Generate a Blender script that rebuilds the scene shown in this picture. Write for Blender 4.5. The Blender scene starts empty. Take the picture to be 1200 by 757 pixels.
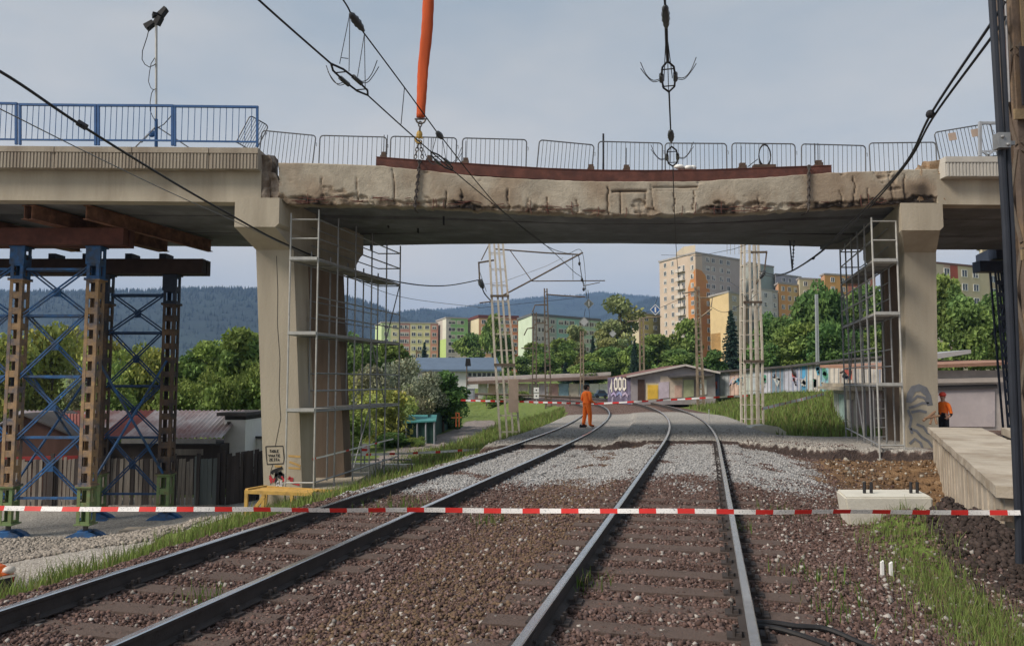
import bpy, bmesh, math, random
import numpy as np
from mathutils import Vector, Matrix

random.seed(7)
rng = np.random.default_rng(11)
R = math.radians
C = bpy.context.scene.collection
sc = bpy.context.scene

# ------------------------------------------------------------------ camera
FOC, PX, PY, HOR, EYE = 900.0, 600.0, 378.5, 447.5, 1.7      # photograph 1200 px wide, eye 1.7 m above the rail heads
PITCH = math.atan((HOR - PY) / FOC)
cam = bpy.data.cameras.new("camera")
cam.sensor_width = 36.0
cam.lens = 36.0 * FOC / 1200.0
cam.clip_start = 0.1
cam.clip_end = 20000
co = bpy.data.objects.new("camera", cam)
co.location = (0, 0, EYE)
co.rotation_euler = (R(90) + PITCH, 0, 0)
C.objects.link(co)
sc.camera = co

# ------------------------------------------------------------------ light
SUN_AZ, SUN_EL = R(243), R(42)          # compass angle from +Y (the view) clockwise: behind the camera, a little to its left
world = bpy.data.worlds.new("World")
sc.world = world
world.use_nodes = True
nt = world.node_tree
nt.nodes.clear()
wo = nt.nodes.new("ShaderNodeOutputWorld")
bg = nt.nodes.new("ShaderNodeBackground")
sky = nt.nodes.new("ShaderNodeTexSky")
sky.sky_type = 'NISHITA'
sky.sun_disc = False
sky.sun_elevation = SUN_EL
sky.sun_rotation = SUN_AZ
sky.air_density = 1.2
sky.dust_density = 2.0
tc = nt.nodes.new("ShaderNodeTexCoord")
mp = nt.nodes.new("ShaderNodeMapping")
mp.inputs["Scale"].default_value = (1.2, 1.2, 3.2)
cl = nt.nodes.new("ShaderNodeTexNoise")
cl.inputs["Scale"].default_value = 1.5
cl.inputs["Detail"].default_value = 5
cl.inputs["Roughness"].default_value = 0.55
cr = nt.nodes.new("ShaderNodeValToRGB")
cr.color_ramp.elements[0].position = 0.40
cr.color_ramp.elements[0].color = (2.28, 2.58, 2.82, 1)
cr.color_ramp.elements[1].position = 0.64
cr.color_ramp.elements[1].color = (3.15, 3.18, 3.12, 1)
sx = nt.nodes.new("ShaderNodeSeparateXYZ")
gr = nt.nodes.new("ShaderNodeValToRGB")          # thin high cloud: paler towards the horizon, all the way round
gr.color_ramp.elements[0].position = 0.0
gr.color_ramp.elements[0].color = (1.5, 1.36, 1.22, 1)
gr.color_ramp.elements[1].position = 0.55
gr.color_ramp.elements[1].color = (0.78, 0.82, 0.86, 1)
mul = nt.nodes.new("ShaderNodeMix")
mul.data_type = 'RGBA'
mul.blend_type = 'MULTIPLY'
mul.inputs[0].default_value = 1.0
mx = nt.nodes.new("ShaderNodeMix")
mx.data_type = 'RGBA'
mx.inputs[0].default_value = 0.93
nt.links.new(tc.outputs["Generated"], mp.inputs[0])
nt.links.new(mp.outputs[0], cl.inputs["Vector"])
nt.links.new(cl.outputs["Fac"], cr.inputs[0])
nt.links.new(tc.outputs["Generated"], sx.inputs[0])
nt.links.new(sx.outputs["Z"], gr.inputs[0])
nt.links.new(cr.outputs[0], mul.inputs[6])
nt.links.new(gr.outputs[0], mul.inputs[7])
nt.links.new(sky.outputs[0], mx.inputs[6])
nt.links.new(mul.outputs[2], mx.inputs[7])
nt.links.new(mx.outputs[2], bg.inputs[0])
bg.inputs[1].default_value = 0.15
nt.links.new(bg.outputs[0], wo.inputs[0])

sl = bpy.data.lights.new("sun", 'SUN')
sl.energy = 3.6
sl.angle = R(20)
sl.color = (1.0, 0.9, 0.78)
so = bpy.data.objects.new("sun", sl)
sdir = Vector((math.sin(SUN_AZ) * math.cos(SUN_EL), math.cos(SUN_AZ) * math.cos(SUN_EL), math.sin(SUN_EL)))
so.rotation_euler = sdir.to_track_quat('Z', 'Y').to_euler()
so.location = sdir * 50
C.objects.link(so)

sc.view_settings.view_transform = 'Standard'
sc.view_settings.look = 'None'
sc.view_settings.exposure = 0.4
sc.view_settings.gamma = 1.0
sc.view_settings.use_curve_mapping = False
sc.render.engine = 'CYCLES'
sc.cycles.max_bounces = 6
sc.cycles.volume_bounces = 0
sc.cycles.use_denoising = True

# ------------------------------------------------------------------ helpers: survey of the photograph to metres
def ray(px, py):
    xc, yc = (px - PX) / FOC, -(py - PY) / FOC
    return Vector((xc, math.cos(PITCH) - math.sin(PITCH) * yc, math.sin(PITCH) + math.cos(PITCH) * yc))

def at(px, py, Y):                       # point seen at (px, py) at distance Y down the view
    d = ray(px, py)
    return d * (Y / d.y) + Vector((0, 0, EYE))

def gnd(px, py, z=0.0):                  # point seen at (px, py) at height z
    d = ray(px, py)
    return d * ((z - EYE) / d.z) + Vector((0, 0, EYE))

def X(px, Y, py=HOR): return at(px, py, Y).x
def Z(py, Y): return at(PX, py, Y).z

# ------------------------------------------------------------------ helpers: noise in numpy
def _h(ix, iy, iz):
    n = (ix * 374761393 + iy * 668265263 + iz * 2147483647) & 0xffffffff
    n = ((n ^ (n >> 13)) * 1274126177) & 0xffffffff
    return ((n ^ (n >> 16)) & 0xffff) / 65535.0

def vnoise(x, y, z=None):
    x = np.asarray(x, float); y = np.asarray(y, float)
    z = np.zeros_like(x) if z is None else np.asarray(z, float)
    ix, iy, iz = (np.floor(a).astype(np.int64) for a in (x, y, z))
    fx, fy, fz = x - ix, y - iy, z - iz
    fx, fy, fz = (f * f * (3 - 2 * f) for f in (fx, fy, fz))
    r = 0
    for a in (0, 1):
        for b in (0, 1):
            for c in (0, 1):
                w = (fx if a else 1 - fx) * (fy if b else 1 - fy) * (fz if c else 1 - fz)
                r = r + w * _h(ix + a, iy + b, iz + c)
    return r * 2 - 1

def fbm(x, y, z=None, o=4):
    r, a, f = 0, 0.5, 1.0
    for i in range(o):
        r = r + a * vnoise(np.asarray(x) * f + 17.3 * i, np.asarray(y) * f - 9.1 * i, None if z is None else np.asarray(z) * f)
        a *= 0.5; f *= 2.03
    return r

def sstep(a, b, x):
    t = np.clip((np.asarray(x, float) - a) / (b - a), 0, 1)
    return t * t * (3 - 2 * t)

# ------------------------------------------------------------------ helpers: materials
def _n(nt, t, **kw):
    n = nt.nodes.new(t)
    for k, v in kw.items():
        n.inputs[k].default_value = v
    return n

def c4(c): return (c[0], c[1], c[2], 1.0)

MATS = {}
def mat(name, col, rough=0.8, var=0.18, scale=2.0, bump=0.15, bscale=30.0, metal=0.0, col2=None, amt2=0.5, scale2=1.5, soft2=0.12,
        streak=False, attr=None, dirt=None, spec=0.3, trans=0.0):
    if name in MATS: return MATS[name]
    m = bpy.data.materials.new(name)
    m.use_nodes = True
    t = m.node_tree
    b = t.nodes["Principled BSDF"]
    b.inputs["Roughness"].default_value = rough
    b.inputs["Metallic"].default_value = metal
    b.inputs["Specular IOR Level"].default_value = spec
    g = t.nodes.new("ShaderNodeNewGeometry")
    vec = g.outputs["Position"]
    if streak:
        q = t.nodes.new("ShaderNodeMapping")
        q.inputs["Scale"].default_value = (1, 1, 0.12)
        t.links.new(vec, q.inputs[0]); svec = q.outputs[0]
    else:
        svec = vec
    n1 = _n(t, "ShaderNodeTexNoise", Scale=scale, Detail=6.0, Roughness=0.62)
    t.links.new(svec, n1.inputs["Vector"])
    mix = t.nodes.new("ShaderNodeMix"); mix.data_type = 'RGBA'
    rm = t.nodes.new("ShaderNodeMapRange")
    rm.inputs[1].default_value = 0.3; rm.inputs[2].default_value = 0.7
    t.links.new(n1.outputs["Fac"], rm.inputs[0])
    t.links.new(rm.outputs[0], mix.inputs[0])
    mix.inputs[6].default_value = c4([c * (1 - var) for c in col])
    mix.inputs[7].default_value = c4([min(1, c * (1 + var)) for c in col])
    out = mix.outputs[2]
    if attr:
        a = t.nodes.new("ShaderNodeAttribute"); a.attribute_name = attr
        mm = t.nodes.new("ShaderNodeMix"); mm.data_type = 'RGBA'; mm.blend_type = 'MULTIPLY'
        mm.inputs[0].default_value = 1.0
        t.links.new(out, mm.inputs[6]); t.links.new(a.outputs["Color"], mm.inputs[7])
        out = mm.outputs[2]
    if col2 is not None:
        n2 = _n(t, "ShaderNodeTexNoise", Scale=scale2, Detail=7.0, Roughness=0.65)
        t.links.new(svec, n2.inputs["Vector"])
        r2 = t.nodes.new("ShaderNodeMapRange")
        th = 0.5 + (0.5 - amt2) * 0.45
        r2.inputs[1].default_value = th - soft2; r2.inputs[2].default_value = th + soft2
        t.links.new(n2.outputs["Fac"], r2.inputs[0])
        m2 = t.nodes.new("ShaderNodeMix"); m2.data_type = 'RGBA'
        t.links.new(r2.outputs[0], m2.inputs[0])
        t.links.new(out, m2.inputs[6]); m2.inputs[7].default_value = c4(col2)
        out = m2.outputs[2]
    if dirt:                                             # stain attribute painted on the damaged concrete (rust and washed-out soil, plus recess shade painted dark into cracks)
        a = t.nodes.new("ShaderNodeAttribute"); a.attribute_name = "stain"
        m3 = t.nodes.new("ShaderNodeMix"); m3.data_type = 'RGBA'
        t.links.new(a.outputs["Fac"], m3.inputs[0])
        t.links.new(out, m3.inputs[6])
        rd = t.nodes.new("ShaderNodeValToRGB"); t.links.new(a.outputs["Fac"], rd.inputs[0])
        rd.color_ramp.elements[0].position = .45; rd.color_ramp.elements[0].color = c4(dirt)
        rd.color_ramp.elements[1].position = 1.0; rd.color_ramp.elements[1].color = (.035, .028, .024, 1)
        t.links.new(rd.outputs[0], m3.inputs[7])
        out = m3.outputs[2]
    t.links.new(out, b.inputs["Base Color"])
    if bump:
        nb = _n(t, "ShaderNodeTexNoise", Scale=bscale, Detail=5.0, Roughness=0.7)
        t.links.new(vec, nb.inputs["Vector"])
        bp = t.nodes.new("ShaderNodeBump")
        bp.inputs["Strength"].default_value = min(1, bump * 2)
        bp.inputs["Distance"].default_value = 0.02
        t.links.new(nb.outputs["Fac"], bp.inputs["Height"])
        t.links.new(bp.outputs[0], b.inputs["Normal"])
    if trans:
        tr = t.nodes.new("ShaderNodeBsdfTranslucent")
        ms = t.nodes.new("ShaderNodeMixShader"); ms.inputs[0].default_value = trans
        t.links.new(out, tr.inputs[0]); t.links.new(b.outputs[0], ms.inputs[1]); t.links.new(tr.outputs[0], ms.inputs[2])
        t.links.new(ms.outputs[0], t.nodes["Material Output"].inputs[0])
    MATS[name] = m
    return m

CONC = mat("concrete pale", (.40, .355, .28), .9, .16, .9, .25, 14, col2=(.29, .25, .19), amt2=.38, scale2=.8, streak=True)
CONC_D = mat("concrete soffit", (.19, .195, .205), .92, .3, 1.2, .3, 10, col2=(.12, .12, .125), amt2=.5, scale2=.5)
CONC_B = mat("concrete damaged", (.37, .33, .265), .95, .26, 1.6, .5, 18, dirt=(.225, .14, .08))
CORN = mat("cornice concrete", (.33, .29, .235), .9, .12, 2, .2, 25, col2=(.24, .2, .16), amt2=.4, scale2=1.5, streak=True)
CORN_L = mat("cornice concrete light", (.46, .44, .40), .9, .1, 2, .2, 25)
CONC_N = mat("concrete new", (.58, .56, .49), .85, .08, 3, .15, 30, col2=(.42, .38, .32), amt2=.2, scale2=2)
GALV = mat("galvanised steel", (.27, .275, .28), .45, .18, 8, .05, 60, metal=.55)
GALV_W = mat("pale scaffold tube", (.40, .40, .38), .5, .15, 6, .05, 60, metal=.25)
BARRIER = mat("barrier steel", (.13, .135, .145), .5, .15, 8, .05, 60, metal=.5)
RUST = mat("rusty brown steel", (.115, .045, .034), .8, .3, 3, .25, 40, col2=(.07, .03, .025), amt2=.4, scale2=2.5)
RUSTO = mat("rusty ochre paint", (.33, .215, .115), .75, .3, 4, .2, 40, col2=(.085, .10, .135), amt2=.40, scale2=1.6)
BLUE = mat("blue steel paint", (.03, .115, .29), .55, .25, 3, .1, 40, col2=(.055, .065, .085), amt2=.42, scale2=2.4)
BLUE_R = mat("blue railing paint", (.025, .09, .24), .5, .15, 4, .05, 40)
NAVY = mat("dark navy steel", (.025, .035, .06), .6, .25, 3, .1, 40)
GREENP = mat("green base paint", (.17, .25, .105), .65, .25, 4, .15, 40, col2=(.16, .12, .06), amt2=.35, scale2=4)
BLACK = mat("black rubber", (.015, .015, .017), .6, .2, 5, .05, 40)
WIRE = mat("wire dark", (.03, .03, .034), .55, .2, 5, 0, 40, metal=.3)
WIRE_L = mat("wire bright", (.22, .22, .23), .5, .2, 5, 0, 40, metal=.6)
INSUL = mat("insulator glaze", (.06, .065, .07), .3, .15, 5, 0, 40)
ORANGE_S = mat("orange sling fabric", (.50, .085, .022), .85, .25, 5, .5, 70, streak=True)
CHAIN = mat("steel chain", (.12, .11, .105), .5, .2, 10, .1, 50, metal=.6)
CHAIN_Y = mat("yellow shackle", (.35, .22, .05), .6, .2, 10, .1, 50)
MASTC = mat("mast pale paint", (.54, .50, .43), .75, .14, 3, .15, 40, col2=(.40, .31, .24), amt2=.22, scale2=4)
MASTB = mat("mast brown steel", (.14, .115, .09), .75, .25, 3, .2, 40, col2=(.09, .06, .045), amt2=.4, scale2=3)
MASTO = mat("mast ochre paint", (.26, .21, .15), .75, .2, 3, .2, 40, col2=(.14, .095, .07), amt2=.35, scale2=2.2)
YELT = mat("yellow painted timber", (.58, .36, .10), .75, .15, 6, .2, 40, col2=(.35, .22, .09), amt2=.25, scale2=5)
WHITE = mat("white paint", (.72, .72, .70), .6, .06, 4, .05, 40)
REDT = mat("red tape", (.62, .035, .03), .5, .08, 6, 0, 40)
WHITET = mat("white tape", (.78, .76, .74), .5, .05, 6, 0, 40, col2=(.35, .35, .36), amt2=.3, scale2=60, soft2=.05)
RAILTOP = mat("rail running surface", (.78, .79, .80), .24, .08, 6, .03, 60, metal=.95, spec=.5)
RAILSIDE = mat("rail rusty side", (.05, .042, .04), .75, .25, 5, .2, 50)
SLEEP = mat("sleeper dusty", (.135, .098, .084), .95, .35, 6, .8, 30, col2=(.085, .062, .053), amt2=.5, scale2=6)
ORANGE_P = mat("hi-vis orange cloth", (.92, .185, .025), .85, .12, 8, .3, 60)
SKIN = mat("skin", (.42, .24, .17), .6, .08, 10, .05, 50)
DARKC = mat("dark cloth", (.02, .021, .027), .9, .2, 8, .2, 60)
HAIR = mat("dark hair", (.012, .009, .008), .7, .2, 30, .4, 120)
GLASS = mat("window glass dark", (.035, .042, .05), .15, .3, .4, 0, 10, spec=.6)
ROOFD = mat("dark roofing felt", (.07, .065, .065), .9, .25, 1.5, .2, 15)
WOODD = mat("dark weathered boards", (.085, .072, .066), .9, .3, 3, .35, 30, col2=(.045, .038, .036), amt2=.45, scale2=2, streak=True)
WOODG = mat("grey weathered boards", (.30, .265, .225), .9, .28, 3, .35, 30, col2=(.15, .13, .115), amt2=.45, scale2=2.2, streak=True)

# ------------------------------------------------------------------ helpers: meshes
ORG = {}
class MB:
    def __init__(s): s.v = []; s.f = []; s.m = []; s.cur = 0
    def add(s, vs, fs):
        n = len(s.v)
        s.v += [tuple(v) for v in vs]
        for f in fs:
            s.f.append(tuple(i + n for i in f)); s.m.append(s.cur)
        return s
    def mi(s, i): s.cur = i; return s
    def hexa(s, a):                       # 8 corners: bottom ring then top ring
        return s.add(a, [(3, 2, 1, 0), (4, 5, 6, 7), (0, 1, 5, 4), (1, 2, 6, 5), (2, 3, 7, 6), (3, 0, 4, 7)])
    def box(s, x0, x1, y0, y1, z0, z1):
        return s.hexa([(x0, y0, z0), (x1, y0, z0), (x1, y1, z0), (x0, y1, z0), (x0, y0, z1), (x1, y0, z1), (x1, y1, z1), (x0, y1, z1)])
    def bar(s, p, q, w, h=None, up=(0, 0, 1)):
        p, q = Vector(p), Vector(q); h = w if h is None else h
        d = (q - p).normalized(); u = Vector(up)
        if abs(d.dot(u)) > .98: u = Vector((0, 1, 0))
        a = d.cross(u).normalized() * (w / 2); b = a.normalized().cross(d).normalized() * (h / 2)
        return s.hexa([p - a - b, p + a - b, q + a - b, q - a - b, p - a + b, p + a + b, q + a + b, q - a + b])
    def tube(s, pts, r, n=6, cap=True):
        pts = [Vector(p) for p in pts]; N = len(pts)
        rr = r if isinstance(r, (list, tuple)) else [r] * N
        vs = []; prev = None
        for i, p in enumerate(pts):
            d = (pts[min(i + 1, N - 1)] - pts[max(i - 1, 0)])
            d = d.normalized() if d.length > 1e-9 else Vector((0, 0, 1))
            u = prev if prev is not None else (Vector((0, 0, 1)) if abs(d.z) < .9 else Vector((1, 0, 0)))
            a = d.cross(u)
            if a.length < 1e-6: a = d.cross(Vector((1, 0, 0)))
            a.normalize(); b = a.cross(d).normalized(); prev = b
            for k in range(n):
                t = 2 * math.pi * k / n
                vs.append(p + (a * math.cos(t) + b * math.sin(t)) * rr[i])
        fs = []
        for i in range(N - 1):
            for k in range(n):
                k2 = (k + 1) % n
                fs.append((i * n + k, i * n + k2, (i + 1) * n + k2, (i + 1) * n + k))
        if cap:
            fs.append(tuple(range(n - 1, -1, -1))); fs.append(tuple((N - 1) * n + k for k in range(n)))
        return s.add(vs, fs)
    def prism(s, poly, ext):              # polygon of 3-D points swept along a vector
        n = len(poly); e = Vector(ext)
        vs = [Vector(p) for p in poly] + [Vector(p) + e for p in poly]
        fs = [tuple(range(n - 1, -1, -1)), tuple(range(n, 2 * n))]
        for i in range(n):
            j = (i + 1) % n
            fs.append((i, j, n + j, n + i))
        return s.add(vs, fs)
    def ball(s, c, rx, ry=None, rz=None, n=8, m=6):
        ry = rx if ry is None else ry; rz = rx if rz is None else rz
        vs = [(c[0], c[1], c[2] + rz)]; fs = []
        for i in range(1, m):
            a = math.pi * i / m
            for k in range(n):
                t = 2 * math.pi * k / n
                vs.append((c[0] + rx * math.sin(a) * math.cos(t), c[1] + ry * math.sin(a) * math.sin(t), c[2] + rz * math.cos(a)))
        vs.append((c[0], c[1], c[2] - rz)); L = len(vs) - 1
        for k in range(n):
            fs.append((0, 1 + k, 1 + (k + 1) % n)); fs.append((L, L - n + (k + 1) % n, L - n + k))
        for i in range(m - 2):
            for k in range(n):
                a = 1 + i * n + k; b = 1 + i * n + (k + 1) % n
                fs.append((a, a + n, b + n, b))
        return s.add(vs, fs)
    def ribbon(s, pts, w, nrm=(0, -1, 0), th=.002):   # a painted stroke: a thin flat band
        pts = [Vector(p) for p in pts]; nv = Vector(nrm)
        L = []
        for i, p in enumerate(pts):
            d = (pts[min(i + 1, len(pts) - 1)] - pts[max(i - 1, 0)]).normalized()
            a = d.cross(nv).normalized() * (w / 2)
            L.append((p - a, p + a))
        for i in range(len(pts) - 1):
            s.hexa([L[i][0], L[i][1], L[i + 1][1], L[i + 1][0], L[i][0] + nv * th, L[i][1] + nv * th, L[i + 1][1] + nv * th, L[i + 1][0] + nv * th])
        return s
    def mesh(s, name, mats, org=(0, 0, 0), smooth=False):
        me = bpy.data.meshes.new(name)
        o = Vector(org)
        me.from_pydata([tuple(Vector(v) - o) for v in s.v], [], s.f)
        for m in (mats if isinstance(mats, (list, tuple)) else [mats]): me.materials.append(m)
        me.polygons.foreach_set("material_index", s.m)
        if smooth: me.polygons.foreach_set("use_smooth", [True] * len(s.f))
        me.update()
        return me
    def build(s, name, mats, parent=None, org=None, smooth=False, label=None):
        o_ = ORG[parent.name] if parent is not None else (Vector(org) if org is not None else Vector((0, 0, 0)))
        ob = bpy.data.objects.new(name, s.mesh(name, mats, o_, smooth))
        C.objects.link(ob)
        if parent is not None: ob.parent = parent
        else: ob.location = o_
        ORG[ob.name] = o_
        if label: ob["label"] = label
        return ob

def tag(o, label, cat, group=None):
    o["label"] = label; o["category"] = cat
    if group: o["group"] = group
    return o

def thing(name, label, cat, loc=(0, 0, 0), group=None):
    o = bpy.data.objects.new(name, None)
    C.objects.link(o)
    o.location = loc
    o.empty_display_size = .1
    ORG[o.name] = Vector(loc)
    return tag(o, label, cat, group)

def struct(o, kind="structure"):
    o["kind"] = kind
    return o

def piece(name, me, parent, loc, rot=None, scale=None):     # one of many alike pieces, sharing mesh data
    o = bpy.data.objects.new(name, me)
    C.objects.link(o)
    o.parent = parent
    o.location = Vector(loc) - ORG[parent.name]
    if rot: o.rotation_euler = rot
    if scale: o.scale = scale
    ORG[o.name] = ORG[parent.name]
    return o

def dup(root, loc, rotz=0, label=None, group=None, scale=None):
    r = root.copy(); C.objects.link(r)
    r.location = loc; r.rotation_euler = (0, 0, rotz)
    if scale: r.scale = scale
    if label: r["label"] = label
    if group: r["group"] = group
    for ch in list(root.children):
        c = ch.copy(); C.objects.link(c); c.parent = r
        for g in ch.children:
            d = g.copy(); C.objects.link(d); d.parent = c
    return r

def np_mesh(name, v, f, mats, colors=None, smooth=False):
    me = bpy.data.meshes.new(name)
    v = np.asarray(v, np.float32); f = np.asarray(f, np.int32); k = f.shape[1]
    me.vertices.add(len(v)); me.vertices.foreach_set("co", v.ravel())
    me.loops.add(f.size); me.loops.foreach_set("vertex_index", f.ravel())
    me.polygons.add(len(f))
    me.polygons.foreach_set("loop_start", np.arange(0, f.size, k, dtype=np.int32))
    me.polygons.foreach_set("loop_total", np.full(len(f), k, np.int32))
    if smooth: me.polygons.foreach_set("use_smooth", np.ones(len(f), bool))
    for m in (mats if isinstance(mats, (list, tuple)) else [mats]): me.materials.append(m)
    for nm, c in (colors or {}).items():
        c = np.asarray(c, np.float32)
        if c.ndim == 1: c = np.stack([c, c, c], 1)
        a = me.color_attributes.new(nm, 'FLOAT_COLOR', 'POINT')
        a.data.foreach_set("color", np.concatenate([c, np.ones((len(c), 1), np.float32)], 1).ravel())
    me.update(calc_edges=True)
    me.validate()
    return me

def link(name, me, parent=None):
    o = bpy.data.objects.new(name, me); C.objects.link(o)
    if parent is not None:
        o.parent = parent
        o.location = -ORG[parent.name]
        ORG[o.name] = Vector((0, 0, 0))
    else:
        ORG[o.name] = Vector((0, 0, 0))
    return o
# ================================================================== SETTING: track alignment and terrain
BY = 21.5                                 # distance of the near face of the bridge
def _align():
    th = math.atan(0.2534); x = 0.83 - 0.2534 * 13.22; y = -8.0; ds = 0.5
    P = [(x, y)]; T = [th]
    while len(P) < 330:
        if y < 21: k = 0
        elif y < 60 and th > R(2.0): k = 1 / 200
        else: k = 1 / 85
        if th < R(-80): k = 0
        th -= k * ds
        x += math.sin(th) * ds; y += math.cos(th) * ds
        P.append((x, y)); T.append(th)
    return np.array(P), np.array(T)
TP, TT = _align()
TN = np.stack([np.cos(TT), -np.sin(TT)], 1)         # to the right of the running direction
LOFF, LZ = -4.4, -0.15                               # second track: 4.4 m to the left, 15 cm lower

def lat(x, y):                                       # signed distance right of the near track's centre line
    x = np.asarray(x, float).ravel(); y = np.asarray(y, float).ravel()
    out = np.empty(len(x))
    P = TP[::2]; N = TN[::2]
    for i in range(0, len(x), 20000):
        xx, yy = x[i:i + 20000], y[i:i + 20000]
        d2 = (xx[:, None] - P[None, :, 0]) ** 2 + (yy[:, None] - P[None, :, 1]) ** 2
        k = d2.argmin(1)
        out[i:i + 20000] = (xx - P[k, 0]) * N[k, 0] + (yy - P[k, 1]) * N[k, 1]
        far = np.sqrt(d2.min(1)); s = out[i:i + 20000]
        sg = np.where(s >= 0, 1, -1)
        out[i:i + 20000] = np.where(np.abs(s) < far * .9, sg * far, s)
    return out

NEAR_P = np.array([(-200, -3.1), (-40, -3.05), (-17.2, -2.95), (-13.5, -2.35), (-11, -1.78), (-8.2, -1.25), (-7, -.86), (-6.2, -.42), (-5.6, -.35), (-3.1, -.35), (-2.2, -.28), (-1.3, -.2),
                   (1.3, -.2), (2.2, -.28), (3.2, -.4), (5, -.42), (8, -.3), (12, -.3), (30, -.2), (200, 1)])
CLOSE_P = np.array([(-200, -3.6), (-40, -3.45), (-17.2, -3.4), (-13, -3.25), (-11.5, -2.8), (-10, -2.05), (-8.2, -1.15), (-7, -.72), (-6.2, -.42)] + [tuple(q) for q in NEAR_P if q[0] > -6.2])
FAR_P = np.array([(-200, -2.0), (-30, -1.9), (-15.5, -1.8), (-11.5, -1.7), (-9, -1.3), (-7, -.7), (-6.2, -.42), (-5.6, -.35), (-3.1, -.35), (-2.2, -.28), (-1.3, -.2),
                  (1.3, -.2), (2.4, -.35), (3.2, -.42), (5, -.25), (9, .55), (14, .95), (40, 1.1), (200, 3)])

def edge_y(x, d):                                    # where the protective gravel layer under the bridge begins
    e = np.interp(x, [-8, -1, 3, 6.6, 7.6, 9, 12], [23.2, 23.9, 24.0, 23.6, 22.6, 21.9, 21.4])
    return e + .22 * vnoise(np.asarray(x) * 1.3, np.asarray(x) * .7 + 3)

def terrain(x, y, d=None):
    x = np.asarray(x, float).ravel(); y = np.asarray(y, float).ravel()
    d = lat(x, y) if d is None else d
    a = np.interp(d, NEAR_P[:, 0], NEAR_P[:, 1]); b = np.interp(d, FAR_P[:, 0], FAR_P[:, 1])
    cl = sstep(20.5, 17.0, y)
    a = a * (1 - cl) + np.interp(d, CLOSE_P[:, 0], CLOSE_P[:, 1]) * cl
    w = sstep(29, 42, y)
    h = a * (1 - w) + b * w
    # yard pad with a gravel bank facing the camera
    h -= 0.0 * (1 - sstep(20.9, 22.3, y + .5 * vnoise(x * .6, y * .2))) * sstep(-13.2, -15.5, d)
    # excavation in front of the right pier, heap beside the block
    h -= .62 * np.exp(-(((d - 5.4) / 1.9) ** 2) - ((y - 14.6) / 2.7) ** 2)
    h -= .25 * sstep(19.8, 17.5, y) * sstep(3.8, 5.0, d) * sstep(11, 13.5, y)
    hp = np.exp(-((x - 5.2) / .9) ** 2 - ((y - 9.45) / .8) ** 2)
    h += hp * (.50 + .34 * fbm(x * 2.6, y * 2.6))
    h += .26 * np.exp(-((x - 5.7) / .7) ** 2 - ((y - 8.5) / .6) ** 2)
    # layer of protective gravel
    e = edge_y(x, d)
    top = np.where(d < -2.3, -.19, -.055) - .1 * sstep(1.4, 5, d) - .02
    inl = sstep(e - .05, e + .16, y) * sstep(-6.6, -6.1, d) * (1 - sstep(6.2, 8.0, d) * (1 - sstep(26, 30, y)) - sstep(2.3, 3.3, d) * sstep(26, 30, y)) * (1 - sstep(40, 52, y))
    h -= .13 * sstep(e - 1.3, e - .1, y) * (1 - sstep(e, e + .1, y)) * sstep(-6.4, -5.8, d) * (1 - sstep(7, 9, d))
    h = h * (1 - inl) + np.maximum(h, top) * inl
    rough = .035 + .07 * sstep(2.6, 4.5, d) * (1 - sstep(20, 24, y)) + .12 * sstep(-6.4, -8, d) * (1 - sstep(-14, -16, d))
    rough = rough * (1 - .6 * inl)
    onbed = (np.abs(d) < 1.5) | (np.abs(d - LOFF) < 1.5)
    rough = np.where(onbed, rough * .35, rough)
    h += rough * fbm(x * 2.1, y * 2.1, o=5) + np.where(y < 40, .012, 0) * vnoise(x * 9, y * 9) * ~onbed
    m = sstep(8.5, 11, d) * (1 - sstep(38, 46, y)) * sstep(20, 24, y)
    h = h * (1 - m) - .6 * m
    for o_, z_ in ((0., .0), (LOFF, LZ)):                 # ballast between the rails, drowning the sleepers further on
        b_ = (np.abs(d - o_) < 1.35) & (y < 26)
        h = np.where(b_, np.maximum(h, z_ - .191 + .012 * vnoise(x * 4, y * 4) + .034 * sstep(10.5, 15, y)), h)
    h += .5 * sstep(60, 200, y) * fbm(x * .03, y * .03)
    return h

def H(x, y): return float(terrain([x], [y])[0])

def geo(a, b, s0, r):
    o = []; p = a; s = s0
    while p < b: p += s; s *= r; o.append(p)
    return o
xs = np.array(sorted([-v for v in geo(20, 4500, .3, 1.13)]) + list(np.arange(-20, 15.01, .14)) + geo(15, 4500, .3, 1.13))
ys = np.array(sorted([-v for v in geo(1, 600, .5, 1.3)]) + list(np.arange(-1, 3.5, .4)) + list(np.arange(3.5, 34, .12)) + geo(34, 6500, .2, 1.045))
gx, gy = np.meshgrid(xs, ys)
D = lat(gx, gy)
GX, GY = gx.ravel(), gy.ravel()
hz = terrain(GX, GY, D)
# cover weights, one colour attribute for each set
nz = fbm(GX * .9, GY * .9)
nz2 = fbm(GX * .35 + 40, GY * .35)
e = edge_y(GX, D)
lay = sstep(e - .02, e + .2, GY) * sstep(-6.7, -6.2, D) * (1 - sstep(5, 8, D) * (1 - sstep(26, 30, GY)) - sstep(2.3, 3.4, D) * sstep(26, 30, GY)) * (1 - sstep(42, 54, GY))
grass = sstep(-6.2, -6.75, D + .5 * nz) * np.where(GY < 31, 1 - np.where(GY < 19, sstep(-9.6, -11.2, D + 1.5 * nz), sstep(-12.4, -13.6, D + 1.2 * nz)), 1)

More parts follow.
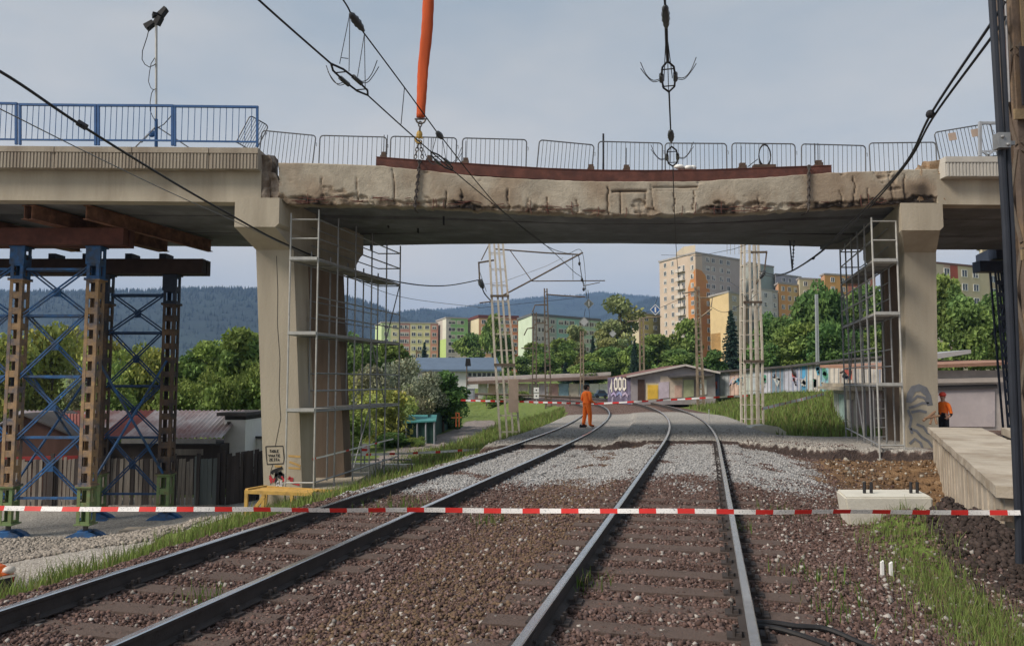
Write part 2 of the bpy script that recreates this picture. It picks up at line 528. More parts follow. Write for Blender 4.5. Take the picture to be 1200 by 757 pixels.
grass = np.maximum(grass, sstep(30, 44, GY) * sstep(-6.6, -7.2, D + .4 * nz))
path = np.exp(-(((D + 13.4 + .3 * nz) / 1.5) ** 4)) * sstep(28, 33, GY) * (1 - sstep(66, 74, GY))
grass = grass * (1 - path)
gr_r = np.exp(-(((D - 2.66) / .34) ** 4)) * (1 - sstep(9.6, 10.6, GY)) * sstep(-.35, .05, nz + .12)
grass = np.maximum(grass, gr_r)
grass = np.maximum(grass, sstep(26.5, 28.5, GY + nz) * np.where(GY > 29, sstep(2.7, 3.5, D + .6 * nz), sstep(4.2, 5.2, D + .8 * nz)) * (1 - sstep(8.5, 10, D) * (1 - sstep(39, 44, GY))))
grass = np.maximum(grass, sstep(70, 95, GY) * (np.abs(D) > 8))
white = sstep(13.2, 16.5, GY + 2.2 * nz) * (1 - sstep(e - .8, e - .3, GY)) * sstep(-6.2, -5.6, D) * (1 - sstep(2.3, 3.3, D + .7 * nz)) * sstep(-.62, -.12, fbm(GX * 1.7 + 5, GY * 1.1))
soil = sstep(2.2, 3.2, D + 1.0 * nz) * sstep(11.4, 12.6, GY) * (1 - sstep(20.3, 21.6, GY)) * (1 - white)
dark = np.exp(-((GX - 5.7) / 1.25) ** 2 - ((GY - 9.0) / 1.2) ** 2) * 1.5 * sstep(2.7, 3.3, D) + sstep(e - .55, e - .12, GY) * (1 - sstep(e + .05, e + .16, GY)) * sstep(-6.4, -6, D) * (1 - sstep(7, 9, D))  # heap soil; along the layer's step, dark soil with painted shade of its face
dark = np.clip(dark, 0, 1)
grav = sstep(-9.5, -11, D) * (GY < 40) * (1 - grass) * (1 - sstep(-12, -9, D) * sstep(19, 23, GY))
grav = np.clip(np.maximum(np.maximum(grav, lay), path * .0), 0, 1)
ny, nx = gx.shape
idx = np.arange(nx * ny).reshape(ny, nx)
quads = np.stack([idx[:-1, :-1], idx[:-1, 1:], idx[1:, 1:], idx[1:, :-1]], -1).reshape(-1, 4)

def ground_material():
    m = bpy.data.materials.new("ground cover")
    m.use_nodes = True
    t = m.node_tree; b = t.nodes["Principled BSDF"]
    b.inputs["Roughness"].default_value = .95; b.inputs["Specular IOR Level"].default_value = .15
    pos = t.nodes.new("ShaderNodeNewGeometry").outputs["Position"]
    def noise(s, d=6, r=.65):
        n = _n(t, "ShaderNodeTexNoise", Scale=s, Detail=float(d), Roughness=r); t.links.new(pos, n.inputs["Vector"]); return n.outputs["Fac"]
    def ramp(f, stops):
        r = t.nodes.new("ShaderNodeValToRGB"); t.links.new(f, r.inputs[0])
        el = r.color_ramp.elements
        while len(el) < len(stops): el.new(.5)
        for k, (p, c) in enumerate(stops): el[k].position = p; el[k].color = c4(c)
        return r.outputs[0]
    def vor(s):
        v = _n(t, "ShaderNodeTexVoronoi", Scale=s); t.links.new(pos, v.inputs["Vector"]); return v
    v1 = vor(26.0)
    hs = t.nodes.new("ShaderNodeSeparateXYZ"); t.links.new(v1.outputs["Color"], hs.inputs[0])
    big = noise(.8)
    ball = ramp(hs.outputs[0], [(0, (.072, .045, .038)), (.45, (.125, .08, .067)), (.8, (.175, .118, .098)), (.93, (.21, .18, .17)), (1, (.36, .33, .31))])
    wht = ramp(hs.outputs[1], [(0, (.17, .165, .16)), (.4, (.32, .315, .31)), (.8, (.46, .455, .45)), (1, (.62, .61, .6))])
    grv = ramp(hs.outputs[2], [(0, (.22, .205, .185)), (.5, (.35, .33, .30)), (1, (.5, .475, .44))])
    soi = ramp(noise(2.2, 8), [(.3, (.075, .055, .042)), (.48, (.19, .115, .062)), (.62, (.26, .165, .09)), (.78, (.36, .28, .2))])
    drk = ramp(noise(6, 8), [(.3, (.035, .026, .024)), (.7, (.085, .064, .057))])
    grs = ramp(noise(1.1, 9, .75), [(.3, (.09, .125, .035)), (.5, (.14, .19, .05)), (.7, (.20, .22, .085))])
    pth = ramp(noise(1.4, 8), [(.3, (.20, .17, .155)), (.7, (.32, .28, .26))])
    a1 = t.nodes.new("ShaderNodeAttribute"); a1.attribute_name = "cover"
    a2 = t.nodes.new("ShaderNodeAttribute"); a2.attribute_name = "cover2"
    s1 = t.nodes.new("ShaderNodeSeparateColor"); t.links.new(a1.outputs["Color"], s1.inputs[0])
    s2 = t.nodes.new("ShaderNodeSeparateColor"); t.links.new(a2.outputs["Color"], s2.inputs[0])
    def over(base, top, w, sharp=None):
        mm = t.nodes.new("ShaderNodeMix"); mm.data_type = 'RGBA'
        if sharp is not None:                          # break the edge up stone by stone
            ad = t.nodes.new("ShaderNodeMath"); ad.operation = 'ADD'; t.links.new(w, ad.inputs[0])
            sb = t.nodes.new("ShaderNodeMath"); sb.operation = 'MULTIPLY_ADD'; t.links.new(sharp, sb.inputs[0])
            sb.inputs[1].default_value = .7; sb.inputs[2].default_value = -.35
            t.links.new(sb.outputs[0], ad.inputs[1])
            r = t.nodes.new("ShaderNodeMapRange"); r.inputs[1].default_value = .38; r.inputs[2].default_value = .62
            t.links.new(ad.outputs[0], r.inputs[0]); w = r.outputs[0]
        t.links.new(w, mm.inputs[0]); t.links.new(base, mm.inputs[6]); t.links.new(top, mm.inputs[7])
        return mm.outputs[2]
    fine = noise(7, 4)
    rr = t.nodes.new("ShaderNodeMapRange"); rr.inputs[1].default_value = .3; rr.inputs[2].default_value = .7
    t.links.new(big, rr.inputs[0])
    bal2 = t.nodes.new("ShaderNodeMix"); bal2.data_type = 'RGBA'; bal2.blend_type = 'MULTIPLY'; bal2.inputs[0].default_value = 1
    t.links.new(ball, bal2.inputs[6])
    t.links.new(ramp(rr.outputs[0], [(0, (.78, .76, .76)), (1, (1.2, 1.16, 1.1))]), bal2.inputs[7])
    o = bal2.outputs[2]
    o = over(o, grv, s2.outputs[0], fine)
    o = over(o, soi, s1.outputs[2], fine)
    o = over(o, wht, s1.outputs[1], hs.outputs[0])
    o = over(o, drk, s2.outputs[1], fine)
    o = over(o, pth, s2.outputs[2], fine)
    o = over(o, grs, s1.outputs[0], fine)
    t.links.new(o, b.inputs["Base Color"])
    ad = t.nodes.new("ShaderNodeMath"); ad.operation = 'ADD'
    t.links.new(v1.outputs["Distance"], ad.inputs[0]); t.links.new(noise(25), ad.inputs[1])
    bp = t.nodes.new("ShaderNodeBump"); bp.inputs["Strength"].default_value = .8; bp.inputs["Distance"].default_value = .04
    t.links.new(ad.outputs[0], bp.inputs["Height"]); t.links.new(bp.outputs[0], b.inputs["Normal"])
    return m
gm = np_mesh("ground", np.stack([GX, GY, hz], 1), quads, ground_material(),
             {"cover": np.stack([grass, white, soil], 1), "cover2": np.stack([grav, dark, path], 1)}, smooth=True)
ground = struct(link("ground", gm))

# ------------------------------------------------------------------ hills with forest
def hill(name, prof, Y, depth, foot, col, seed, tree=0, ntree=0, z0=-5):
    pxs = np.array([p[0] for p in prof], float); zz = np.array([Z(p[1], Y) for p in prof])
    hx = np.linspace(X(pxs[0], Y), X(pxs[-1], Y), 220)
    ridge = np.interp(hx, [X(p, Y) for p in pxs], zz)
    ridge += .035 * ridge.max() * fbm(hx / (Y * .06), hx * 0 + seed)
    v = np.linspace(-1, 1, 41)
    HX, V = np.meshgrid(hx, v)
    RD = np.tile(ridge, (41, 1))
    sh = np.where(V < 0, np.cos(V * math.pi / 2) ** 1.15, np.cos(V * math.pi / 2) ** .9)
    HY = Y + np.where(V < 0, V * foot, V * depth)
    HZ = z0 + (RD - z0) * sh * (1 + .10 * (1 - sh) * fbm(HX / (Y * .05), HY / (Y * .05) + seed, o=4))
    ix = np.arange(HX.size).reshape(HX.shape)
    q = np.stack([ix[:-1, :-1], ix[:-1, 1:], ix[1:, 1:], ix[1:, :-1]], -1).reshape(-1, 4)
    m = mat(name + " forest", col, .95, .35, 12.0 / Y * 3, 0, 1, col2=[c * 1.5 for c in col], amt2=.35, scale2=20.0 / Y, soft2=.05)
    struct(link(name, np_mesh(name, np.stack([HX.ravel(), HY.ravel(), HZ.ravel()], 1), q, m, smooth=True)))
    if ntree:                                         # conifers of the forest, so that the ridge line is toothed
        r2 = np.random.default_rng(seed)
        tx = r2.uniform(hx[0], hx[-1], ntree); tv = -r2.uniform(0, 1, ntree) ** 2.2
        tz = np.interp(tx, hx, ridge)
        s_ = np.cos(tv * math.pi / 2) ** 1.15
        ty = Y + tv * foot; bz = z0 + (tz - z0) * s_ - tree * .15
        hh = tree * r2.uniform(.6, 1.25, ntree); rr = hh * r2.uniform(.16, .24, ntree)
        V3 = []; F3 = []
        ang = np.arange(5) * 2 * math.pi / 5
        base = np.stack([tx[:, None] + rr[:, None] * np.cos(ang), ty[:, None] + rr[:, None] * np.sin(ang), np.repeat(bz[:, None], 5, 1)], -1)
        tip = np.stack([tx, ty, bz + hh], -1)[:, None, :]
        V3 = np.concatenate([base, tip], 1).reshape(-1, 3)
        o = np.arange(ntree)[:, None] * 6
        F3 = np.concatenate([np.stack([o[:, 0] + k, o[:, 0] + (k + 1) % 5, o[:, 0] + 5], 1) for k in range(5)])
        struct(link("hillside_forest", np_mesh("hillside_forest", V3, F3, m)), "stuff")
hill("far_mountain", [(300, 400), (420, 385), (470, 372), (520, 366), (580, 358), (640, 349), (690, 346.5), (730, 348), (760, 352), (830, 360), (1000, 372), (1300, 390)], 3900, 900, 1500, (.022, .036, .034), 5, 12, 9000)
hill("left_hill", [(-500, 330), (-200, 335), (-60, 345), (20, 348), (100, 347), (190, 346), (270, 343), (300, 343), (400, 350), (440, 361), (475, 379), (520, 392), (580, 412), (640, 430)], 2100, 600, 900, (.02, .032, .03), 8, 14, 14000)
hill("middle_hill", [(380, 420), (410, 392), (440, 380), (470, 370), (500, 367), (530, 374), (560, 381), (600, 383), (650, 374), (700, 375), (740, 360), (765, 352), (800, 354), (900, 360), (1000, 380), (1200, 400)], 2700, 500, 800, (.02, .034, .032), 13, 13, 11000)

# ================================================================== RAILWAY TRACKS
PROF = [(-.075, -.172), (.075, -.172), (.075, -.162), (.012, -.145), (.012, -.045), (.034, -.034), (.036, -.008), (.028, 0.0), (-.028, 0.0), (-.036, -.008), (-.034, -.034), (-.012, -.045), (-.012, -.145), (-.075, -.162)]
def track(off, z, label):
    o = thing("railway_track", label, "railway track", (float(TP[0, 0] + TN[0, 0] * off), float(TP[0, 1] + TN[0, 1] * off), z))
    for side in (-.7525, .7525):
        m = MB(); n = len(PROF)
        L = TP + TN * (off + side)
        vs = [(L[i, 0] + TN[i, 0] * a, L[i, 1] + TN[i, 1] * a, z + b + .004 * math.sin(i * .31 + side)) for i in range(len(L)) for a, b in PROF]
        m.v = vs
        for i in range(len(L) - 1):
            for k in range(n):
                k2 = (k + 1) % n
                m.f.append((i * n + k, i * n + k2, (i + 1) * n + k2, (i + 1) * n + k)); m.m.append(0 if k in (6, 7, 8) else 1)
        ra = m.build("rail", [RAILTOP, RAILSIDE], o)
        # welded joint: a slight collar on the rail
        if off == 0:
            i = int((5.45 - TP[0, 1]) / (math.cos(TT[0]) * .5)); p = TP[i] + TN[i] * (off + side) + np.array([0, .02])
            d = Vector((math.sin(TT[i]), math.cos(TT[i]), 0)); q = Vector((p[0], p[1], z))
            j = MB().bar(q - d * .3 + Vector((0, 0, -.09)), q + d * .3 + Vector((0, 0, -.09)), .062, .085)
            for b in (-.2, -.07, .07, .2):
                w = q + d * b + Vector((0, 0, -.09)); a = Vector((math.cos(TT[i]), -math.sin(TT[i]), 0))
                j.tube([w - a * .055, w + a * .055], .013, 6)
            j.build("fishplate", RAILSIDE, ra)
    sm = MB().box(-1.27, 1.27, -.13, .13, -.18, 0).mesh("sleeper", SLEEP)
    ch = MB().box(-.17, .17, -.08, .08, 0, .018)
    for s in (-1, 1):
        ch.box(s * .085 - .02, s * .085 + .02, -.07, .07, .018, .045)
        for q in (-.045, .045): ch.tube([(s * .115, q, .018), (s * .115, q, .075)], .016, 6)
    cm = ch.mesh("rail_fastening", RAILSIDE)
    s = 3.0
    while s < 72:
        i = int(s / .5); f = s / .5 - i
        p = TP[i] * (1 - f) + TP[i + 1] * f; a = -TT[i] + random.uniform(-.012, .012); nn = TN[i]
        c = Vector((p[0] + nn[0] * off, p[1] + nn[1] * off, z - .168 + random.uniform(-.006, .003)))
        sl_ = piece("sleeper", sm, o, c, (random.uniform(-.02, .02), 0, a))
        if c.y < 24:
            for side in (-.7525, .7525):
                g = bpy.data.objects.new("rail_fastening", cm); C.objects.link(g); g.parent = sl_; g.location = (side, 0, .001)
        s += .6 if c.y < 23.5 else 99
    return o
track(0, 0, "right-hand curving railway track with brightly worn rails nearest the white block")
track(LOFF, LZ, "left-hand curving railway track on which the worker in orange stands")

# ------------------------------------------------------------------ ballast stones, grass (countless: stuff)
CUBE = np.array([(-1, -1, -1), (1, -1, -1), (1, 1, -1), (-1, 1, -1), (-1, -1, 1), (1, -1, 1), (1, 1, 1), (-1, 1, 1)], float)
CUBF = np.array([(3, 2, 1, 0), (4, 5, 6, 7), (0, 1, 5, 4), (1, 2, 6, 5), (2, 3, 7, 6), (3, 0, 4, 7)])
def stones(name, x, y, size, cols, mt, sink=.25):
    n = len(x)
    v = CUBE[None] * rng.uniform(.55, 1.0, (n, 8, 3)) * rng.uniform(.55, 1.0, (n, 1, 3)) * size[:, None, None] * .5
    q = rng.normal(size=(n, 4)); q /= np.linalg.norm(q, axis=1)[:, None]
    w, a, b, c = q.T
    M = np.stack([np.stack([1 - 2 * (b * b + c * c), 2 * (a * b - c * w), 2 * (a * c + b * w)], -1),
                  np.stack([2 * (a * b + c * w), 1 - 2 * (a * a + c * c), 2 * (b * c - a * w)], -1),
                  np.stack([2 * (a * c - b * w), 2 * (b * c + a * w), 1 - 2 * (a * a + b * b)], -1)], 1)
    v = np.einsum('nij,nkj->nki', M, v)
    zt = terrain(x, y)
    v += np.stack([x, y, zt + size * (.5 - sink) * .6], -1)[:, None]
    f = (np.arange(n)[:, None, None] * 8 + CUBF[None]).reshape(-1, 4)
    me = np_mesh(name, v.reshape(-1, 3), f, mt, {"tint": np.repeat(cols, 8, 0)})
    return struct(link(name, me), "stuff")
STONE = mat("ballast stone", (1, 1, 1), .92, .2, 14, .25, 60, attr="tint", spec=.2)

def scatter(n, ymin, ymax, dmin, dmax, power=1.7):
    u = rng.uniform(0, 1, n)
    y = (ymin ** (1 - power) + u * (ymax ** (1 - power) - ymin ** (1 - power))) ** (1 / (1 - power))
    i = np.clip(((y - TP[0, 1]) / .5 / np.cos(TT[0])).astype(int), 0, len(TP) - 1)
    cx = np.interp(y, TP[:90, 1], TP[:90, 0])
    d = rng.uniform(dmin, dmax, n)
    return cx + d / math.cos(TT[0]), y, d
x, y, d = scatter(125000, 4.3, 23.4, -6.3, 4.6)
keep = np.ones(len(x), bool)
for o_ in (0, LOFF):
    for s_ in (-.7525, .7525): keep &= np.abs(d - o_ - s_) > .085
    bed = np.abs(d - o_) < 1.3
    keep &= ~(bed & (rng.uniform(0, 1, len(x)) > .86))
keep &= ~((d > 3.3) & (rng.uniform(0, 1, len(x)) > .45))
x, y, d = x[keep], y[keep], d[keep]
n = len(x)
nzs = fbm(x * .9, y * .9)
wz = (sstep(13.2, 16.5, y + 2.2 * nzs) * (1 - sstep(22.6, 23.3, y)) * (1 - sstep(2.3, 3.3, d + .7 * nzs)) * sstep(-.62, -.12, fbm(x * 1.7 + 5, y * 1.1))) > rng.uniform(.1, .9, n)
pal = np.array([(.062, .046, .042), (.088, .064, .058), (.115, .083, .075), (.145, .105, .094), (.125, .10, .098), (.19, .15, .14), (.10, .072, .066)])
col = pal[rng.integers(0, len(pal), n)] * rng.uniform(.75, 1.25, (n, 1)) * np.array([1.14, 1.0, .95])
sandy = np.exp(-((d + 1.9) / .8) ** 2) * (rng.uniform(0, 1, n) < .5)
col = np.where(sandy[:, None] > .4, np.array([.17, .115, .075]) * rng.uniform(.7, 1.2, (n, 1)), col)
pale = rng.uniform(0, 1, n) < np.where(d > 1, .07, .03)
col = np.where(pale[:, None], np.array([.40, .37, .34]) * rng.uniform(.6, 1.2, (n, 1)), col)
col = np.where(wz[:, None], np.array([.44, .435, .43]) * rng.uniform(.45, 1.2, (n, 1)), col)
size = rng.uniform(.016, .043, n) * rng.choice([1, 1, 1, 1.35], n) * np.where(pale, 1.15, 1)
stones("ballast_gravel", x, y, size, col, STONE)
# coarser gravel bank of the yard, broken stone of the protective layer, clods of the heap and the pit
n = 9000
yy = rng.uniform(20.2, 23.4, n); xx = rng.uniform(-17, -9, n)
k = (lat(xx, yy) < -13.3)
xx, yy = xx[k], yy[k]; n = len(xx)
stones("bank_gravel", xx, yy, rng.uniform(.05, .14, n), np.array([.36, .325, .285]) * rng.uniform(.6, 1.2, (n, 1)), STONE)
n = 9000
yy = rng.normal(9.1, .75, n); xx = rng.normal(5.5, .7, n)
k = lat(xx, yy) > 2.95
xx, yy = xx[k], yy[k]; n = len(xx)
stones("soil_clods", xx, yy, rng.uniform(.02, .10, n) * rng.uniform(.5, 1, n), np.array([.06, .045, .04]) * rng.uniform(.6, 1.35, (n, 1)), STONE)
n = 3800
yy = rng.uniform(12, 21, n); xx = rng.uniform(4.5, 12, n)
k = lat(xx, yy) > 3.4
xx, yy = xx[k], yy[k]; n = len(xx)
cc = np.where(rng.uniform(0, 1, (n, 1)) < .22, np.array([.42, .38, .32]), np.array([.19, .12, .07])) * rng.uniform(.5, 1.25, (n, 1))
stones("pit_rubble", xx, yy, rng.uniform(.03, .15, n) * rng.uniform(.4, 1, n), cc, STONE)
n = 4500
xx = rng.uniform(-4, 9.5, n); yy = edge_y(xx, None) + np.abs(rng.normal(0, 1, n)) * 3.0 + .15
k = (lat(xx, yy) < np.where(yy > 27, 2.6, 7.5)) & (lat(xx, yy) > -6.2)
for o_ in (0, LOFF):
    dd = lat(xx, yy) - o_
    k &= (np.abs(np.abs(dd) - .7525) > .1)
xx, yy = xx[k], yy[k]; n = len(xx)
stones("layer_gravel", xx, yy, rng.uniform(.02, .07, n), np.array([.42, .40, .37]) * rng.uniform(.5, 1.2, (n, 1)), STONE, .45)

GRASS = mat("grass blade", (1, 1, 1), .7, .15, 4, 0, 10, attr="tint", spec=.2, trans=.35)
def blades(name, x, y, h, w, cols):
    n = len(x); z = terrain(x, y) - .01
    a = rng.uniform(0, 2 * math.pi, n); lean = rng.uniform(.05, .5, n) * h
    dx, dy = np.cos(a), np.sin(a); b = rng.uniform(0, 2 * math.pi, n); wx, wy = np.cos(b) * w / 2, np.sin(b) * w / 2
    p = lambda t, s, k: np.stack([x + dx * lean * t * t + wx * s * k, y + dy * lean * t * t + wy * s * k, z + h * t], -1)
    v = np.stack([p(0, 1, 1), p(0, 1, -1), p(.55, 1, .75), p(.55, 1, -.75), p(1, 1, .12), p(1, 1, -.12)], 1).reshape(-1, 3)
    o = np.arange(n)[:, None] * 6
    f = np.concatenate([o + np.array([[0, 1, 3, 2]]), o + np.array([[2, 3, 5, 4]])])
    return struct(link(name, np_mesh(name, v, f, GRASS, {"tint": np.repeat(cols, 6, 0)})), "stuff")
def green(n, base=(.11, .19, .035)):
    c = np.array(base) * rng.uniform(.55, 1.35, (n, 1))
    dry = rng.uniform(0, 1, n) < .2
    return np.where(dry[:, None], np.array([.24, .21, .10]) * rng.uniform(.6, 1.2, (n, 1)), c)
# the strip beside the right track
x, y, d = scatter(26000, 4.4, 11.2, 2.0, 3.7, 1.3)
k = (np.exp(-(((d - 2.66) / .34) ** 2)) * sstep(-.4, .1, fbm(x * .9, y * .9) + .12) * (1 - sstep(9.6, 10.6, y))) > rng.uniform(.02, 1, len(x))
x, y = x[k], y[k]
blades("grass", x, y, rng.uniform(.03, .15, len(x)) * rng.choice([1, 1, 1, 1.5], len(x)), np.full(len(x), .0075), green(len(x), (.20, .27, .075)))
# bank left of the left track, up to the pier and beyond
x, y, d = scatter(70000, 5.2, 40, -13.5, -6.15, 1.15)
k = (sstep(-6.2, -6.75, d + .5 * fbm(x * .9, y * .9)) * np.where(y < 19, 1 - sstep(-9.0, -11.0, d + 1.2 * fbm(x * .9, y * .9)), 1 - sstep(-10.5, -13.5, d) * .8)) > rng.uniform(.1, .9, len(x))
x, y = x[k], y[k]
blades("grass", x, y, rng.uniform(.05, .26, len(x)) * rng.choice([1, 1, 1.4], len(x)), .008 + .0006 * y, green(len(x), (.20, .27, .07)))
# slope right of the tracks behind the bridge and the bank by the path
n = 26000
yy = rng.uniform(28, 62, n); xx = np.interp(yy, TP[:150, 1], TP[:150, 0]) + np.where(rng.uniform(0, 1, n) < .65, rng.uniform(3.2, 15, n), rng.uniform(-12, -6.6, n))
dd = lat(xx, yy); k = ((dd > np.where(yy > 30, 3.3, 4.8)) | (dd < -6.6)) & (np.abs(dd + 13.4) > 1.6) & ~((dd > 8.5) & (yy < 42))
xx, yy = xx[k], yy[k]
blades("grass", xx, yy, rng.uniform(.15, .5, len(xx)), np.full(len(xx), .05), green(len(xx), (.19, .26, .07)))
# tufts growing in the ballast
tx, ty = [], []
for px_, py_, m_, s_ in ((575, 612, 60, .12), (690, 705, 60, .1), (868, 633, 30, .1), (475, 592, 130, .3), (560, 520, 90, .3), (240, 700, 40, .12), (950, 690, 60, .18), (930, 610, 40, .25), (1005, 735, 60, .25)):
    p = gnd(px_, py_, -.3)
    tx += list(rng.normal(p.x, s_, m_)); ty += list(rng.normal(p.y, s_ * 1.2, m_))
blades("grass_tufts", np.array(tx), np.array(ty), rng.uniform(.05, .22, len(tx)), np.full(len(tx), .012), green(len(tx)))
# ================================================================== THE DAMAGED ROAD BRIDGE
bridge = thing("road_bridge", "long concrete road bridge with crumbling edge beam crossing over both railway tracks", "bridge", (at(600, 446, BY).x, BY, 0))
def interp_px(pts): return [p[0] for p in pts], [p[1] for p in pts]
TOPX, TOPY = interp_px([(325, 191), (360, 191), (440, 194), (500, 200), (560, 207), (640, 211), (700, 213), (800, 213), (850, 211), (900, 208), (970, 203), (1040, 200), (1100, 198)])
BOTX, BOTY = interp_px([(325, 232), (338, 238), (420, 240), (480, 241), (540, 244), (600, 247), (640, 249), (713, 252), (800, 251), (850, 250), (900, 247), (960, 243), (1030, 240), (1100, 237)])

def edge_beam():
    NU, NV = 560, 34
    px = np.linspace(325, 1100, NU); v = np.linspace(0, 1, NV)
    tz = np.array([Z(np.interp(p, TOPX, TOPY), BY) for p in px]); bz = np.array([Z(np.interp(p, BOTX, BOTY), BY) for p in px])
    wx = np.array([X(p, BY, 220) for p in px])
    PXg, V = np.meshgrid(px, v)
    WX = np.tile(wx, (NV, 1)); WZ = tz[None] * (1 - V) + bz[None] * V
    jag = fbm(WX * 1.1, WZ * .4 + 5) * .8 + .45 * fbm(WX * 4.2, WZ * 1.5 + 2) + .10 * np.sign(vnoise(WX * 2.6, WX * 0 + 4))
    broken = sstep(.0, .05, V - .82 + .22 * jag + .10 * np.exp(-((PXg - 400) / 40) ** 2) + .10 * np.exp(-((PXg - 860) / 50) ** 2) - .30 * np.exp(-((PXg - 765) / 50) ** 4))
    patch = sstep(.42, .5, fbm(WX * 1.3 + 9, WZ * 2.2) + .25 * np.exp(-((PXg - 1075) / 20) ** 2) + .14 * np.exp(-((PXg - 385) / 24) ** 2))
    broken = np.maximum(broken, patch * .7)
    ridg = 1 - np.abs(fbm(WX * 5, WZ * 7 + 1)) * 2.4
    rec = .7 * broken * (.05 + .045 * ridg + .022 * np.sign(vnoise(WX * 9, WZ * 12)))
    crack = np.zeros_like(WX)
    for cx, v0, v1, ww in ((461, 0, 1, 1.2), (713, .12, 1, 1.6), (728, .2, 1, 1.2), (757, .25, .8, 1.0), (765, .05, .85, 1.0), (790, .3, .95, 1), (812, .25, .9, 1), (596, .3, 1, 1.6), (619, .55, 1, 1), (642, .5, 1, 1), (676, .55, 1, 1.3), (1000, .1, 1, 1.1), (1044, 0, .9, 1.1), (1060, .1, .95, 1.4), (522, .5, 1, 1), (540, .4, 1, 1), (985, .5, 1, 1), (1018, .45, 1, 1), (890, .5, 1, 1), (418, .3, .9, 1), (378, .3, .9, 1)):
        wob = cx + 3.5 * fbm(V * 5, V * 0 + cx); ww = ww * .62
        crack = np.maximum(crack, np.exp(-((PXg - wob) / ww) ** 2) * sstep(v0, v0 + .06, V) * (1 - sstep(v1 - .04, v1 + .02, V)))
    hor = np.exp(-((V - .30 - .05 * fbm(WX * 2, WX * 0)) / .035) ** 2) * ((PXg > 716) & (PXg < 758) | (PXg > 770) & (PXg < 818) & (V < .3))
    hor = np.maximum(hor, np.exp(-((V - .30) / .03) ** 2) * ((PXg > 722) & (PXg < 757)) + np.exp(-((V - .18) / .03) ** 2) * ((PXg > 765) & (PXg < 818)))
    crack = np.maximum(crack, hor)
    rec = rec + .05 * crack
    rec -= .03 * sstep(.90, .97, V) * (1 - broken) * sstep(.0, .25, fbm(WX * .8, WX * 0 + 2))     # spalled lumps still hanging on
    rec += .005 * fbm(WX * 2.5, WZ * 2.5) + .004 * vnoise(WX * 14, WZ * 14)
    WY = BY + rec
    WZ = WZ + np.where(V > .96, .05 * fbm(WX * 5, WX * 0 + 1), 0) + np.where(V < .04, .02 * fbm(WX * 3, WX * 0 + 8), 0)
    WX = WX + np.where(PXg < 326, .08 * np.sin(V * 3.1), 0)
    edge = np.abs(np.gradient(broken)[0]) * 1.1 * (V > .5) * sstep(-.15, .25, fbm(WX * 2.3 + 70, WZ * 2))
    crack = crack * sstep(-.35, .1, fbm(WX * 2.0 + 11, WZ * 5 + 3))  # crack and edge terms paint recess shade on top of the real stains
    stain = np.clip(.62 * broken * sstep(-.4, .3, fbm(WX * 3.2, WZ * 3.2 + 3)) + .95 * crack + edge * .7 + (.5) * sstep(-.05, .5, fbm(WX * .8, WZ * .5 + 30)) + .22 * sstep(0, .5, fbm(WX * 3.5, WZ * 1.2 + 60)) * sstep(.2, .6, V)
                    + sum(a * np.exp(-((PXg - c) / w) ** 2) * sstep(.1, .6, V + .2 * fbm(WX * 2, WZ)) for c, w, a in ((368, 22, .45), (545, 26, .5), (845, 16, .45), (880, 8, .25), (1066, 18, .6), (1085, 14, .7), (640, 9, .2), (508, 8, .25))), 0, 1)
    ix = np.arange(NU * NV).reshape(NV, NU)
    f = [np.stack([ix[:-1, :-1], ix[1:, :-1], ix[1:, 1:], ix[:-1, 1:]], -1).reshape(-1, 4)]
    vv = [np.stack([WX.ravel(), WY.ravel(), WZ.ravel()], 1)]
    n0 = NU * NV
    back_t = np.stack([WX[0], np.full(NU, BY + .5), WZ[0]], 1); back_b = np.stack([WX[-1], np.full(NU, BY + .5), WZ[-1]], 1)
    vv += [back_t, back_b]
    i = np.arange(NU - 1)
    bt, bb = n0 + i, n0 + NU + i
    f += [np.stack([bt, ix[0, :-1], ix[0, 1:], bt + 1], 1), np.stack([ix[-1, :-1], bb, bb + 1, ix[-1, 1:]], 1), np.stack([bb, bt, bt + 1, bb + 1], 1)]
    for c, k in ((0, 0), (NU - 1, NU - 1)):
        mid = ix[:, c]
        f.append(np.array([[mid[a], mid[a + 1], n0 + NU + k, n0 + k] for a in (0,)]))
        f.append(np.array([[mid[a], mid[a + 1], n0 + NU + k, n0 + NU + k] for a in range(1, NV - 1)]))
    st = np.concatenate([stain.ravel(), np.zeros(2 * NU)])
    me = np_mesh("edge_beam", np.concatenate(vv), np.concatenate(f), CONC_B, {"stain": st})
    return link("edge_beam", me, bridge)
edge_beam()
for i in range(44):                                      # bent reinforcement bars laid bare along the lower edge
    p = random.choice([random.uniform(340, 480), random.uniform(520, 710), random.uniform(820, 1050)])
    yb_ = float(np.interp(p, BOTX, BOTY)); L = random.uniform(6, 26); y_ = yb_ - random.uniform(1, 9)
    MB().tube([at(p, y_, BY - .03), at(p + L * .5, y_ + random.uniform(-1, 1.5), BY - .045), at(p + L, y_ + random.uniform(-1.5, 1.5), BY - .02)], .011, 5).build("exposed_rebar", RUST, bridge)
for i in range(16):
    p = random.uniform(345, 1050); yb_ = float(np.interp(p, BOTX, BOTY))
    MB().tube([at(p, yb_ - random.uniform(8, 14), BY - .02), at(p + random.uniform(-1, 1), yb_ - 2, BY - .05), at(p + random.uniform(-3, 3), yb_ + random.uniform(0, 3), BY - .05)], .010, 5).build("exposed_rebar", RUST, bridge)

